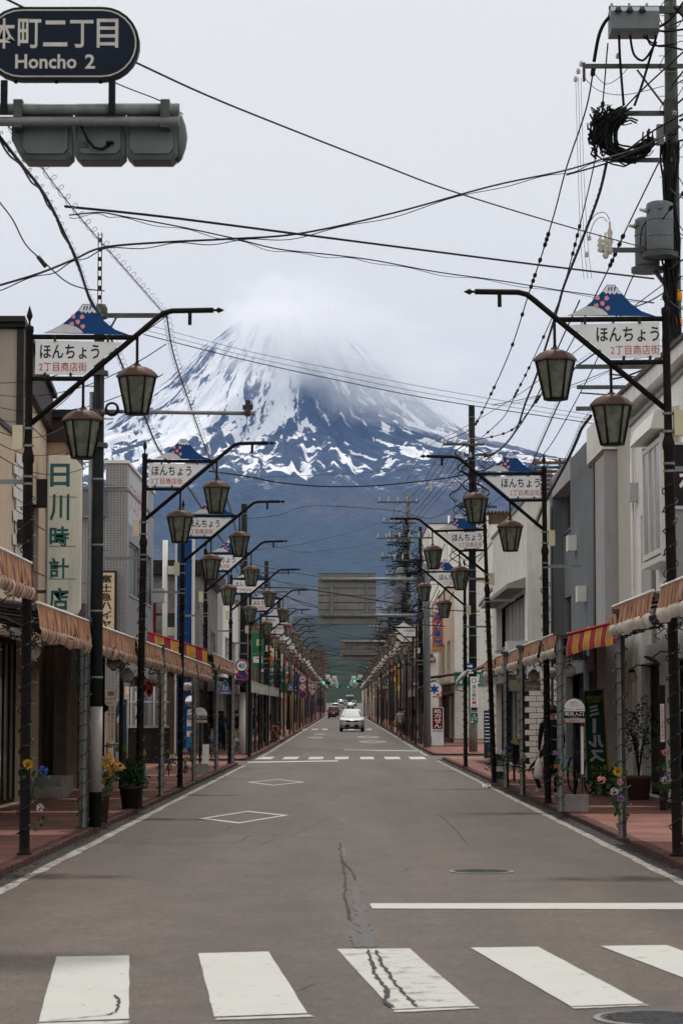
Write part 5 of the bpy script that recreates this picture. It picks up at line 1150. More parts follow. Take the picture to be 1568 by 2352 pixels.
# right: further poles with transformers seen past the lamps
for (u, v0, vt, yy, nm, tr) in ((938, 1690, 1130, 150, 'leaning slender utility pole with six insulators behind the overhead board', 1330), (929, 1690, 1215, 165, 'utility pole with a grey transformer behind the grey signal pole', 1370), (966, 1690, 1210, 140, 'dark utility pole close behind the grey signal pole', 0), (895, 1668, 1380, 235, 'distant utility pole above the right-hand lamps', 1420), (877, 1660, 1405, 300, 'most distant utility pole on the right beyond the second board', 0)):
    p = at(u, v0, yy); g = gnd(yy) + SW; H = at(u, vt, yy).z - g; rs = random.Random(int(u))
    t = upole(p.x, yy, H, .17, .11, nm, 'pole_dark' if u == 966 else 'pole_concrete')
    def xx(q): return at(q, 1400, yy).x
    def zz(q): return at(u, q, yy).z
    kk = 5553 / yy
    for k, dv in enumerate((.7, 2.0, 3.2)):
        z = g + H - dv; w_ = 1.6 - k * .3; MB().box(p.x - w_ - .3, p.x + w_ * .4, yy - .2, yy - .12, z, z + .09).build('crossarm', 'galv_dark', t)
        
        for q in range(5): insulator(t, (p.x - w_ - .2 + q * w_ * .36, yy - .16, z + .09), .3, .065)
        pass
    if tr: MB().lathe([(.3, zz(tr + 28)), (.32, zz(tr + 26)), (.32, zz(tr - 20)), (.22, zz(tr - 26)), (.0001, zz(tr - 27))], (p.x - .45, yy - .2, 0), 16).build('transformer', 'transformer', t)
    c = MB()
    for i in range(42):
        z = g + H - rs.uniform(1.0, 7.0); a = rs.uniform(0, 6); pts = [(p.x + (rs.uniform(-1.6, .5)) * (1 - abs(k / 4 - 1)) + .18 * math.cos(a), yy - .25 + rs.uniform(-.2, .2), z - k * .12 - .5 * math.sin(k / 8 * 3.14)) for k in range(9)]; c.tube(pts, rs.choice([.012, .02, .03]), 4)
    c.build('cable_tangle', 'black_rubber', t); done()
# left: slim dark pole with the angle-iron top
p = at(214, 1898, 32.6); x, y = p.x, 32.9
t = upole(x, y, 6.75, .085, .072, 'slim dark steel pole with an angle-iron top by the second lamp', 'pole_dark', (.47, 1.62, mat('sleeve_pale', (.33, .31, .29), .8, 0, .15, 6, stain=.5)))
def zz(v): return at(230, v, 33).z
def xx(u): return at(u, 900, 33).x
MB().tube([(x - .115, y, SW), (x - .10, y, 6.0)], .03, 8).build('conduit', 'galv', t)
MB().lathe([(.085, zz(735)), (.09, zz(722)), (.09, zz(712)), (.06, zz(702)), (.0001, zz(700))], (x + .02, y, 0), 12).build('cap', 'galv_dark', t)
an = MB(); za, zb = zz(735), zz(538); nh = 9
for i in range(nh):
    z0_, z1_ = za + (zb - za) * i / nh, za + (zb - za) * (i + 1) / nh; s_ = (zb - za) / nh
    for xo in (-.03, .018): an.box(x + xo + .0, x + xo + .012, y - .02, y - .012, z0_, z1_)
    an.box(x - .018, x + .018, y - .02, y - .012, z0_, z0_ + s_ * .45)
an.build('angle_iron', 'lamp_iron_far', t)
MB().box(x + .02, xx(387), y - .12, y - .07, zz(735), zz(725)).build('crossarm', 'galv_dark', t); MB().cyl((x + .25, y - .1, zz(732)), (x + .12, y - .1, zz(772)), .015, n=5).build('brace', 'galv_dark', t)
MB().cyl((x + .05, y - .1, zz(949)), (xx(588), y - .1, zz(954)), .028, n=8).build('outrigger', 'galv', t)
b = MB(); b.box(xx(565), xx(577), y - .16, y - .05, zz(960), zz(925)); b.box(xx(559), xx(582), y - .14, y - .08, zz(945), zz(935)); b.build('sensor', 'post_grey', t)
b = MB(); b.tube([(xx(262) + .085 * math.cos(a), y - .15, zz(945) + .085 * math.sin(a)) for a in np.linspace(0, 6.3, 16)], .018, 6); b.tube([(xx(262) + .075 * math.cos(a), y - .17, zz(944) + .078 * math.sin(a)) for a in np.linspace(0, 6.3, 16)], .014, 6); b.build('cable_ring', 'black_rubber', t)
b = MB()
for v in (860, 948, 1025): b.box(x - .12, x + .12, y - .1, y + .1, zz(v) - .03, zz(v) + .03)
b.build('clamp', 'galv_dark', t)
MB().box(x - .32, x - .12, y - .25, y - .05, 1.9, 2.55).build('meter_cabinet', 'post_grey', t); done()
# left: poles with the speed signs and further ones
upole(-3.85, 93.0, 9.6, .17, .12, 'dark utility pole with a white sleeve carrying the speed limit sign', 'pole_dark', (0, 2.35, 'frame_white')); done()
for (u, yy, H, nm, wt) in ((611, 128, 9.5, 'slim utility pole behind the third row of left lamps', None), (668, 196, 9, 'utility pole with a yellow warning plate on the left', (0.0, 3.0, 'tag_yellow')), (692, 262, 9, 'distant utility pole with a yellow warning plate', (0, 2.6, 'tag_yellow')), (640, 150, 8.5, 'brown weathered utility pole among the left lamps', None)):
    p = at(u, 1690, yy); t = upole(p.x, yy, H, .15, .11, nm, 'pole_concrete' if wt else 'pole_dark', wt)
    for k in range(2): MB().box(p.x - .5, p.x + 1.1, yy - .2, yy - .13, gnd(yy) + H - .6 - k, gnd(yy) + H - .52 - k).build('crossarm', 'galv_dark', t)
    done()
# ================================================================== signs, signals, boards, cables
# near: place-name sign and the back of a traffic signal on a horizontal arm
Y0 = 18.5
def px(u, v=300): return at(u, v, Y0).x
def pz(v, u=200): return at(u, v, Y0).z
mat('sign_navy', (.003, .010, .026), .35, 0, .15, 2); mat('signal_grey', (.135, .16, .17), .45, .2, .12, 4, stain=.25); mat('letter_offwhite', (.62, .60, .56), .6)  # place-name lettering and border in plain off-white paint
t = wthing('traffic_signal', 'grey back of a three-lamp traffic signal hanging at upper left', 'traffic signal', (px(0), Y0, pz(300)))
b = MB(); b.cyl((px(-260), Y0, pz(251)), (px(412), Y0, pz(251)), .047, n=14); b.build('arm', 'galv', t); b = MB(); b.cyl((px(-260), Y0 - .03, pz(281)), (px(412), Y0 - .03, pz(281)), .038, n=14); b.build('arm', 'galv', t)
for i, (ua, ub) in enumerate(((42, 162), (168, 284), (288, 405))):
    x0, x1, z0, z1 = px(ua), px(ub), pz(361), pz(237); c_ = .045
    P = [(x0 + c_, z0), (x1 - c_, z0), (x1, z0 + c_), (x1, z1 - c_), (x1 - c_, z1), (x0 + c_, z1), (x0, z1 - c_), (x0, z0 + c_)]
    h = MB().prism(P, Y0 + .12, Y0 + .34).build('housing', 'signal_grey', t)
    q = .02; P2 = [(x0 + c_ + q, z0 + .05), (x1 - c_ - q, z0 + .05), (x1 - q - .01, z0 + .09), (x1 - q - .01, z1 - .05), (x1 - c_ - q, z1 - .02), (x0 + c_ + q, z1 - .02), (x0 + q + .01, z1 - .05), (x0 + q + .01, z0 + .09)]
    MB().prism(P2, Y0 + .085, Y0 + .119).build('cover', 'signal_grey', h)
    MB().prism([(x0 + c_, z0 + .002), (x1 - c_, z0 + .002), (x1 - .012, z0 + .06), (x0 + .012, z0 + .06)], Y0 + .10, Y0 + .117).build('hatch', 'galv_dark', h)
    c = MB()
    for xq in (x0 + .1, x1 - .1): c.box(xq - .02, xq + .02, Y0 + .2, Y0 + .26, z1, z1 + .02)
    c.build('hinge', 'galv_dark', h)
    MB().tube([((x0 + x1) / 2, Y0 + .34, (z0 + z1) / 2 + .02), ((x0 + x1) / 2, Y0 + .55, (z0 + z1) / 2 + .0)], [.165, .15], 20).build('visor', 'signal_grey', h)
b = MB(); b.lathe([(.21, 0), (.18, .035), (.09, .07), (.0001, .085)], (0, 0, 0), 18)
b.v = [(px(404) + z * .9, Y0 + .23 + y_ * .5, pz(300) + x) for x, y_, z in b.v]; b.build('end_dome', 'signal_grey', t)
b = MB(); b.prism([(px(42), pz(361) + .04), (px(42), pz(240)), (px(22), pz(268)), (px(22), pz(312))], Y0 + .13, Y0 + .33); b.build('end_cap', 'signal_grey', t)
for u in (43, 380):
    b = MB(); b.box(px(u) - .035, px(u) + .035, Y0 - .06, Y0 + .13, pz(296), pz(232)); b.build('clamp', 'galv_dark', t)
MB().tube([(px(186), Y0 - .01, pz(287)), (px(200), Y0 + .03, pz(318)), (px(216), Y0 + .05, pz(336)), (px(234), Y0 + .06, pz(338)), (px(250), Y0 + .08, pz(327))], .011, 6).build('cable', 'black_rubber', t)
MB().lathe([(.03, 0), (.03, .02)], (px(251), Y0 + .075, pz(326)), 12).build('cable_gland', 'black_rubber', t); MB().box(px(178), px(202), Y0 + .079, Y0 + .084, pz(334), pz(319)).build('maker_plate', 'galv_dark', t); done()
t = wthing('place_name_sign', 'dark blue rounded place-name sign with white border above the signal', 'sign', (px(0), Y0, pz(108)))
def stadium(x0, x1, z0, z1, n=14):
    r = (z1 - z0) / 2; cz = (z0 + z1) / 2
    return [(x1 - r + r * math.sin(a), cz - r * math.cos(a)) for a in np.linspace(0, math.pi, n)] + [(x0 + r - r * math.sin(a), cz + r * math.cos(a)) for a in np.linspace(0, math.pi, n)]
xl, xr, zb, zt = px(-32, 108), px(323, 108), pz(191), pz(24)
MB().prism(stadium(xl, xr, zb, zt), Y0 - .10, Y0 + .0).build('case', mat('sign_case', (.006, .008, .012), .5), t)
e = .022; MB().prism(stadium(xl + e, xr - e, zb + e, zt - e), Y0 - .103, Y0 - .1005).build('border', 'letter_offwhite', t); e = .033; MB().prism(stadium(xl + e, xr - e, zb + e, zt - e), Y0 - .106, Y0 - .1035).build('face', 'sign_navy', t)
for ch, (ua, ub, va, vb) in zip('本町二丁目', ((-11, 40, 51, 120), (46, 99, 52, 119), (104, 159, 56, 115), (165, 218, 55, 118), (226, 275, 52, 118))):
    lettering(ch, px(ua, 85), px(ub, 85), pz(vb), pz(va), Y0 - .1065, 'letter_offwhite', t, 'character', bold=.012)
lettering('Honcho', px(40, 150), px(180, 150), pz(166), pz(133), Y0 - .1065, 'letter_offwhite', t, bold=.02); lettering('2', px(199, 150), px(222, 150), pz(166), pz(133), Y0 - .1065, 'letter_offwhite', t, bold=.02)
for u in (12, 259): MB().box(px(u) - .026, px(u) + .026, Y0 - .085, Y0 - .05, pz(266), zb + .003).build('strap', 'sign_case', t)
for u in (38, 131, 232): MB().cyl((px(u), Y0 - .05, zb - .015), (px(u), Y0 - .05, zb + .002), .015, n=6).build('drain', 'sign_case', t)
done()
# near post that carries this arm, out of frame to the left, stands on the pavement corner
t = wthing('signal_post', 'grey signal post left of the frame carrying the place-name sign', 'post', (px(-262), Y0, SW)); x = px(-262)
MB().tube([(x, Y0, 0), (x, Y0, 6.9)], [.11, .085], 14).build('shaft', 'galv', t); done()

# far overhead boards seen from behind
def overhead_board(u0, u1, v0, v1, y, polu, varms, label, polelabel, n=7):
    X = lambda u: at(u, 1400, y).x
    Z = lambda v: at(800, v, y).z
    t = wthing('overhead_sign_board', label, 'sign', (X(u0), y, Z(v1))); hgt = (Z(v0) - Z(v1)) / n
    for i in range(n): MB().box(X(u0), X(u1), y + .02, y + .06, Z(v1) + i * hgt + .012, Z(v1) + (i + 1) * hgt - .004).build('plank', mat('board_back', (.22, .215, .21), .5, .1, .14, 2, stain=.3), t)
    MB().box(X(u0) + .02, X(u1) - .02, y + .061, y + .075, Z(v1) + .02, Z(v0) - .02).build('face_sheet', 'dark_trim', t)
    for u in (u0 + (u1 - u0) * .235, u0 + (u1 - u0) * .84): MB().box(X(u) - .05, X(u) + .05, y - .05, y + .018, Z(v1) + .02, Z(v0) - .01).build('stiffener', 'galv', t)
    for i in range(n + 1): MB().box(X(u0), X(u1), y + .0, y + .018, Z(v1) + i * hgt - .012, Z(v1) + i * hgt + .008).build('rib', 'post_grey', t)
    done()
    px_ = X(polu); t = wthing('signal_mast', polelabel, 'mast', (px_, y - .1, gnd(y) + SW))
    top = Z(varms[0]) + .7
    MB().tube([(px_, y - .2, gnd(y) + SW), (px_, y - .2, Z(varms[1]) + .4), (px_, y - .2, top)], [.17, .16, .13], 18).build('shaft', 'pole_grey_paint', t)
    for v in varms:
        MB().cyl((X(u0 + 8), y - .12, Z(v)), (px_ + .35, y - .12, Z(v)), .075, n=14).build('arm', 'galv', t)
        MB().box(px_ - .42, px_ - .15, y - .3, y - .02, Z(v) - .15, Z(v) + .15).build('flange', 'post_grey', t)
    done(); return px_
overhead_board(730, 863.5, 1317, 1434, 110, 979, (1331, 1414), 'back of a large grey overhead road sign hung across the street', 'thick grey mast on the right carrying the overhead road sign')
overhead_board(780, 866, 1467, 1516, 178, 944, (1474, 1503), 'back of a second, more distant overhead road sign', 'grey mast of the distant overhead road sign', 6)

# round and triangular traffic signs
mat('sign_red', (.42, .012, .02), .4); mat('sign_blue', (.01, .05, .26), .4); mat('letter_sky', (.02, .16, .42), .4)
def disc(b, x, y, z, r, y1, n=28): b.prism([(x + r * math.cos(a), z + r * math.sin(a)) for a in np.linspace(0, 2 * math.pi, n, endpoint=False)], y, y1); return b
def round_sign(u, v, rpx, y, kind, label):
    p = at(u, v, y); k = 5553 / y; r = rpx / k; t = wthing('traffic_sign', label, 'traffic sign', (p.x, y, p.z))
    disc(MB(), p.x, y - .01, p.z, r, y + .02).build('rim', 'sign_white', t); disc(MB(), p.x, y - .013, p.z, r * .96, y - .0105).build('ring', 'sign_red', t)
    disc(MB(), p.x, y - .016, p.z, r * .73, y - .0135).build('face', 'sign_blue' if kind == 'park' else 'sign_white', t)
    if kind == '40': lettering('40', p.x - r * .52, p.x + r * .52, p.z - r * .42, p.z + r * .42, y - .018, 'letter_sky', t, bold=.03)
    if kind == 'park': MB().cbox((p.x, y - .017, p.z), (r * 1.55, .002, r * .22), ry=R(45)).build('bar', 'sign_red', t)
    if kind == 'pass':
        MB().tube([(p.x - r * .25, y - .018, p.z - r * .45), (p.x - r * .25, y - .018, p.z), (p.x + r * .2, y - .018, p.z + r * .15), (p.x + r * .2, y - .018, p.z + r * .5)], r * .09, 4).build('arrow', 'letter_sky', t)
        MB().cbox((p.x, y - .02, p.z), (r * 1.5, .002, r * .16), ry=R(45)).build('bar', 'sign_red', t)
    MB().box(p.x - .03, p.x + .03, y + .021, y + .08, p.z - r * .9, p.z + r * .9).build('bracket', 'galv', t); done()
round_sign(555, 1529.5, 15.4, 92.6, '40', 'round 40 speed limit sign on the white-sleeved pole'); round_sign(556, 1554.5, 15.2, 92.6, 'park', 'round blue no-parking sign below the nearest speed limit')
round_sign(695, 1560, 9, 190, '40', 'round 40 speed limit sign further off on the left'); round_sign(695, 1578, 9, 190, 'pass', 'round no-overtaking sign under the further speed limit'); round_sign(695, 1596, 9, 190, 'park', 'round no-parking sign lowest on the further pole')
round_sign(718, 1575.5, 6.2, 258, '40', 'most distant round 40 speed limit sign on the left'); round_sign(718, 1589, 6.2, 258, 'pass', 'most distant round no-overtaking sign on the left'); round_sign(718, 1602, 6.2, 258, 'park', 'most distant round no-parking sign on the left')
def walker(b, x, y, z, h, d=1):
    b.tube([(x, y, z + h * .9), (x, y, z + h * .92)], [h * .1, h * .1], 8); b.tube([(x, y, z + h * .78), (x + d * h * .02, y, z + h * .42)], h * .1, 5)
    b.tube([(x, y, z + h * .45), (x - d * h * .12, y, z + h * .2), (x - d * h * .2, y, z)], h * .06, 5); b.tube([(x, y, z + h * .45), (x + d * h * .15, y, z + h * .25), (x + d * h * .14, y, z)], h * .06, 5); b.tube([(x, y, z + h * .72), (x + d * h * .22, y, z + h * .5)], h * .045, 5)
def ped_sign(u, v, wpx, y, label):
    p = at(u, v, y); k = 5553 / y; w_ = wpx / k; t = wthing('crossing_sign', label, 'traffic sign', (p.x, y, p.z)); h = w_ * 1.12
    P = [(p.x - w_ / 2, p.z - h / 2), (p.x + w_ / 2, p.z - h / 2), (p.x + w_ / 2, p.z - h * .38), (p.x + w_ * .06, p.z + h / 2), (p.x - w_ * .06, p.z + h / 2), (p.x - w_ / 2, p.z - h * .38)]
    MB().prism(P, y, y + .03).build('rim', 'sign_white', t); MB().prism([(p.x + (a - p.x) * .95, p.z + (c - p.z) * .95) for a, c in P], y - .003, y - .0005).build('face', mat('sign_blue2', (.02, .11, .36), .4), t)
    b = MB(); walker(b, p.x - w_ * .12, y - .005, p.z - h * .3, h * .55); walker(b, p.x + w_ * .13, y - .005, p.z - h * .3, h * .42); b.build('figure', 'sign_white', t); MB().box(p.x - w_ * .36, p.x + w_ * .36, y - .005, y - .0035, p.z - h * .43, p.z - h * .37).build('stripe', 'sign_white', t)
    MB().cyl((p.x, y + .05, p.z - h * .6), (p.x, y + .05, p.z + h * .3), .025, n=6).build('bracket', 'galv', t); done()
ped_sign(517, 1578, 28, 74.0, 'blue triangular school crossing sign on the fifth left lamp'); ped_sign(667, 1577, 15, 150, 'small distant blue triangular crossing sign on the left')
# bus stops
def bus_stop(u0, u1, v0, v1, vb, y, label, full):
    k = 5553 / y; x0, x1 = at(u0, v0, y).x, at(u1, v0, y).x; z0, z1 = at(u0, v1, y).z, at(u0, v0, y).z; xc = (x0 + x1) / 2; r = (x1 - x0) / 2; g = gnd(y) + SW
    t = wthing('bus_stop', label, 'bus stop', (xc, y, g))
    arch = [(x0, z0), (x1, z0), (x1, z1 - r)] + [(xc + r * math.cos(a), z1 - r + r * math.sin(a)) for a in np.linspace(0, math.pi, 16)[1:]]
    hgt = z1 - z0
    MB().prism(arch, y, y + .04).build('board', 'dark_trim', t); sh = lambda f: [(xc + (a - xc) * f, (z0 + z1) / 2 + (c - (z0 + z1) / 2) * f) for a, c in arch]
    MB().prism(sh(.95), y - .004, y - .001).build('face', 'sign_white', t)
    MB().box(x0 + .01, x1 - .01, y - .008, y - .0045, z0 + hgt * .19, z0 + hgt * .47).build('name_band', 'letter_black', t); MB().box(x0 + .012, x1 - .012, y - .008, y - .0045, z0 + .01, z0 + hgt * .18).build('route_band', mat('band_pink', (.55, .40, .34), .5), t)
    w_ = x1 - x0
    lettering('明見入口', x0 + w_ * .08, x1 - w_ * .08, z0 + hgt * .28, z0 + hgt * .44, y - .009, 'letter_white', t, bold=.01); lettering('Asumi Iriguchi', x0 + w_ * .3, x1 - w_ * .3, z0 + hgt * .215, z0 + hgt * .25, y - .009, 'letter_white', t)
    lettering('富士急バス', x0 + w_ * .28, x1 - w_ * .28, z0 + hgt * .06, z0 + hgt * .14, y - .009, 'letter_black', t)
    lettering('タウン', x0 + w_ * .34, x1 - w_ * .36, z0 + hgt * .76, z0 + hgt * .86, y - .006, 'letter_red', t, bold=.03); lettering('スニーカー', x0 + w_ * .3, x1 - w_ * .22, z0 + hgt * .66, z0 + hgt * .75, y - .006, 'letter_orange', t, bold=.03)
    lettering('中央循環  上暮地循環', x0 + w_ * .06, x1 - w_ * .06, z0 + hgt * .52, z0 + hgt * .57, y - .006, 'letter_navy', t)
    MB().cyl((xc + w_ * .02, y + .06, g), (xc + w_ * .02, y + .06, z1 - r), .028, n=8).build('pole', 'lamp_iron', t)
    MB().cbox((xc, y + .02, g + .13), (.40, .34, .26)).build('base_block', 'concrete', t)
    if full: MB().cbox((xc + .13, y + .1, g + .95), (.04, .03, .75)).build('timetable', 'sign_white', t)
    else: MB().cbox((xc + .16, y - .05, g + .5), (.16, .02, .5)).build('timetable', 'sign_white', t)
    done()
bus_stop(1292, 1343, 1603, 1661, 1862, 38.2, 'rounded white and black bus stop sign on a block, right pavement', True)
bus_stop(441, 477, 1624, 1661, 1790, 62.0, 'rounded white and black bus stop sign on the left pavement', False)

# junction signs on the right
Y1 = 98.75
def jz(v): return at(1088, v, Y1).z
def jx(u): return at(u, 1600, Y1).x
t = wthing('dentist_sign', 'narrow white vertical dentist sign strapped to the junction pole', 'sign', (jx(1088), Y1, jz(1636))); x0, x1 = jx(1079.5), jx(1096.5)
MB().box(x0, x1, Y1 - .02, Y1 + .03, jz(1637), jz(1554)).build('board', 'sign_white', t); MB().box(x0 + .02, x1 - .02, Y1 - .024, Y1 - .0205, jz(1636), jz(1625)).build('black_band', 'letter_black', t)
b = MB(); b.tube([((x0 + x1) / 2 + .09 * math.cos(a), Y1 - .022, jz(1563.5) + .09 * math.sin(a)) for a in np.linspace(0, 6.283, 18)], .018, 4); b.build('emblem', 'sign_green', t)
vertical_lettering('渡辺歯科', x0 + .06, x1 - .06, jz(1610), jz(1573), Y1 - .022, 'letter_black', t, bold=.015)
MB().box(x0 + .07, x1 - .07, Y1 - .024, Y1 - .0205, jz(1617), jz(1610.5)).build('red_mark', 'letter_red', t); lettering('200m先', x0 + .05, x1 - .05, jz(1621), jz(1618), Y1 - .022, 'letter_black', t); lettering('22-0366', x0 + .04, x1 - .04, jz(1624.6), jz(1622), Y1 - .022, 'letter_black', t)
lettering('3-12', x0 + .06, x1 - .06, jz(1635), jz(1631), Y1 - .0245, 'letter_white', t); done()
t = wthing('green_direction_sign', 'small green direction sign under the dentist sign', 'sign', (jx(1088), Y1, jz(1661)))
MB().box(x0, x1, Y1 - .02, Y1 + .03, jz(1661), jz(1638.5)).build('board', mat('sign_green2', (.015, .17, .10), .5), t); MB().tube([((x0 + x1) / 2, Y1 - .023, jz(1646)), ((x0 + x1) / 2, Y1 - .023, jz(1640.5))], [.02, .02], 4).build('arrow', 'sign_white', t)
lettering('明見小学校', x0 + .04, x1 - .04, jz(1650), jz(1647), Y1 - .022, 'letter_white', t); lettering('富士学苑', x0 + .04, x1 - .04, jz(1654), jz(1651), Y1 - .022, 'letter_white', t); MB().box(x0 + .03, x0 + .1, Y1 - .023, Y1 - .0205, jz(1660), jz(1656)).build('mark', 'sign_white', t); done()
t = wthing('one_way_sign', 'blue one-way arrow sign with a small plate on the junction pole', 'traffic sign', (jx(1078), Y1, jz(1536))); a0, a1 = jx(1066), jx(1086.5)
MB().box(a0, a1, Y1 - .12, Y1 - .09, jz(1537), jz(1523.5)).build('board', 'sign_blue', t); cz_ = jz(1530.2); MB().prism([(a0 + .03, cz_ - .025), (a1 - .13, cz_ - .025), (a1 - .13, cz_ - .07), (a1 - .02, cz_), (a1 - .13, cz_ + .07), (a1 - .13, cz_ + .025), (a0 + .03, cz_ + .025)], Y1 - .124, Y1 - .1205).build('arrow', 'sign_white', t)
MB().box(a0, a1, Y1 - .12, Y1 - .09, jz(1547), jz(1538.5)).build('plate', 'sign_white', t); lettering('軽車両を除く', a0 + .02, a1 - .02, jz(1545), jz(1540.5), Y1 - .123, 'letter_black', t); done()
t = wthing('star_pharmacy_sign', 'red sign with a blue star on a white disc behind the grey mast', 'sign', (jx(988), 112, jz(1602)))
A = lambda u, v: at(u, v, 112); p, q = A(988, 1602), A(1015, 1574); MB().box(p.x + .1, q.x, 112, 112.1, p.z, q.z).build('board', mat('sign_red2', (.5, .03, .02), .5), t); c = A(997, 1583); disc(MB(), c.x, 111.98, c.z, .33, 111.999).build('disc', 'sign_white', t)
st = [(c.x + (.25 if k % 2 == 0 else .12) * math.sin(k * math.pi / 6), c.z + (.25 if k % 2 == 0 else .12) * math.cos(k * math.pi / 6)) for k in range(12)]; MB().prism(st, 111.96, 111.978).build('star', 'letter_blue', t)
MB().box(p.x + .28, q.x - .06, 111.98, 111.998, p.z + .05, p.z + .17).build('strip', 'sign_white', t); lettering('基準薬局', p.x + .32, q.x - .1, p.z + .07, p.z + .15, 111.976, 'letter_blue', t); done()
t = wthing('prescription_sign', 'dark red upright prescription sign standing by the pharmacy door', 'sign', (A(991, 1683).x, 114, gnd(114) + SW)); A = lambda u, v: at(u, v, 114); p, q = A(991, 1684), A(1018, 1624)
MB().box(p.x, q.x, 114, 114.15, gnd(114) + SW, q.z).build('case', 'sign_white', t); MB().box(p.x + .04, q.x - .04, 113.98, 113.999, p.z + .2, q.z - .04).build('face', mat('sign_maroon', (.16, .012, .015), .4), t)
vertical_lettering('処方せん', p.x + .1, q.x - .1, p.z + .24, q.z - .08, 113.976, 'letter_white', t, bold=.02); lettering('渡辺薬局', p.x + .05, q.x - .05, p.z + .05, p.z + .16, 113.995, 'letter_black', t); done()
t = wthing('taxi_sign', 'faded grey-blue taxi company sign board behind the right lamps', 'sign', (at(945, 1570, 160).x, 160, at(945, 1570, 160).z)); A = lambda u, v: at(u, v, 160); p, q = A(936, 1556), A(978, 1528)
MB().box(p.x, q.x, 160, 160.1, p.z, q.z).build('board', mat('sign_slate', (.13, .14, .20), .6, 0, .1, 2, stain=.3), t); MB().box(p.x, q.x, 160, 160.1, A(936, 1568).z, p.z - .02).build('lower_board', mat('sign_sand', (.30, .22, .15), .6), t)
lettering('三立タクシー', p.x + .1, q.x - .1, p.z + .42, q.z - .06, 159.99, mat('letter_tan', (.38, .28, .16), .6), t, bold=.02); lettering('本  車庫', p.x + .2, q.x - .15, p.z + .06, p.z + .36, 159.99, 'letter_tan', t, bold=.02); done()
# roadside street light on the black pole
t = wthing('small_street_light', 'small grey street light head on the fourth right lamp post', 'light', (3.75, 70.3, 3.5)); c = at(1050, 1540, 70.3); c2 = at(1046, 1520, 70.3)
MB().tube([at(1046, 1583, 70.3), at(1050, 1565, 70.3), at(1066, 1548, 70.3) , at(1074, 1540, 70.3)], [.02, .06, .085, .04], 8).build('head', 'alu', t); MB().cyl(at(1046, 1583, 70.3), (3.54, 70.4, at(1046, 1590, 70.3).z), .02, n=5).build('bracket', 'galv', t); done()
# far traffic lights
mat('lamp_off', (.02, .02, .022), .3)
m_, t_, b_ = newmat('lamp_green'); b_.inputs['Base Color'].default_value = (.02, .5, .38, 1); b_.inputs['Emission Color'].default_value = (.02, .85, .62, 1); b_.inputs['Emission Strength'].default_value = 1.4
def far_signal(u, v, y, label, wpx):
    p = at(u, v, y); k = 5553 / y; w_ = wpx / k; h = w_ / 3.0; t = wthing('far_traffic_signal', label, 'traffic signal', (p.x, y, p.z))
    MB().prism([(p.x, p.z - h * .3), (p.x + h * .2, p.z - h / 2), (p.x + w_ - h * .2, p.z - h / 2), (p.x + w_, p.z - h * .3), (p.x + w_, p.z + h * .3), (p.x + w_ - h * .2, p.z + h / 2), (p.x + h * .2, p.z + h / 2), (p.x, p.z + h * .3)], y, y + .25).build('housing', 'post_grey', t)
    for i in range(3): disc(MB(), p.x + w_ * (i + .5) / 3, y - .05, p.z, h * .42, y - .002).build('lamp', 'lamp_green' if i == 0 else 'lamp_off', t)
    sx = -1 if p.x < 0 else 1; MB().cyl((p.x + w_ / 2, y + .3, p.z), (sx * 3.9, y + .3, p.z + .1), .06, n=6).build('arm', 'galv', t); MB().cyl((sx * 3.9, y + .3, gnd(y)), (sx * 3.9, y + .3, p.z + .4), .1, n=8).build('post', 'galv', t); done()
far_signal(740.5, 1569, 250, 'far traffic signal showing green on the left of the street', 18); far_signal(811.5, 1564.5, 250, 'far traffic signal showing green on the right of the street', 18); far_signal(773, 1578, 470, 'tiny distant traffic signal with green lamp left of centre', 9); far_signal(798, 1578, 470, 'tiny distant traffic signal with green lamp right of centre', 9)
# strings of white paper lanterns far down the street
for side, us in ((-1, (730, 748)), (1, (812, 835))):
    for i in range(9):
        y = 300 + i * 14; x = side * (1.2 + (i % 3) * .9); z = gnd(y) + 4.9 + .35 * math.sin(i * 2.1)
        t = thing('hanging_banner_lantern', f'small white hanging lantern far away, {ORD[i]} on the {"left" if side < 0 else "right"} side', 'lantern', (x, y, z), 0, 'white lanterns far down the street')
        MB().lathe([(.16, 0), (.27, .08), (.3, .35), (.27, .62), (.16, .7)], n=10).build('paper', mat('paper_white', (.6, .6, .57), .8), t); MB().cyl((0, 0, .7), (0, 0, 1.1), .015, n=4).build('cord', 'black_rubber', t)
        MB().box(-.17, .17, -.17, .17, .7, .74).build('top_ring', 'dark_trim', t)

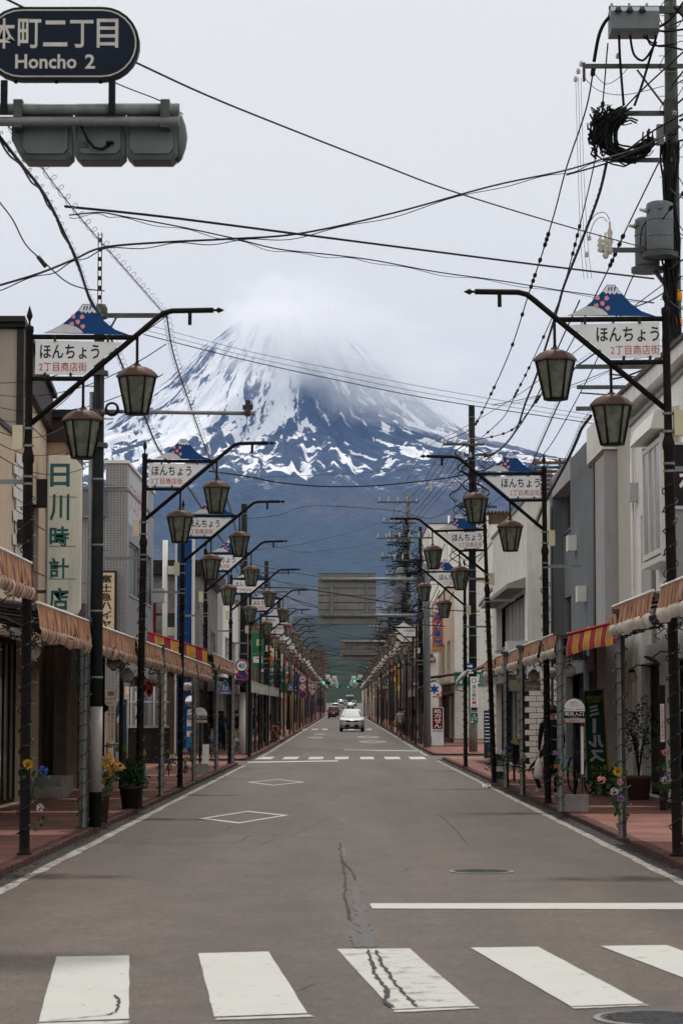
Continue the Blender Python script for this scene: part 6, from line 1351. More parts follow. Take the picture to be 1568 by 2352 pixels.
# cables ------------------------------------------------------------
def pxpath(px_, d0, d1):
    L_ = [0]
    for i in range(1, len(px_)): L_.append(L_[-1] + math.hypot(px_[i][0] - px_[i - 1][0], px_[i][1] - px_[i - 1][1]))
    # a straight run in space passes through the picture at equal steps of 1/distance
    return [at(u, v, 1 / (1 / d0 + (1 / d1 - 1 / d0) * s / L_[-1])) for (u, v), s in zip(px_, L_)]
def cable(px_, d0, d1, r, label, spiral=0.0, beads=0, twin=0.0, group='overhead cables near the camera', wraps=0):
    pts = spline(pxpath(px_, d0, d1)); t = thing('overhead_cable', label, 'cable', (0, 0, 0), 0, group)
    t.location = pts[0]; q = [p - pts[0] for p in pts]
    MB().tube(q, r, 5).build('line', 'black_rubber', t)
    if twin: MB().tube([p + Vector((0, 0, -twin - twin * .6 * math.sin(i * .7))) for i, p in enumerate(q)], r * .55, 4).build('companion_line', 'black_rubber', t)
    if spiral:
        L_ = sum((q[i + 1] - q[i]).length for i in range(len(q) - 1)); n = int(L_ / .5 * 8); h = []
        cum = [0]
        for i in range(len(q) - 1): cum.append(cum[-1] + (q[i + 1] - q[i]).length)
        n = min(n, 1600)
        for i in range(n + 1):
            s = L_ * i / n; j = min(len(q) - 2, int(np.searchsorted(cum, s, side='right') - 1)); f = (s - cum[j]) / max(1e-6, cum[j + 1] - cum[j]); p = q[j].lerp(q[j + 1], f); d = (q[j + 1] - q[j]).normalized()
            x = d.cross(Vector((0, 0, 1))).normalized(); y = x.cross(d); a = 2 * math.pi * i / 8; h.append(p + (x * math.cos(a) + y * (math.sin(a) + .8)) * spiral)
        MB().tube(h, max(.0035, r * .16), 3).build('spiral_wrap', 'alu_dark' if r < .02 else 'black_rubber', t)
    if beads:
        rs = random.Random(beads); b = MB()
        for i in range(beads):
            j = rs.randrange(1, len(q) - 2); d = (q[j + 1] - q[j]).normalized(); p = q[j]; b.tube([p - d * .16, p - d * .1, p + d * .1, p + d * .16], [r, r * 3, r * 3, r], 6)
        b.build('clamp', 'black_rubber', t)
    return t
cable([(-60, -40), (60, 20), (180, 80), (320, 147), (460, 212), (600, 270), (870, 376), (1050, 443), (1330, 528), (1560, 590)], 20, 46, .011, 'long thin cable sagging from the place-name sign to the right pole')
cable([(-40, 40), (150, 130), (270, 192), (365, 230), (420, 262)], 19, 23, .006, 'thin wire passing behind the place-name sign')
cable([(-30, 664), (90, 628), (170, 596), (240, 568), (380, 556), (520, 549), (690, 536), (900, 490), (1130, 427), (1290, 393), (1375, 368), (1480, 335), (1560, 290)], 34, 51.6, .018, 'thick black bundled cable rising across the sky to the coil', twin=.05)
cable([(150, 474), (280, 487), (420, 503), (690, 538), (1000, 578), (1250, 610), (1500, 640)], 33, 50, .02, 'black cable crossing the sky above the two nearest lamps')
cable([(160, 494), (230, 488), (290, 498), (420, 522), (540, 548), (640, 572), (760, 585), (860, 598), (1000, 624), (1150, 645), (1320, 672), (1500, 695)], 33, 49, .011, 'thinner cable running just under the crossing one', twin=.035)
cable([(-40, 262), (0, 315), (50, 378), (90, 428), (120, 478), (150, 540), (178, 600), (205, 680), (236, 735)], 17, 33, .015, 'thick twisted bundle descending at the left edge', twin=.03, spiral=.03)
cable([(240, 740), (290, 860), (330, 950), (370, 1040), (440, 1130), (540, 1290)], 33, 92, .016, 'twisted bundle running down the left side past the lamps', spiral=.06)
cable([(20, 290), (80, 362), (130, 430), (200, 518), (300, 632), (384, 728)], 20, 33, .006, 'wire with a loose spiral wrap at upper left', spiral=.045)
cable([(384, 730), (398, 810), (430, 910), (480, 1050), (520, 1140), (545, 1230), (556, 1300)], 33, 92, .011, 'spiral-wrapped cable dropping in front of the mountain', spiral=.06)
t = cable([(-20, 440), (0, 465), (30, 505), (60, 562), (100, 600), (150, 645), (192, 662), (240, 668)], 27, 33, .009, 'thin wavy drop wire with a small grey splice at left')
p = at(97, 600, 30); MB().tube([p - t.location + Vector((-.05, 0, .06)), p - t.location + Vector((.05, 0, -.07))], .03, 8).build('splice', 'post_grey', t)
cable([(1363, 150), (1345, 250), (1300, 385), (1275, 480), (1247, 574), (1214, 673), (1170, 808), (1115, 929), (1082, 984), (1027, 1010)], 52, 99, .019, 'beaded black line falling from the upper right crossarm', beads=16)
cable([(1395, 100), (1372, 330), (1330, 520), (1290, 670), (1258, 750), (1214, 845), (1184, 904), (1155, 959), (1104, 1006)], 52, 99, .017, 'second beaded line behind the nearest right lantern', beads=14)
cable([(1392, 375), (1372, 455), (1327, 574), (1294, 658), (1276, 721), (1232, 860), (1206, 926), (1184, 988), (1148, 1032), (1112, 1050)], 52, 99, .034, 'thick black main cable falling left from the coil', spiral=.03)
cable([(1514, 368), (1440, 520), (1408, 592), (1382, 647), (1310, 790), (1247, 896), (1214, 944), (1166, 992), (1072, 1014)], 52, 99, .018, 'beaded line passing behind the right mountain plate', beads=13)
cable([(1590, 250), (1500, 300), (1440, 345), (1400, 372), (1300, 402)], 50, 52, .02, 'short cable swinging in to the coil from the right edge')
cable([(1600, 90), (1480, 200), (1420, 262), (1385, 300)], 47, 52, .018, 'taut cable from the right edge down to the coil')
cable([(1590, 420), (1520, 505), (1450, 640), (1400, 760), (1330, 905), (1250, 1040), (1180, 1090), (1110, 1100)], 48, 99, .016, 'cable sagging past the right transformers to the junction pole', beads=8)
cable([(1330, 690), (1280, 800), (1235, 905), (1195, 975), (1150, 1030), (1105, 1064)], 60, 99, .02, 'cable close beside the thick main cable')
cable([(1540, 640), (1380, 760), (1200, 900), (1060, 985), (980, 1030), (930, 1110)], 52, 150, .012, 'long thin line running to the leaning utility pole')
cable([(1570, 770), (1400, 850), (1250, 905), (1130, 930)], 44, 60, .009, 'thin service wire from the right edge', twin=.04)
cable([(1112, 1040), (1180, 1042), (1260, 1050), (1334, 1058)], 99, 70, .014, 'three-strand service line from the junction pole to the stucco roof', twin=.12)
cable([(1300, 1075), (1220, 1105), (1150, 1140), (1110, 1180)], 66, 99, .012, 'drop wire from the stucco building to the junction pole')
for i, (v0, v1, r_) in enumerate(((60, 20, .02), (205, 150, .016), (330, 300, .024), (430, 470, .012), (620, 560, .018), (690, 720, .014), (800, 770, .02), (900, 960, .012))):
    cable([(1535, v0), (1568, (v0 + v1) / 2 + 6), (1640, v1)], 51.6, 44, r_, f'short cable leaving the right frame edge from the tall pole, {ORD[i]} from the top')
for i in range(3): cable([(1321 + i * 6, 175 + i * 2), (1327 + i * 6.5, 400), (1333 + i * 8, 560), (1340 + i * 9, 640)], 52, 53, .005, 'thin bare wire hanging straight below the upper right crossarm', group='thin bare drop wires at upper right')
cable([(1382, 800), (1345, 826), (1316, 850), (1298, 896), (1276, 940), (1232, 1039), (1190, 1135), (1150, 1215), (1098, 1290)], 52, 99, .018, 'spiral-wrapped cable from the right brackets down the street', spiral=.055)
cable([(1356, 955), (1335, 984), (1324, 1010), (1302, 1057), (1250, 1156), (1215, 1236), (1157, 1319), (1100, 1392)], 48, 99, .034, 'thick spiral-wrapped cable behind the second right lamp', spiral=.055)
for i, (dv, r_) in enumerate(((0, .012), (-11, .006), (-24, .006))):
    cable([(330, 768 + dv), (560, 826 + dv * .9), (760, 870 + dv), (1000, 918 + dv), (1330, 968 + dv * .8), (1540, 1000 + dv)], 60, 64, r_, ('dark wire crossing in front of the snowfield', 'faint wire just above the dark snowfield wire', 'topmost faint wire across the snowfield')[i])
cable([(480, 1082), (560, 1093), (640, 1108), (740, 1117), (850, 1116), (940, 1108), (1030, 1097), (1110, 1080)], 92, 99, .028, 'black cable sagging across the lower mountain')
cable([(540, 1098), (700, 1092), (860, 1084), (960, 1074), (1100, 1052)], 92, 99, .008, 'thin wire just above the sagging cable on the mountain')
cable([(560, 1192), (640, 1183), (720, 1162), (900, 1172), (1000, 1188), (1100, 1120)], 95, 105, .012, 'thin sagging wire above the overhead board')
cable([(588, 1262), (680, 1252), (770, 1232), (860, 1205), (930, 1180)], 100, 140, .012, 'wire sloping up to the right over the overhead board')
cable([(600, 1245), (690, 1268), (760, 1262), (850, 1250), (960, 1200)], 110, 150, .010, 'second wire near the top of the overhead board')
cable([(560, 1350), (690, 1352), (860, 1378), (1010, 1400), (1100, 1404)], 100, 104, .022, 'black cable crossing in front of the overhead board', spiral=.05)
cable([(655, 1368), (730, 1395), (860, 1378), (960, 1320), (1010, 1290)], 125, 140, .02, 'cable rising to the right behind the overhead board')
cable([(640, 1430), (730, 1436), (770, 1434), (870, 1420), (940, 1360)], 130, 150, .018, 'cable at the lower edge of the overhead board')
# lines that follow the right-hand poles into the distance
for i in range(6):
    cable([(1021 + i * 14, 1012 + (i % 2) * 20), (990 + i * 10, 1075 + i * 6), (955 + i * 4, 1130 + i * 10), (905 + i * 8, 1165 + i * 12)], 99, 150, .014, 'dark line strung between the two right-hand utility poles', group='lines between the right-hand poles')
for i in range(8):
    cable([(905 + i * 8, 1165 + i * 14), (898 + i * 5, 1230 + i * 16), (888 + i * 4, 1300 + i * 16), (882 + i * 3, 1385 + i * 9)], 150, 235, .014, 'dark line running on from the leaning utility pole', group='lines running on from the leaning pole')
rs = random.Random(12)
for i in range(30):
    y0_ = rs.uniform(112, 330); y1_ = y0_ + rs.uniform(-14, 24); za, zb_ = gnd(y0_) + rs.uniform(5.2, 9.0), gnd(y0_) + rs.uniform(5.2, 9.0); sag = rs.uniform(.2, .9)
    pts = [Vector((-4.2 + 8.6 * s, y0_ + (y1_ - y0_) * s, za + (zb_ - za) * s - sag * 4 * s * (1 - s))) for s in np.linspace(0, 1, 14)]
    t = thing('overhead_cable', 'dark cable strung across the street beyond the junction', 'cable', pts[0], 0, 'cables across the street beyond the junction'); MB().tube([p - pts[0] for p in pts], rs.choice([.012, .018, .026]), 4).build('line', 'black_rubber', t)
for side in (-1, 1):
    for i in range(7):
        pts = []; z0_ = rs.uniform(5.4, 8.6); x = side * rs.uniform(3.6, 4.4)
        for k in range(9):
            y = 96 + k * 36
            for s in (0, .25, .5, .75): pts.append(Vector((x, y + 36 * s, gnd(y + 36 * s) + z0_ - .7 * 4 * s * (1 - s) * .6)))
        t = thing('overhead_cable', f'dark cable following the {"left" if side < 0 else "right"} kerb into the distance', 'cable', pts[0], 0, f'cables along the {"left" if side < 0 else "right"} kerb'); MB().tube([p - pts[0] for p in pts], .016, 4).build('line', 'black_rubber', t)
for i in range(7):                                            # service wires over the left buildings
    a = at(0, 880 + i * 28, 36); c = at(390 - i * 8, 720 + i * 70, 33.2) if i < 3 else at(150 + i * 12, 700 + i * 60, 40)
    pts = [a.lerp(c, s) + Vector((0, 0, -.25 * 4 * s * (1 - s))) for s in np.linspace(0, 1, 10)]
    t = thing('overhead_cable', 'thin service wire slanting over the cream building at left', 'cable', pts[0], 0, 'service wires at left'); MB().tube([p - pts[0] for p in pts], .007, 4).build('line', 'black_rubber', t)
# ================================================================== people, vehicles, bicycles
SKIN = mat('skin', (.42, .24, .17), .6, 0, .06, 8); mat('hair_black', (.012, .010, .009), .5, 0, .2, 30); mat('hair_brown', (.045, .022, .015), .5, 0, .2, 30)
def clothm(name, col, rough=.85): return mat('cloth_' + name, col, rough, 0, .15, 9, bump=.3, bscale=30)
for nm, c_ in dict(black=(.012, .012, .014), navy=(.012, .018, .035), grey=(.36, .36, .37), white=(.6, .59, .56), stone=(.33, .31, .29), jeans=(.02, .04, .08), teal=(.07, .12, .135), red=(.12, .015, .015), cream=(.42, .38, .32), charcoal=(.04, .042, .045), shoe_white=(.5, .5, .48), shoe_dark=(.02, .02, .02), lime=(.3, .5, .12), pale=(.5, .48, .46), brown=(.16, .09, .05)).items(): clothm(nm, c_)
def person(x, y, H, rz, label, top, legs, shoes, sleeves='top', walk=.0, arms=((-.02, .05), (-.02, .05)), hair='hair_black', long_hair=False, cap=None, pack=None, bag=None, shorts=None, crouch=False, skirt=None, z=None, lean=0.0, face=False):
    g = (gnd(y) + SW) if z is None else z
    t = thing('person', label, 'person', (x, y, g), rz, 'people on the pavements')
    V = []; E = []; Rr = []; T = []
    def add(p, r, parent=None, tg='top'):
        V.append(Vector(p)); Rr.append(r); T.append(tg)
        if parent is not None: E.append((parent, len(V) - 1))
        return len(V) - 1
    hip = .50 if crouch else .93; dy = -.18 if crouch else 0
    pel = add((0, dy, hip), .13, None, 'legs'); sp = add((0, dy + lean * .3, hip + .2), .12, pel, 'top'); ch = add((0, dy + lean * .7, hip + .40), .145, sp, 'top'); ut = add((0, dy + lean, hip + .50), .11, ch, 'top'); nk = add((0, dy + lean * 1.1 + .01, hip + .57), .052, ut, 'skin')
    hd = add((0, dy + lean * 1.2 + .02, hip + .65), .078, nk, 'skin'); hm = add((0, dy + lean * 1.3 + .02, hip + .72), .092, hd, 'skin'); add((0, dy + lean * 1.3 + .015, hip + .79), .062, hm, 'skin')
    for s, (sw_, el) in zip((-1, 1), arms):
        sh = add((s * .175, dy + lean, hip + .46), .062, ut, 'top'); eb = add((s * .215, dy + lean + sw_, hip + .19), .043, sh, 'sleeve'); wr = add((s * .215, dy + lean + sw_ + el + .05, hip - .04 + max(0, el) * .6), .029, eb, 'fore'); hn = add((s * .21, dy + lean + sw_ + el + .08, hip - .11 + max(0, el) * .8), .034, wr, 'skin')
        dirn = (V[hn] - V[wr]).normalized()
        for k in range(4):
            f1 = add(V[hn] + dirn * (.045 + .006 * (k in (1, 2))) + Vector((s * .004, (k - 1.5) * .019, 0)), .0095, hn, 'skin'); add(V[f1] + dirn * .03 + Vector((-s * .012, 0, 0)), .008, f1, 'skin')
        th = add(V[hn] + Vector((-s * .005, .036, -.012)), .010, wr, 'skin'); add(V[th] + dirn * .03 + Vector((-s * .008, .004, 0)), .008, th, 'skin')
    for s in (-1, 1):
        st = walk * s
        hp = add((s * .09, dy, hip - .05), .098, pel, 'legs')
        if crouch: kn = add((s * .13, dy + .42, .50), .068, hp, 'legs'); an = add((s * .12, dy + .22, .09), .042, kn, 'shin')
        else: kn = add((s * .095, st * .5 + .03, .49), .064, hp, 'legs'); an = add((s * .09, st - (.10 if st < 0 else 0), .09 + (.08 if st < -.1 else 0)), .042, kn, 'shin')
        hl = add(V[an] + Vector((0, -.035, -.045)), .038, an, 'shoe'); add(V[an] + Vector((s * .01, .135, -.052)), .036, an, 'shoe')
    me = bpy.data.meshes.new('body'); me.from_pydata([v * (H / 1.72) for v in V], E, []); o = bpy.data.objects.new('body', me); o.modifiers.new('skin', 'SKIN')
    for i, d in enumerate(me.skin_vertices[0].data): d.radius = (Rr[i] * H / 1.72 * (1.12 if T[i] == 'top' and i < 4 else 1),) * 2
    me.skin_vertices[0].data[0].use_root = True
    sb = o.modifiers.new('sub', 'SUBSURF'); sb.levels = 1
    m2 = evaluated(o); P = [v * (H / 1.72) for v in V]
    names = {'top': top, 'legs': legs, 'sleeve': top if sleeves in ('top', 'long') else 'skin', 'fore': top if sleeves == 'long' else 'skin', 'skin': 'skin', 'shin': ('skin' if shorts else legs), 'shoe': shoes}
    mats = sorted({names[q] for q in names}); m2.materials.clear()
    for q in mats: m2.materials.append(MATS['skin'] if q == 'skin' else MATS['cloth_' + q])
    seg = [(P[a], P[b_], T[b_]) for a, b_ in E]
    for p in m2.polygons:
        c_ = p.center; best = None
        for a, b_, tg in seg:
            d = b_ - a; s_ = max(0, min(1, (c_ - a).dot(d) / max(1e-9, d.length_squared))); q = (a + d * s_ - c_).length_squared
            if best is None or q < best[0]: best = (q, tg)
        tg = best[1]
        if tg == 'top' and c_.z < (hip + .03) * H / 1.72 and abs(c_.x) < .17 and not crouch: tg = 'top' if c_.z > (hip - .04) * H / 1.72 else 'legs'
        if shorts and tg == 'legs' and c_.z < .47 * H / 1.72: tg = 'skin'
        p.material_index = mats.index(names[tg]); p.use_smooth = True
    body = ob('body', m2, None, t); k = H / 1.72; hc = V[hm] * k
    b = MB()
    for i in range(7):                                     # hair: a shell over the crown and back of the head
        a0 = math.pi * i / 7 * .62
    n_, m_ = 12, 7; vs = []
    for j in range(m_ + 1):
        ph = (math.pi * .5) * (1 - j / m_ * 1.25)
        for i in range(n_):
            a = 2 * math.pi * i / n_; fr = max(0, math.sin(a)); cut = 1 if j < m_ * .55 or fr < .35 else .72
            vs.append(hc + Vector((math.cos(a) * math.cos(ph) * .104, math.sin(a) * math.cos(ph) * .112 - .008, math.sin(ph) * .108 * cut + .02 * (1 - cut))) * k)
    b.add(vs, [(j * n_ + i, j * n_ + (i + 1) % n_, (j + 1) * n_ + (i + 1) % n_, (j + 1) * n_ + i) for j in range(m_) for i in range(n_)], True)
    if long_hair: b.tube([hc + Vector((0, -.03, .02)) * k, hc + Vector((0, -.07, -.1)) * k, hc + Vector((0, -.085, -.22)) * k, hc + Vector((0, -.08, -.34)) * k], [.09 * k, .105 * k, .095 * k, .05 * k], 10)
    b.build('hair', hair, t)
    if cap:
        c2 = MB(); c2.lathe([(.112, .015), (.116, .04), (.1, .09), (.055, .118), (.0001, .124)], (0, 0, 0), 14); c2.v = [tuple(hc + Vector(v) * k) for v in c2.v]; c2.prism([(hc.x - .08 * k, hc.y + .09 * k), (hc.x + .08 * k, hc.y + .09 * k), (hc.x + .06 * k, hc.y + .19 * k), (hc.x - .06 * k, hc.y + .19 * k)], hc.z + .02 * k, hc.z + .034 * k, 'XY'); c2.build('cap', cap, t)
    if pack:
        q = MB(); q.cbox((0, dy - .2, hip + .30), (.30, .16, .42)); me_ = q.mesh('backpack'); bev(me_, .05); me_.transform(Matrix.Scale(k, 4)); bp = ob('backpack', me_, pack, t)
        s2 = MB()
        for s in (-1, 1): s2.tube([Vector((s * .1, dy - .13, hip + .5)) * k, Vector((s * .11, dy + .0, hip + .55)) * k, Vector((s * .12, dy + .14, hip + .4)) * k, Vector((s * .13, dy + .05, hip + .15)) * k], .016 * k, 5)
        s2.build('strap', pack, bp)
    if bag:
        q = MB(); q.tube([Vector(bag[1]) * k, (Vector(bag[1]) - Vector((0, 0, .1))) * k, (Vector(bag[1]) - Vector((0, 0, .32))) * k, (Vector(bag[1]) - Vector((0, 0, .40))) * k], [.02 * k, .07 * k, .11 * k, .08 * k], 10); bo = q.build('bag', bag[0], t)
        MB().tube([Vector(bag[1]) * k, (Vector(bag[1]) + Vector((0, 0, .12))) * k], .012 * k, 5).build('handle', bag[0], bo)
    if skirt: MB().lathe([(.2, hip - .28), (.175, hip - .05), (.15, hip + .1)], (0, dy, 0), 14).build('tunic', 'cloth_' + skirt, t)
    if face:
        e_ = MB()
        for s in (-1, 1): e_.lathe([(.0001, -.01), (.012, 0), (.0001, .01)], hc + Vector((s * .034, .088, .0)) * k, 6)
        e_.build('eyes', 'hair_black', t); nm_ = MB(); nm_.tube([hc + Vector((0, .09, .0)) * k, hc + Vector((0, .108, -.03)) * k], [.008, .014], 6); nm_.build('nose', 'skin', t); MB().box(hc.x - .022, hc.x + .022, hc.y + .085, hc.y + .093, hc.z - .062, hc.z - .052).build('mouth', mat('lips', (.3, .1, .09), .5), t)
    return t
A_ = R(0)
person(3.72, 43.6, 1.64, A_, 'person in black with a cap, seen from behind beside the right bus stop', 'black', 'black', 'shoe_white', 'long', .18, ((.05, .1), (-.08, .12)), cap=mat('cap_grey', (.08, .08, .075), .8), bag=(mat('bag_plastic', (.6, .55, .53), .5), (-.24, .05, .78)))
person(3.86, 46.6, 1.6, R(40), 'crouching person in black half hidden by the second right lamp', 'black', 'black', 'shoe_white', 'long', 0, ((.2, .15), (.2, .15)), crouch=True)
person(-5.02, 100, 1.62, A_, 'person with brown hair and dark backpack walking away on the left', 'black', 'navy', 'shoe_dark', 'long', .22, ((-.1, .05), (.1, .05)), hair='hair_brown', long_hair=True, pack=mat('pack_blue', (.02, .04, .07), .6))
person(-4.36, 98.6, 1.66, A_, 'person in grey trousers with black backpack next to the white-sleeved pole', 'black', 'stone', 'shoe_dark', 'long', .2, pack='cloth_black')
person(-5.42, 101, 1.66, A_, 'person in a charcoal tee and pale shorts walking away at far left', 'charcoal', 'pale', 'shoe_dark', 'top', .12, shorts=True); person(-5.26, 103, 1.62, A_, 'person in a pale jacket half hidden by a left arcade post', 'white', 'navy', 'shoe_dark', 'long', .1)
person(-4.36, 112, 1.66, A_, 'person in a white shirt and black trousers on the left pavement', 'white', 'black', 'shoe_white', 'long', .05, hair='hair_black'); person(-4.12, 110.5, 1.72, A_, 'person in a dark tee standing right of the white shirt', 'navy', 'black', 'brown', 'top', .03)
person(-4.02, 118, 1.74, R(30), 'person in black wearing a green cap on the left pavement', 'black', 'black', 'shoe_dark', 'top', .04, cap=mat('cap_green', (.01, .25, .10), .7)); person(-3.9, 122, 1.72, A_, 'person in a dark red shirt next to the orange bicycle', 'red', 'black', 'shoe_dark', 'top', .04)
person(3.12, 135, 1.78, A_, 'person in a grey tee and teal shorts with a mustard bag, right kerb', 'grey', 'teal', 'lime', 'top', .12, ((.02, .12), (.0, .2)), cap='cloth_black', shorts=True, bag=(mat('bag_mustard', (.4, .2, .03), .8), (-.27, -.1, 1.12)), z=gnd(135))
person(3.86, 133, 1.62, A_, 'person with long hair in a grey sleeveless top behind a brown post', 'stone', 'jeans', 'shoe_white', 'none', .02, long_hair=True, skirt='stone'); person(4.2, 132, 1.62, R(180), 'person facing the camera in pale clothes beside the grey mast', 'pale', 'cream', 'shoe_white', 'long', .06, face=True, long_hair=True)
person(3.62, 150, 1.7, R(-70), 'person in dark clothes looking down on the right pavement', 'navy', 'black', 'shoe_dark', 'top', .04, ((.1, .2), (.1, .2)), lean=.1)

# vehicles ----------------------------------------------------------
def carpaint(name, col, rough=.25):
    m, t, b = newmat(name); b.inputs['Base Color'].default_value = (*col, 1); b.inputs['Roughness'].default_value = rough; b.inputs['Coat Weight'].default_value = .6; b.inputs['Coat Roughness'].default_value = .08; return m
carpaint('paint_pearl', (.62, .62, .60)); carpaint('paint_red', (.14, .008, .012)); carpaint('paint_black', (.02, .021, .024)); carpaint('paint_silver', (.35, .36, .37)); carpaint('paint_white', (.6, .6, .6)); carpaint('paint_maroon', (.07, .012, .016)); carpaint('paint_teal', (.04, .10, .10))
glassmat('car_glass', (.03, .038, .04), .06, .5); mat('tyre', (.016, .016, .017), .8); mat('rim', (.4, .4, .42), .3, .8); mat('chrome', (.6, .6, .62), .15, 1.0); mat('lens', (.55, .57, .6), .08, 0, .1, 20, spec=.8); mat('tail_red', (.35, .01, .01), .2); mat('plate', (.65, .65, .62), .4); mat('plastic_black', (.015, .015, .016), .5)
STY = {
 'suv': (1.84, [(0, .42, .66, .74, .70, .70), (.10, .26, .74, .86, .90, .84), (.45, .22, .88, .98, 1, .88), (1.10, .22, .98, 1.08, 1, .86), (1.85, .22, 1.02, 1.60, 1, .70), (2.6, .22, 1.02, 1.69, 1, .70), (3.9, .22, 1.04, 1.64, 1, .68), (4.5, .26, 1.06, 1.30, .97, .72), (4.68, .30, .96, 1.02, .94, .80), (4.72, .42, .8, .9, .88, .80)], 3, (4, 5, 6), 7),
 'minivan': (1.70, [(0, .4, .7, .8, .78, .74), (.1, .24, .86, .96, .95, .86), (.7, .2, 1.0, 1.1, 1, .86), (1.5, .2, 1.05, 1.78, 1, .74), (2.6, .2, 1.05, 1.86, 1, .76), (4.0, .2, 1.05, 1.83, 1, .76), (4.32, .24, 1.06, 1.72, .98, .76), (4.42, .3, 1.02, 1.08, .97, .9), (4.46, .42, .8, .95, .93, .88)], 2, (3, 4, 5), 6),
 'van': (1.69, [(0, .4, .8, .95, .88, .84), (.12, .24, 1.1, 1.2, .97, .9), (.35, .2, 1.2, 1.3, 1, .9), (1.0, .2, 1.2, 1.95, 1, .84), (2.4, .2, 1.2, 2.0, 1, .86), (4.5, .2, 1.2, 1.98, 1, .86), (4.66, .24, 1.2, 1.9, .99, .86), (4.7, .34, 1.1, 1.2, .97, .9)], 2, (3, 4, 5), 6),
 'bus': (2.4, [(0, .4, 1.1, 1.3, .96, .95), (.06, .32, 1.1, 2.9, 1, .93), (.3, .3, 1.2, 3.15, 1, .92), (4.5, .3, 1.3, 3.2, 1, .92), (8.8, .3, 1.3, 3.15, 1, .92), (9.0, .36, 1.2, 2.9, .98, .92)], 0, (2, 3), 4)}
def car(style, paint, x, y, rear, label, plate=None):
    W, S, ws, sides, rw = STY[style]; h = W / 2
    t = thing('bus' if style == 'bus' else 'car', label, 'bus' if style == 'bus' else 'car', (x, y, gnd(y)), R(180) if rear else 0, 'vehicles on the street')
    rings = []
    for (yy, zb, zbelt, zt, wb, wt) in S:
        w_ = h * wb; wtt = h * wt if zt - zbelt > .2 else h * wb * .93
        half = [(w_ * .86, zb), (w_, zb + (zbelt - zb) * .35), (w_, zbelt), (wtt, zt - .06 if zt - zbelt > .2 else zt - .03), (wtt * .8, zt)]
        rings.append([(a, yy, b_) for a, b_ in half] + [(-a, yy, b_) for a, b_ in reversed(half)])
    n = 10; bo = MB(); gl = {}
    pts = [p for r in rings for p in r]; faces = []; shield = []; sidew = []; back = []
    for i in range(len(rings) - 1):
        for k in range(n):
            f = (i * n + k, (i + 1) * n + k, (i + 1) * n + (k + 1) % n, i * n + (k + 1) % n)
            if i == ws and k in (3, 4, 5): shield.append(f)
            elif i in sides and k in (2, 6): sidew.append((i, f))
            elif i == rw and k in (3, 4, 5): back.append(f)
            else: faces.append(f)
    faces += [tuple(reversed(range(n))), tuple((len(rings) - 1) * n + k for k in range(n))]
    bo.add(pts, faces + shield + back + [f for _, f in sidew], True); me = bo.mesh('body')
    bm = bmesh.new(); bm.from_mesh(me); bmesh.ops.recalc_face_normals(bm, faces=bm.faces); bm.to_mesh(me); bm.free()
    body = ob('body', me, paint, t)
    sm = body.modifiers.new('edge', 'BEVEL'); sm.width = .03; sm.segments = 2; sm.limit_method = 'ANGLE'; sm.angle_limit = R(25)
    cen = Vector((0, S[-1][0] / 2, .9))
    def pane(nm, fs, sh=.9, out_=.012):
        P = [Vector(pts[j]) for f in fs for j in f]; c_ = sum(P, Vector()) / len(P); b = MB()
        for f in fs:
            q = [Vector(pts[j]) for j in f]; nn = (q[1] - q[0]).cross(q[3] - q[0]).normalized(); nn = nn if nn.dot(c_ - cen) > 0 else -nn
            b.add([c_ + (p - c_) * sh + nn * out_ for p in q], [(0, 1, 2, 3)])
        return b.build(nm, 'car_glass', t)
    pane('windscreen', shield, .93); pane('rear_window', back, .86)
    for k in (2, 6):
        for i in sides: pane('side_window', [f for j, f in sidew if j == i and f[0] % n == k], .9)
    Lc = S[-1][0]; wr = .34 if style != 'bus' else .46
    for yy in (Lc * .19, Lc * .79):
        for s in (-1, 1):
            tyre = MB().tube([(s * (h - .24), yy, wr), (s * (h - .01), yy, wr)], wr, 18).build('wheel', 'tyre', t); MB().tube([(s * (h - .02), yy, wr), (s * (h + .005), yy, wr)], wr * .62, 14).build('rim', 'rim', tyre)
    f0 = S[0][2]
    if style == 'suv':
        MB().prism([(-.42, .72), (.42, .72), (.55, .86), (-.55, .86)], -.02, .2).build('grille', 'plastic_black', t); MB().prism([(-.5, .34), (.5, .34), (.55, .42), (.42, .54), (-.42, .54), (-.55, .42)], -.035, .12).build('lower_intake', 'plastic_black', t)
        for s in (-1, 1):
            hl = MB().prism([(s * .46, .76), (s * .84, .80), (s * .86, .90), (s * .62, .88), (s * .48, .82)], .01, .3).build('headlight', 'lens', t); MB().box(s * .56 - .06, s * .56 + .06, .0, .02, .785, .83).build('lens', 'chrome', hl); MB().prism([(s * .68, .40), (s * .80, .44), (s * .74, .5), (s * .66, .46)], -.02, .1).build('fog_light', 'plastic_black', t)
        MB().cbox((0, -.025, .80), (.22, .03, .06)).build('emblem', 'chrome', t); MB().box(-.85, .85, .02, 4.6, .2, .3).build('underbody', 'plastic_black', t)
    elif not rear or style == 'bus':
        MB().box(-h * .55, h * .55, -.02, .08, .62, .74).build('grille', 'plastic_black', t)
        for s in (-1, 1): MB().cbox((s * h * .66, .04, f0 + .02), (.26, .12, .16)).build('headlight', 'lens', t)
        MB().box(-h * .9, h * .9, .02, Lc - .1, .18, .32).build('underbody', 'plastic_black', t)
    else: MB().box(-h * .9, h * .9, .1, Lc - .02, .18, .34).build('underbody', 'plastic_black', t)
    for s in (-1, 1):
        mi = MB().cbox((s * (h + .12), S[ws][0] + .35, S[ws][2] + .1), (.22, .12, .15)).build('mirror', paint, t); MB().cbox((s * (h + .12), S[ws][0] + .42, S[ws][2] + .1), (.18, .02, .11)).build('mirror_glass', 'car_glass', mi)
    py = -.045 if not rear else Lc + .02
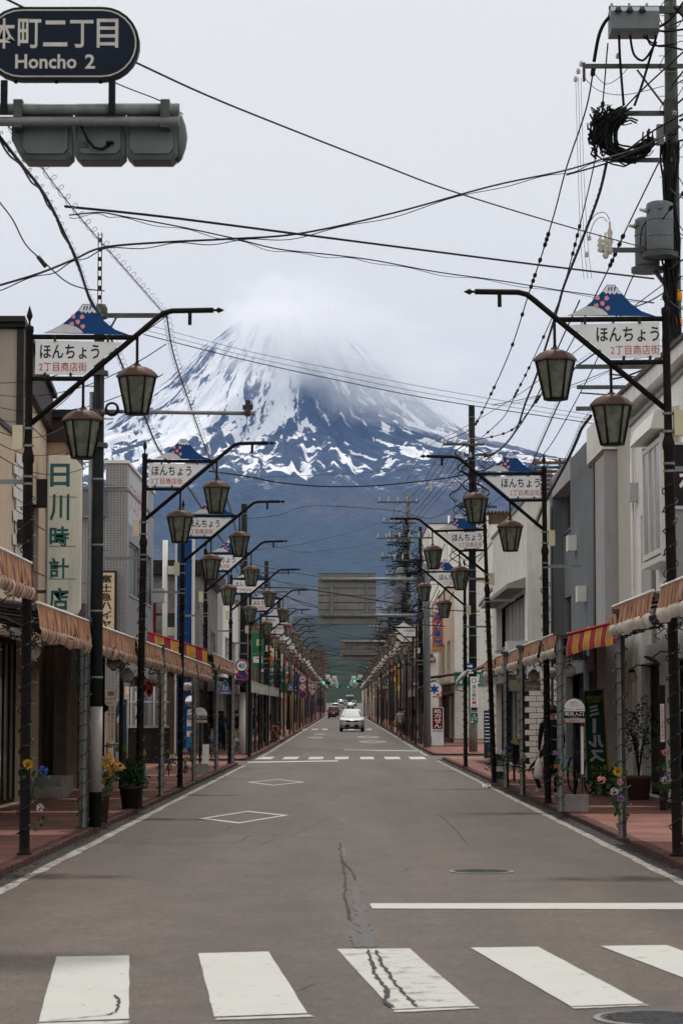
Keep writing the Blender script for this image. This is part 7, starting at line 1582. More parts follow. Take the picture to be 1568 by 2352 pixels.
    pl = MB().cbox((0, py, .46 if not rear else .80), (.33, .02, .165)).build('number_plate', 'plate', t)
    if plate: lettering(plate, -.12, .12, .40, .47, py - .012, 'letter_black', pl)
    if rear:
        for s in (-1, 1): MB().cbox((s * h * .88, Lc - .06, 1.15), (.12, .14, .55 if style != 'van' else .4)).build('tail_light', 'tail_red', t)
        MB().cbox((0, Lc + .012, 1.0), (h * 1.1, .02, .045)).build('chrome_strip', 'chrome', t)
    return t
car('suv', 'paint_pearl', .58, 180, False, 'pearl white crossover car driving towards the camera', '37-37'); car('minivan', 'paint_red', -1.55, 362, True, 'dark red minivan seen from behind in the left lane'); car('minivan', 'paint_black', -1.66, 400, True, 'black car just ahead of the red minivan')
car('van', 'paint_white', -1.75, 490, True, 'white van with a high roof ahead of the red minivan'); car('van', 'paint_silver', -.75, 590, True, 'silver box van in the distant queue'); car('van', 'paint_white', -1.0, 690, True, 'small white van furthest away in the left lane')
car('suv', 'paint_black', 1.55, 600, False, 'dark car with bright windscreen behind the white crossover'); car('minivan', 'paint_maroon', .35, 700, False, 'dark maroon car in the distance left of the coach'); car('bus', 'paint_teal', 1.75, 740, False, 'teal and white coach in the distance'); car('minivan', 'paint_black', 2.75, 690, False, 'dark distant car right of the coach')
# coach roof in white
bt = [o for o in COL.objects if o.name.startswith('bus') and o.type == 'EMPTY' and o.get('category') == 'bus'][0]
MB().box(-1.15, 1.15, .05, 8.9, 2.78, 3.3).build('roof', 'paint_white', bt); MB().box(-1.1, 1.1, -.03, .04, 1.25, 2.72).build('front_glass', 'car_glass', bt)

def bicycle(x, y, rz, frame, label):
    t = thing('bicycle', label, 'bicycle', (x, y, gnd(y) + SW), rz); r = .33
    for yy in (-.52, .52):
        w_ = MB().tube([(0, yy + r * math.cos(a), r + .02 + r * math.sin(a)) for a in np.linspace(0, 2 * math.pi, 25)], .02, 6, cap=False).build('wheel', 'tyre', t)
        s = MB()
        for k in range(12): a = k * math.pi / 6; s.cyl((0, yy, r + .02), (0, yy + r * .96 * math.cos(a), r + .02 + r * .96 * math.sin(a)), .003, n=3)
        s.build('spokes', 'chrome', w_)
    bb, st, hd, hb = (0, .08, .30), (0, .22, .85), (0, -.34, .86), (0, -.38, .68)
    f = MB()
    for a, b_, r_ in (((0, .52, r + .02), bb, .014), ((0, .52, r + .02), (0, .19, .75), .012), (bb, st, .019), ((0, .19, .77), hd, .021), (bb, hb, .024), (hb, hd, .024)): f.cyl(a, b_, r_, n=8)
    f.build('frame', frame, t); MB().tube([hb, (0, -.44, .5), (0, -.52, r + .02)], .016, 8).build('fork', frame, t)
    h_ = MB(); h_.cyl(hd, (0, -.33, .98), .016, n=6); h_.tube([(-.28, -.32, 1.0), (0, -.34, .99), (.28, -.32, 1.0)], .013, 6); h_.build('handlebar', 'plastic_black', t)
    MB().tube([(0, .36, .94), (0, .22, .95), (0, .08, .94)], [.075, .055, .02], 8).build('saddle', 'plastic_black', t); MB().tube([(0, .08 + .09 * math.cos(a), .3 + .09 * math.sin(a)) for a in np.linspace(0, 2 * math.pi, 13)], .008, 4, cap=False).build('chainring', 'chrome', t)
    return t
carpaint('bike_orange', (.6, .09, .015)); bicycle(-3.45, 124, R(-32), 'bike_orange', 'orange bicycle parked against the posts on the left kerb'); bicycle(4.55, 46.8, R(12), 'plastic_black', 'black bicycle parked behind the right bus stop')
# ================================================================== small things
# paper lanterns under the arcades
def paper_lantern(u, v, rpx, X, label, col='paper_white', tall=1.0):
    d = ray(u, v); y = X / d.x * d.y; p = atx(u, v, X); r = rpx / (5553 / p.y)
    t = thing('paper_lantern', label, 'lantern', p, 0, 'paper lanterns under the arcades'); rr = []
    for i in range(13):
        a = -math.pi / 2 + math.pi * i / 12; rr.append((max(.35 * r, r * math.cos(a) * (1.0 + .015 * (i % 2))) if 0 < i < 12 else .35 * r, r * tall * .92 * math.sin(a)))
    MB().lathe(rr, n=18).build('paper', col, t)
    for s in (-1, 1): MB().lathe([(.38 * r, s * r * tall * .93 - .012), (.38 * r, s * r * tall * .93 + .012)], n=14).build('ring', 'dark_trim', t)
    MB().cyl((0, 0, r * tall * .9), (0, 0, r * tall + .35), .008, n=4).build('cord', 'black_rubber', t); return t
mat('paper_white', (.6, .6, .57), .8); mat('paper_red', (.42, .06, .03), .7, 0, .15, 5)
for i, (u, v, r) in enumerate([(70, 1495, 24), (262, 1522, 18), (293, 1551, 16), (354, 1558, 13), (431, 1577, 11)]): paper_lantern(u, v, r, -4.0, f'round white paper lantern, {ORD[i]} from the front under the left awnings')
for i, (u, v, r) in enumerate([(1307, 1541, 15), (1268, 1545, 14), (1225, 1552, 14), (1196, 1552, 13)]): paper_lantern(u, v, r, 4.0, f'round white paper lantern, {ORD[i]} from the front under the right awnings')
t = paper_lantern(331, 1571, 9, -4.4, 'long orange-red paper lantern with black characters, nearer of two', 'paper_red', 2.0); t2 = paper_lantern(343, 1582, 9, -4.4, 'long orange-red paper lantern with black characters, further of two', 'paper_red', 2.0)
for q in (t, t2): vertical_lettering('焼鳥', -.05, .05, -.16, .16, -.155, 'letter_black', q, bold=.04)

# flowers tied to the posts
mat('leaf', (.03, .075, .02), .7, 0, .4, 12); mat('stem', (.03, .06, .02), .7)
FC = {'sun': (.62, .36, .01), 'blue': (.06, .13, .45), 'purple': (.26, .16, .38), 'white': (.6, .6, .58), 'pink': (.6, .16, .2), 'orange': (.6, .2, .01), 'sky': (.12, .3, .5)}
for k_, c_ in FC.items(): mat('petal_' + k_, tuple(q * .85 for q in c_), .8, 0, .3, 20)
def blossom(parent, p, r, kind, seed):
    rs = random.Random(seed); b = MB(); p = Vector(p)
    if kind in ('sun', 'orange'):
        n = 16
        for k in range(n):
            a = 2 * math.pi * k / n; d = Vector((math.cos(a), -.25, math.sin(a))).normalized(); s_ = Vector((-math.sin(a), 0, math.cos(a))); L_ = r * rs.uniform(.85, 1.1)
            b.add([p + d * r * .3, p + d * L_ * .65 + s_ * r * .16 + Vector((0, -.01, 0)), p + d * L_, p + d * L_ * .65 - s_ * r * .16], [(0, 1, 2, 3)])
        o = b.build('blossom', 'petal_' + kind, parent, False); MB().lathe([(r * .4, 0), (r * .3, .012), (.0001, .02)], (0, 0, 0), 10)
        c = MB(); c.lathe([(r * .38, 0), (r * .3, r * .16), (.0001, r * .22)], (0, 0, 0), 10); c.v = [(p.x + v[0], p.y - v[2], p.z + v[1]) for v in c.v]; c.build('seed_head', 'cloth_brown', o)
    else:
        for k in range(46):
            d = Vector((rs.gauss(0, 1), rs.gauss(0, 1), rs.gauss(0, 1))).normalized(); q = p + d * r * rs.uniform(.75, 1); x = d.orthogonal().normalized() * r * .24; y = d.cross(x).normalized() * r * .24
            b.add([q + x, q + y + d * .01, q - x, q - y + d * .01], [(0, 1, 2, 3)])
        b.build('blossom', 'petal_' + kind, parent, False)
def bouquet(x, y, z, flowers, label, seed):
    t = thing('flower_bunch', label, 'flowers', (x, y, z), 0, 'artificial flowers tied to the posts'); st = MB(); lf = MB(); rs = random.Random(seed)
    for i, (dx, dz, r, kind) in enumerate(flowers):
        r *= .58; p = Vector((dx, -.08 - .02 * i, dz)); blossom(t, p, r, kind, seed + i); st.tube([p + Vector((0, .02, 0)), (dx * .5, -.05, dz * .4 - .1), (0, -.03, -.42)], .006, 4)
        for k in range(6):
            q = p + Vector((rs.uniform(-.07, .07), rs.uniform(0, .05), -r - rs.uniform(0, .16))); a = Vector((rs.uniform(-1, 1), rs.uniform(-.5, .5), rs.uniform(-.6, .6))).normalized() * .07; s_ = a.cross(Vector((0, 1, 0))).normalized() * .022; lf.add([q, q + a * .5 + s_, q + a, q + a * .5 - s_], [(0, 1, 2, 3)])
    st.build('stems', 'stem', t); struct(lf.build('leaves', 'leaf', t, False), 'stuff'); MB().tube([(.07 * math.cos(a), .03 + .07 * math.sin(a), -.3 + .01 * math.sin(a * 3)) for a in np.linspace(0, 12.6, 30)], .006, 3).build('tie_wire', 'wire_green', t)
def bq(u, v, X, fl, lab, seed): p = atx(u, v, X); bouquet(p.x, p.y - .1, p.z, fl, lab, seed)
bq(70, 1765, -3.42, [(.0, .05, .115, 'sun'), (.17, -.02, .085, 'blue'), (.14, -.42, .07, 'white')], 'sunflower and blue flower tied to the nearest left lamp', 1)
bq(231, 1778, -3.35, [(.03, .04, .075, 'blue'), (.05, -.09, .08, 'orange'), (.04, -.17, .06, 'white')], 'blue and orange flowers tied to the slim dark pole', 2)
bq(331, 1735, -3.28, [(.02, .03, .085, 'sun'), (.02, -.27, .075, 'sky'), (.0, -.36, .06, 'white')], 'yellow flower above pale blue ones on the second left lamp', 3)
bq(389, 1732, -3.38, [(.0, .06, .07, 'orange'), (.09, -.05, .07, 'white'), (-.03, -.1, .09, 'purple')], 'orange, white and purple flowers on a left arcade post', 4)
bq(426, 1735, -3.36, [(.0, .1, .085, 'pink'), (.05, -.06, .1, 'sun'), (.02, -.2, .07, 'sky')], 'pink and yellow flowers tied to the third left lamp', 5)
bq(486, 1712, -3.5, [(.0, .2, .11, 'sky'), (-.05, -.02, .12, 'purple'), (.08, -.08, .06, 'sun')], 'sky blue and purple flowers tied to the fourth left lamp', 6)
bq(543, 1690, -3.46, [(-.02, .12, .12, 'sun'), (.03, -.12, .1, 'white'), (.0, -.3, .08, 'sky')], 'sunflower tied to the fifth left lamp', 7)
bq(1414, 1786, 3.3, [(.0, .08, .12, 'sun'), (-.2, -.02, .08, 'pink'), (.02, -.05, .06, 'pink'), (-.05, -.16, .08, 'white'), (.02, -.24, .08, 'purple')], 'yellow, pink and white flowers on the nearest right arcade post', 8)
bq(1279, 1740, 3.32, [(-.02, .06, .11, 'purple'), (.1, -.04, .09, 'sky'), (-.04, -.12, .07, 'orange'), (.02, -.24, .06, 'pink')], 'purple and blue flowers on the second right arcade post', 9)
bq(1162, 1722, 3.3, [(.0, .05, .09, 'blue'), (-.1, -.06, .08, 'white'), (.05, -.1, .07, 'purple')], 'blue and white flowers on the fourth right arcade post', 10); bq(1198, 1733, 3.3, [(.0, 0, .08, 'white'), (.03, -.08, .05, 'pink')], 'white flower on the third right arcade post', 11)
bq(1124, 1722, 3.28, [(.0, .08, .09, 'blue'), (-.02, -.08, .09, 'sun'), (-.03, -.22, .08, 'white')], 'blue and yellow flowers on the third right lamp', 12); bq(1528, 1770, 3.5, [(-.03, .2, .06, 'pink'), (.0, -.05, .08, 'purple'), (-.05, -.1, .06, 'white'), (.13, -.05, .06, 'sun')], 'pink and violet flowers tied to the nearest right lamp', 13)

# potted plants
def foliage(parent, c, rx, rz, n, leaf, m, seed, name='foliage'):
    rs = np.random.default_rng(seed); b = MB(); c = Vector(c)
    for i in range(n):
        d = rs.normal(size=3); d /= np.linalg.norm(d); rad = rs.uniform(.35, 1) ** .6; wob = 1 + .35 * math.sin(d[0] * 5 + seed) * math.cos(d[2] * 4); p = c + Vector((d[0] * rx, d[1] * rx, d[2] * rz)) * rad * wob
        a = Vector(rs.normal(size=3)).normalized() * leaf; s_ = a.orthogonal().normalized() * leaf * .38; b.add([p, p + a * .5 + s_, p + a, p + a * .5 - s_], [(0, 1, 2, 3)])
    return struct(b.build(name, m, parent, False), 'stuff')
def pot_plant(u, v, r, h, pm, label, kind, seed):
    p = gp(u, v, SW); t = thing('potted_plant', label, 'potted plant', (p.x, p.y, gnd(p.y) + SW))
    MB().lathe([(r * .72, 0), (r * .92, h * .86), (r, h * .86), (r, h), (r * .88, h), (r * .86, h * .9), (.0001, h * .88)], n=18).build('pot', pm, t)
    br = MB(); rs = random.Random(seed); top = {'bush': .45, 'shrub': .35, 'tree': 1.0}[kind]
    for k in range(6 if kind != 'tree' else 9): a = rs.uniform(0, 6.28); br.tube([(0, 0, h * .88), (.06 * math.cos(a), .06 * math.sin(a), h + top * .4), (.2 * math.cos(a), .2 * math.sin(a), h + top * rs.uniform(.7, 1.2))], [.014, .01, .004], 5)
    br.build('stem', 'dark_wood', t)
    if kind == 'bush': foliage(t, (.05, 0, h + .2), .2, .27, 620, .055, mat('leaf_pot', (.018, .045, .014), .7, 0, .4, 12), seed)
    elif kind == 'shrub': foliage(t, (0, 0, h + .18), .2, .15, 500, .05, 'leaf', seed); foliage(t, (0.02, 0, h + .36), .24, .16, 700, .045, mat('leaf_amber', (.36, .19, .04), .7, 0, .3, 15), seed + 1)
    else: foliage(t, (0, 0, h + .8), .34, .55, 650, .05, mat('leaf_dark', (.02, .045, .02), .6, 0, .3, 15), seed)
mat('pot_black', (.022, .021, .021), .6); mat('pot_brown', (.07, .045, .03), .7, 0, .2, 6); mat('terracotta', (.12, .06, .04), .8, 0, .2, 6, stain=.3)
pot_plant(301, 1857, .2, .36, 'pot_black', 'leafy shrub in a dark plastic pot beside the second left lamp', 'bush', 1); pot_plant(231, 1889, .14, .42, 'pot_brown', 'amber-topped shrub in a brown pot beside the slim dark pole', 'shrub', 2); pot_plant(1466, 1836, .25, .42, 'terracotta', 'small thin tree in a terracotta pot by the white building', 'tree', 3)
# weeds by the lot and the shop
for i, (x, y, rx, rz, n, lab) in enumerate([(-5.35, 52.4, .28, .3, 500, 'bright green weeds growing beside the tan pillar'), (-5.2, 56.5, .6, .2, 900, 'low weeds and dry grass by the yellow-capped railing'), (4.9, 45.4, .35, .3, 700, 'dark green plants at the foot of the green banner')]):
    t = thing('weeds', lab, 'plant', (x, y, SW)); foliage(t, (0, 0, rz), rx, rz, n, .08, mat('leaf_bright', (.08, .17, .03), .7, 0, .4, 8) if i == 0 else 'leaf', 30 + i); MB().tube([(0, 0, -.02), (.02, 0, rz)], .008, 4).build('stem', 'stem', t)
# far street trees and shrubs
for i, (u, v, y, rx) in enumerate([(660, 1580, 190, .7), (976, 1515, 150, .6), (930, 1532, 190, .6), (918, 1522, 215, .6)]):
    p = at(u, v, y); g = gnd(y); t = thing('street_tree', ('small green tree behind the blue crossing sign', 'leafy tree top beside the grey mast', 'green tree among the right lamps', 'second green tree among the right lamps')[i], 'tree', (p.x, y, g)); MB().tube([(0, 0, 0), (.05, 0, (p.z - g) * .6), (0, 0, p.z - g)], [.1, .08, .04], 7).build('trunk', 'dark_wood', t); foliage(t, (0, 0, p.z - g), rx, rx * .7, 700, .13, 'leaf', 60 + i, 'crown')

# the open lot on the left: notice boards, banner, railing, fences
def sx(u, y): return at(u, 1650, y).x
def sz(v, y): return at(300, v, y).z
t = wthing('white_notice_board', 'white upright notice board with Japanese writing behind the railing', 'sign', (sx(252, 55), 55, SW)); x0, x1 = sx(238, 55), sx(265, 55)
MB().box(x0, x1, 55, 55.04, sz(1735, 55), sz(1582, 55)).build('board', 'sign_white', t); MB().box(x0 + .1, x0 + .14, 55.05, 55.09, SW, sz(1590, 55)).build('post', 'galv', t)
for i in range(4): MB().prism([(x1 - .05 - i * .035, sz(1588, 55)), (x1 - .03 - i * .035, sz(1588, 55)), (x1 - .055 - i * .035, sz(1593, 55)), (x1 - .03 - i * .035, sz(1598, 55)), (x1 - .05 - i * .035, sz(1598, 55)), (x1 - .075 - i * .035, sz(1593, 55))], 54.994, 54.999).build('chevron', 'letter_teal', t)
lettering('Welcome to Japanese', x0 + .01, x1 - .02, sz(1608, 55), sz(1603, 55), 54.997, 'letter_black', t); lettering('traditional culture.', x0 + .01, x1 - .05, sz(1616, 55), sz(1611, 55), 54.997, 'letter_black', t)
vertical_lettering('奥の建物内にも商品多', x1 - .09, x1 - .03, sz(1702, 55), sz(1621, 55), 54.997, 'letter_black', t); vertical_lettering('お気軽にお入りください', x1 - .17, x1 - .11, sz(1708, 55), sz(1621, 55), 54.997, 'letter_black', t); done()
t = wthing('ice_cream_banner', 'blue banner showing an ice cream cone on a white pole stand', 'banner', (sx(293, 57.5), 57.5, SW)); y = 57.5; px_ = sx(293.5, y); hh = lambda v: sz(v, y)
MB().cyl((px_, y, SW + .1), (px_, y, hh(1594)), .014, n=8).build('pole', 'frame_white', t); MB().cyl((px_, y, hh(1597)), (px_ - .34, y, hh(1612)), .01, n=6).build('arm', 'frame_white', t); MB().lathe([(.2, 0), (.2, .08), (.06, .13), (.05, .22), (.0001, .22)], (px_ - .02, y, SW), 14).build('base', 'frame_white', t)
cl = [(px_ - .02, hh(1605)), (px_ - .02, hh(1725)), (px_ - .26, hh(1728)), (px_ - .32, hh(1700)), (px_ - .31, hh(1640)), (px_ - .22, hh(1610))]; MB().prism(cl, y - .01, y + .0).build('cloth', mat('banner_blue', (.02, .13, .24), .7, 0, .2, 3), t)
MB().prism([(px_ - .25, hh(1662)), (px_ - .12, hh(1656)), (px_ - .17, hh(1712)), (px_ - .22, hh(1712))], y - .016, y - .0105).build('cone', mat('cone_tan', (.5, .24, .05), .7), t); MB().prism([(px_ - .25, hh(1661)), (px_ - .12, hh(1655)), (px_ - .1, hh(1640)), (px_ - .13, hh(1632)), (px_ - .07, hh(1614)), (px_ - .1, hh(1614)), (px_ - .18, hh(1636)), (px_ - .26, hh(1650))], y - .018, y - .0107).build('cream_swirl', 'letter_white', t)
MB().prism([(px_ - .26, hh(1728)), (px_ - .02, hh(1725)), (px_ - .02, hh(1708)), (px_ - .2, hh(1710))], y - .014, y - .0103).build('grass_print', mat('banner_green', (.06, .2, .04), .7), t); done()
t = wthing('safety_railing', 'grey pipe railing with yellow caps at the edge of the open lot', 'railing', (sx(240, 54), 54, SW)); y = 54.0
for i, u in enumerate((229, 244, 259)): MB().cyl((sx(u, y), y + i * .25, SW), (sx(u, y), y + i * .25, sz(1706, y)), .026, n=8).build('post', 'galv', t)
for v in (1713, 1752):
    MB().cyl((sx(222, y), y - .1, sz(v + 3, y)), (sx(272, y), y + .7, sz(v - 4, y)), .024, n=8).build('rail', 'galv', t)
    for u in (234, 250, 266): MB().lathe([(.02, -.05), (.055, -.03), (.055, .03), (.02, .05)], (sx(u, y), y - .02 + (u - 234) * .02, sz(v, y)), 8).build('yellow_cap', mat('cap_yellow', (.55, .27, .01), .5), t)
done()
t = wthing('red_ball_lantern', 'pink-red round lantern hanging by the yellow-capped railing', 'lantern', (sx(252, 56), 56, sz(1712, 56))); MB().lathe([(.04, -.17), (.12, -.13), (.155, -.04), (.155, .05), (.12, .13), (.04, .17)], (sx(252, 56), 56, sz(1712, 56)), 16).build('paper', mat('paper_pink', (.6, .06, .1), .7), t); MB().cyl((sx(252, 56), 56, sz(1712, 56) + .16), (sx(252, 56), 56.2, sz(1690, 56)), .006, n=4).build('cord', 'black_rubber', t); done()
y = 56.6; t = wthing('mural_panel', 'dark panel painted with a terracotta wheel behind the tan pillar', 'panel', (sx(185, y), y, SW)); x0, x1 = sx(166, y), sx(206, y); MB().box(x0, x1, y, y + .05, sz(1738, y), sz(1570, y)).build('board', mat('mural_brown', (.035, .018, .018), .6), t); c = Vector((x0 + .02, 0, sz(1687, y)))
arc = lambda r: [(c.x + r * math.cos(a), c.z + r * math.sin(a)) for a in np.linspace(-math.pi / 2, math.pi / 2, 20)]; MB().prism(arc(.34), y - .006, y - .001).build('disc', mat('mural_terra', (.28, .10, .06), .7), t)
for k in range(24): a = -math.pi / 2 + math.pi * k / 23; MB().cbox((c.x + .305 * math.cos(a), y - .009, c.z + .305 * math.sin(a)), (.05, .004, .014), ry=-a).build('ray', 'letter_tan', t)
for k in range(12):
    a = -math.pi / 2 + math.pi * k / 11
    for r_ in (.12, .19, .25): MB().cbox((c.x + r_ * math.cos(a), y - .009, c.z + r_ * math.sin(a)), (.035, .004, .012), ry=-a + .6).build('leaf_print', 'dark_trim', t)
MB().box(x0, x1, y - .006, y - .001, sz(1606, y), sz(1571, y)).build('photo_strip', mat('photo_grey', (.16, .16, .16), .6, 0, .6, 12), t); done()
y = 75.0; t = wthing('striped_sheet_fence', 'fence of grey and cream upright sheets above dark boards', 'fence', (sx(293, y), y, SW))
rs = random.Random(4)
x = sx(286, y)
while x < sx(375, y): w_ = rs.choice([.05, .09, .12]); MB().box(x, x + w_ - .004, y, y + .03 + .02 * rs.random(), sz(1671, y), sz(1577, y)).build('sheet', rs.choice(['frame_white', 'sheet_grey', 'fascia_grey', 'cream_wall', 'frame_white']), t); x += w_
x = sx(280, y)
while x < sx(385, y): MB().box(x, x + .145, y - .12, y - .08 + .008 * rs.random(), SW, sz(1672, y)).build('board', 'dark_wood', t); x += .15
for v in (1613, 1671, 1668): MB().cyl((sx(275, y), y - .2, sz(v, y)), (sx(390, y), y - .2, sz(v, y)), .016, n=6).build('rail', 'alu', t)
for u in range(276, 392, 6): MB().cyl((sx(u, y), y - .2, sz(1670, y)), (sx(u, y), y - .2, sz(1613, y)), .004, n=4).build('mesh_wire', 'alu_dark', t)
done()
y = 70.0; t = wthing('blue_manners_banner', 'blue and white visitor notice banner beside the left bus stop', 'banner', (sx(438, y), y, SW)); x0, x1 = sx(428, y), sx(448, y); MB().prism([(x0, sz(1720, y)), (x1, sz(1712, y)), (x1, sz(1628, y)), (x0, sz(1628, y))], y, y + .015).build('cloth', mat('banner_cyan', (.03, .19, .36), .7), t)
MB().prism([(x0 + .02, sz(1642, y)), (x1 - .02, sz(1642, y)), (x1 - .05, sz(1629, y)), (x0 + .06, sz(1629, y))], y - .005, y - .001).build('white_peak', 'letter_white', t)
for va, vb in ((1668, 1653), (1692, 1679)): MB().box(x0 + .02, x1 - .02, y - .005, y - .001, sz(va, y), sz(vb, y)).build('pictogram', 'letter_white', t)
b = MB(); walker(b, (x0 + x1) / 2, y - .009, sz(1691, y), .14); b.build('runner', 'letter_black', t); MB().cbox(((x0 + x1) / 2, y - .008, sz(1660, y)), (.2, .004, .015), ry=.7).build('strike', 'letter_red', t)
lettering('交通法規', x0 + .03, x1 - .03, sz(1647, y), sz(1643.5, y), y - .007, 'letter_white', t); lettering('をお願い', x0 + .03, x1 - .03, sz(1651.5, y), sz(1648, y), y - .007, 'letter_white', t); MB().cyl((x1 + .02, y, SW), (x1 + .02, y, sz(1625, y)), .012, n=6).build('pole', 'frame_white', t); done()
p = at(439, 1611, 80); t = wthing('traffic_mirror', 'round convex traffic mirror on a post at the left junction', 'mirror', (p.x, 80, SW)); b = MB(); b.lathe([(.2, 0), (.19, .03), (.0001, .05)], (0, 0, 0), 20); b.v = [(p.x + v[0], 80 - v[2], p.z + v[1]) for v in b.v]; b.build('glass', 'chrome', t); b = MB(); b.tube([(p.x + .2 * math.cos(a), 80.01, p.z + .2 * math.sin(a)) for a in np.linspace(0, 6.283, 24)], .018, 6); b.build('rim', 'post_grey', t); MB().cyl((p.x, 80.08, SW), (p.x, 80.08, p.z + .2), .035, n=8).build('post', 'post_grey', t); done()
for i, (u, v) in enumerate(((278, 1809), (234, 1815))):
    p = gp(u, v, SW); t = thing('inner_post', ('grey inner post beside the ice cream banner', 'black iron post with a collar before the notice board')[i], 'post', (p.x, p.y, SW)); MB().lathe([(.05, 0), (.05, 2.9)], n=10).build('shaft', ('post_grey', 'lamp_iron')[i], t)
    if i: MB().lathe([(.05, 1.55), (.12, 1.6), (.12, 1.68), (.05, 1.72)], n=12).build('collar', 'lamp_iron', t)
    else: MB().cyl((0, 0, 2.85), (.5, 0, 3.0), .02, n=6).build('bracket', 'galv_dark', t)

# right pavement: banner, boards, wall lamps
y = 45.2; X = lambda u: at(u, 1690, y).x
Z = lambda v: at(1370, v, y).z
t = wthing('green_meals_banner', 'long green banner with yellow edge and reversed white characters', 'banner', (X(1368), y, SW)); P = [(X(1340), Z(1588)), (X(1386), Z(1584)), (X(1397), Z(1790)), (X(1346), Z(1794))]
MB().prism(P, y, y + .012).build('cloth', mat('banner_dkgreen', (.006, .05, .03), .75, 0, .2, 4), t); MB().prism([(X(1384), Z(1584)), (X(1387.5), Z(1584)), (X(1398.5), Z(1790)), (X(1395), Z(1790))], y - .006, y - .001).build('yellow_edge', mat('banner_gold', (.4, .22, .01), .75), t); MB().prism([(X(1339), Z(1588)), (X(1341), Z(1588)), (X(1347.5), Z(1794)), (X(1345.5), Z(1794))], y - .006, y - .001).build('yellow_edge', 'banner_gold', t)
lettering('South India', X(1346), X(1383), Z(1606), Z(1596), y - .004, 'letter_gold', t, mirror=True); lettering('MEALS', X(1351), X(1377), Z(1614), Z(1607), y - .004, 'letter_gold', t, mirror=True)
mat('letter_pale', (.42, .42, .42), .6)
for ch, va, vb, ua, ub in (('ミ', 1619, 1646, 1352, 1376), ('l', 1650, 1684, 1360, 1368), ('ル', 1688, 1717, 1349, 1386), ('ス', 1722, 1750, 1352, 1388)): lettering(ch, X(ua), X(ub), Z(vb), Z(va), y - .004, 'letter_pale', t, 'character', mirror=True, bold=.045)
lettering('南インド', X(1355), X(1392), Z(1770), Z(1757), y - .004, 'letter_gold', t, mirror=True); lettering('料理専門', X(1358), X(1391), Z(1785), Z(1773), y - .004, 'letter_gold', t, mirror=True)
MB().cyl((X(1337), y, Z(1585)), (X(1392), y, Z(1582)), .01, n=5).build('rod', 'galv', t); MB().cyl((X(1335), y + .02, SW), (X(1335), y + .02, Z(1580)), .014, n=6).build('pole', 'galv', t); done()
y = 60.0; t = wthing('hostel_sign', 'pale hostel direction sign with a red arrow under the right awning', 'sign', (at(1198, 1575, y).x, y, at(1198, 1586, y).z)); X = lambda u: at(u, 1575, y).x
Z = lambda v: at(1198, v, y).z
MB().box(X(1156), X(1241), y, y + .05, Z(1587), Z(1562)).build('board', mat('sign_olive', (.30, .30, .20), .6, 0, .1, 4, stain=.3), t); lettering('HOSTEL', X(1205), X(1240), Z(1573), Z(1564), y - .004, 'letter_navy', t, bold=.03); lettering('RIGHT', X(1208), X(1221), Z(1584), Z(1578), y - .004, 'letter_black', t); MB().prism([(X(1226), Z(1579.5)), (X(1234), Z(1579.5)), (X(1234), Z(1576)), (X(1240), Z(1581)), (X(1234), Z(1586)), (X(1234), Z(1582.5)), (X(1226), Z(1582.5))], y - .006, y - .001).build('arrow', 'letter_red', t)
MB().cyl((X(1160), y, Z(1562)), (X(1160), y, Z(1540)), .012, n=5).build('hanger', 'galv', t); MB().cyl((X(1238), y, Z(1562)), (X(1238), y, Z(1540)), .012, n=5).build('hanger', 'galv', t); done()
y = 84.0; p0, p1 = at(1111, 1724, y), at(1126, 1632, y); t = wthing('blue_info_board', 'dark blue upright information board behind the third right lamp', 'sign', (p0.x, y, SW)); MB().box(p0.x, p1.x, y, y + .08, SW, p1.z).build('board', mat('board_navy', (.012, .035, .07), .5), t)
for i in range(9): MB().box(p0.x + .03, p1.x - .03, y - .004, y - .001, p1.z - .12 - i * .12, p1.z - .09 - i * .12).build('text_line', 'letter_white', t)
done()
y = 57.0; p0, p1 = at(1137, 1724, y), at(1165, 1683, y); t = wthing('rental_cycle_board', 'grey and white A-board for rental cycles beside a right lamp', 'sign', (p0.x, y, SW))
for s in (-1, 1): MB().cbox(((p0.x + p1.x) / 2, y + s * .12, SW + .29), (p1.x - p0.x, .025, .6), rx=-s * .2).build('leaf_board', mat('board_slate', (.05, .065, .07), .6), t)
MB().cbox(((p0.x + p1.x) / 2, y - .165, SW + .24), (p1.x - p0.x - .02, .004, .12), rx=.2).build('white_strip', 'letter_white', t); xm = p0.x + .03; lettering('Fujiyoshida', xm, xm + .22, SW + .40, SW + .44, y - .165, 'letter_white', t); lettering('rental', xm, xm + .13, SW + .36, SW + .395, y - .17, 'letter_white', t); lettering('cycle', xm, xm + .1, SW + .315, SW + .35, y - .178, 'letter_white', t); done()
y = 55.2; p0, p1 = at(1176, 1728, y), at(1205, 1680, y); t = wthing('chalk_board', 'black chalkboard on a bench with a painted paper fan', 'sign', (p0.x, y, SW)); MB().cbox(((p0.x + p1.x) / 2, y, SW + .62), (p1.x - p0.x, .03, .5), rx=.12).build('board', 'letter_black', t); MB().box(p0.x, p1.x, y - .1, y + .2, SW + .32, SW + .36).build('bench_top', 'dark_wood', t)
for s in (p0.x + .02, p1.x - .06): MB().box(s, s + .04, y - .05, y + .15, SW, SW + .32).build('bench_leg', 'dark_wood', t)
fx, fz = (p0.x + p1.x) / 2 - .02, SW + .80; MB().prism([(fx + .04 * math.cos(a), fz + .04 * math.sin(a)) for a in np.linspace(2.7, .44, 8)] + [(fx + .19 * math.cos(a), fz + .19 * math.sin(a)) for a in np.linspace(.44, 2.7, 12)], y - .06, y - .05).build('fan', mat('fan_cream', (.5, .38, .2), .7), t); lettering('縁', fx - .035, fx + .035, fz + .08, fz + .16, y - .062, 'letter_black', t); done()
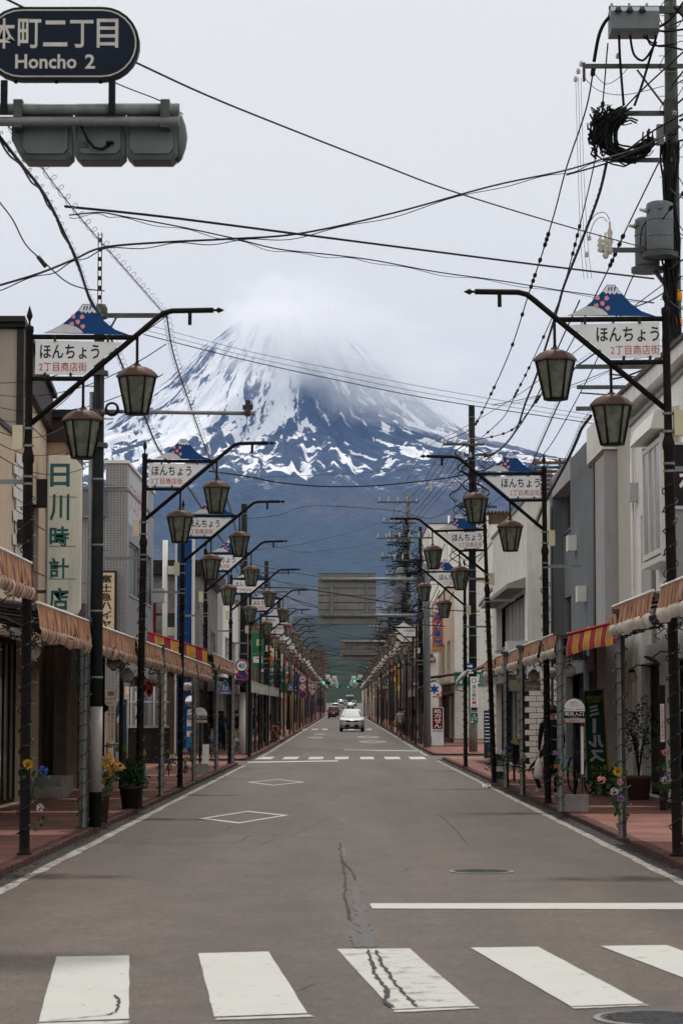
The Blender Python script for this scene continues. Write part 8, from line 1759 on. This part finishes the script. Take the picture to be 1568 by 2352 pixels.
p = atx(1450, 1555, 5.25); t = wthing('globe_wall_lamp', 'round white globe lamp on a curved arm on the white building', 'lamp', (5.7, p.y, p.z + .2)); MB().lathe([(.0001, -.1), (.06, -.08), (.1, 0), (.06, .08), (.0001, .1)], p, 14).build('globe', mat('globe_white', (.5, .48, .5), .2), t); MB().lathe([(.06, .08), (.055, .13), (.02, .15)], p, 10).build('cap', 'wire_green', t); MB().tube([p + Vector((0, 0, .14)), p + Vector((.1, 0, .22)), p + Vector((.28, 0, .2)), (5.69, p.y, p.z + .16)], .012, 6).build('arm', 'wire_green', t); done()
p = atx(1496, 1518, 5.2); t = wthing('dish_wall_lamp', 'tilted pale dish lamp on a curved arm near the right edge', 'lamp', (5.7, p.y, p.z + .2)); b = MB(); b.lathe([(.17, 0), (.13, .03), (.04, .06), (.0001, .065)], (0, 0, 0), 16); b.v = [tuple(p + Euler((0, .5, 0)).to_matrix() @ Vector(v)) for v in b.v]; b.build('shade', 'post_grey', t); MB().tube([p + Vector((.02, 0, .06)), p + Vector((.15, 0, .16)), (5.69, p.y, p.z + .14)], .012, 6).build('arm', 'wire_green', t); done()
t = wthing('red_letter_poster', 'narrow white paper strip with red characters near the right edge', 'poster', (at(1520, 1700, 38.6).x, 38.6, at(1520, 1700, 38.6).z)); y = 38.6; x0, x1, z0, z1 = at(1516, 1700, y).x, at(1525, 1700, y).x, at(1520, 1704, y).z, at(1520, 1617, y).z; MB().box(x0, x1, y, y + .01, z0, z1).build('paper', 'letter_white', t); MB().box(x0 - .02, x1 + .02, y + .011, y + .08, SW, z1 + .3).build('stand_post', 'dark_wood', t); vertical_lettering('交通安全運動実施中', x0 + .012, x1 - .012, z0 + .02, z1 - .02, y - .003, 'letter_red', t); done()
# crumpled paper litter on the right gutter
p = gp(1118, 1809); t = thing('litter', 'scrap of white litter in the right gutter', 'litter', (p.x, p.y, .01)); foliage(t, (0, 0, .03), .06, .03, 40, .07, 'letter_white', 77, 'paper'); MB().cbox((0, 0, .012), (.12, .08, .02)).build('wrapper', 'letter_white', t)

# clouds that wrap the summit ------------------------------------------------
def cloud(c, rad, dens, label, seed, cover):
    m, tr, b0 = newmat('cloud_vapour_%d' % seed); tr.nodes.remove(b0); n = tr.nodes.new; l = tr.links.new
    tc = n('ShaderNodeTexCoord'); mp = n('ShaderNodeMapping'); mp.inputs['Location'].default_value = (seed * 3.1, seed * 1.7, 0); l(tc.outputs['Object'], mp.inputs[0])
    z = n('ShaderNodeTexNoise'); z.inputs['Scale'].default_value = 2.2; z.inputs['Detail'].default_value = 4; z.inputs['Roughness'].default_value = .62; l(mp.outputs[0], z.inputs['Vector'])
    ln = n('ShaderNodeVectorMath'); ln.operation = 'LENGTH'; l(tc.outputs['Object'], ln.inputs[0])
    sb = n('ShaderNodeMath'); sb.operation = 'MULTIPLY_ADD'; sb.inputs[1].default_value = 2.4; sb.inputs[2].default_value = -1.2; l(z.outputs['Fac'], sb.inputs[0])
    fa = n('ShaderNodeMapRange'); fa.inputs[1].default_value = .1; fa.inputs[2].default_value = 1.0; fa.inputs[3].default_value = cover; fa.inputs[4].default_value = -.62; l(ln.outputs['Value'], fa.inputs[0])
    ad = n('ShaderNodeMath'); l(sb.outputs[0], ad.inputs[0]); l(fa.outputs[0], ad.inputs[1])
    mr = n('ShaderNodeMapRange'); mr.inputs[1].default_value = -.12; mr.inputs[2].default_value = .5; mr.inputs[3].default_value = 0; mr.inputs[4].default_value = dens; l(ad.outputs[0], mr.inputs[0])
    pv = n('ShaderNodeVolumePrincipled'); pv.inputs['Color'].default_value = (1, 1, 1, 1); pv.inputs['Anisotropy'].default_value = .5; l(mr.outputs[0], pv.inputs['Density']); l(pv.outputs[0], tr.nodes['Material Output'].inputs['Volume'])
    bm = bmesh.new(); bmesh.ops.create_icosphere(bm, subdivisions=3, radius=1); me = bpy.data.meshes.new('cloud'); bm.to_mesh(me); bm.free()
    o = ob('cloud', me, m); o.location = c; o.scale = rad; o['kind'] = 'stuff'; o['label'] = label; return o
def cpos(u, v, y): return at(u, v, y)
cloud(cpos(700, 785, 13000), (840, 360, 460), .009, 'thick white cloud covering the summit right of centre', 1, .66)
cloud(cpos(620, 705, 13250), (500, 300, 340), .007, 'thin bright cloud rising above the summit', 2, .52)
cloud(cpos(910, 880, 12950), (900, 340, 430), .006, 'white cloud trailing down the right shoulder', 3, .55)
cloud(cpos(1090, 975, 12950), (760, 280, 300), .0028, 'thin cloud veil on the far right slope', 4, .5)
# ================================================================== the air
mat_h, th, bh = newmat('haze_air'); th.nodes.remove(bh)
pv = th.nodes.new('ShaderNodeVolumePrincipled'); pv.inputs['Color'].default_value = (.28, .49, 1, 1); pv.inputs['Density'].default_value = 2.4e-5; pv.inputs['Anisotropy'].default_value = .0
th.links.new(pv.outputs[0], th.nodes['Material Output'].inputs['Volume'])
hz = MB().box(-13500, 13500, -120, 16800, -6, 2420).build('haze', mat_h); struct(hz, 'stuff'); hz['label'] = 'thin blue air between the town and the mountain'
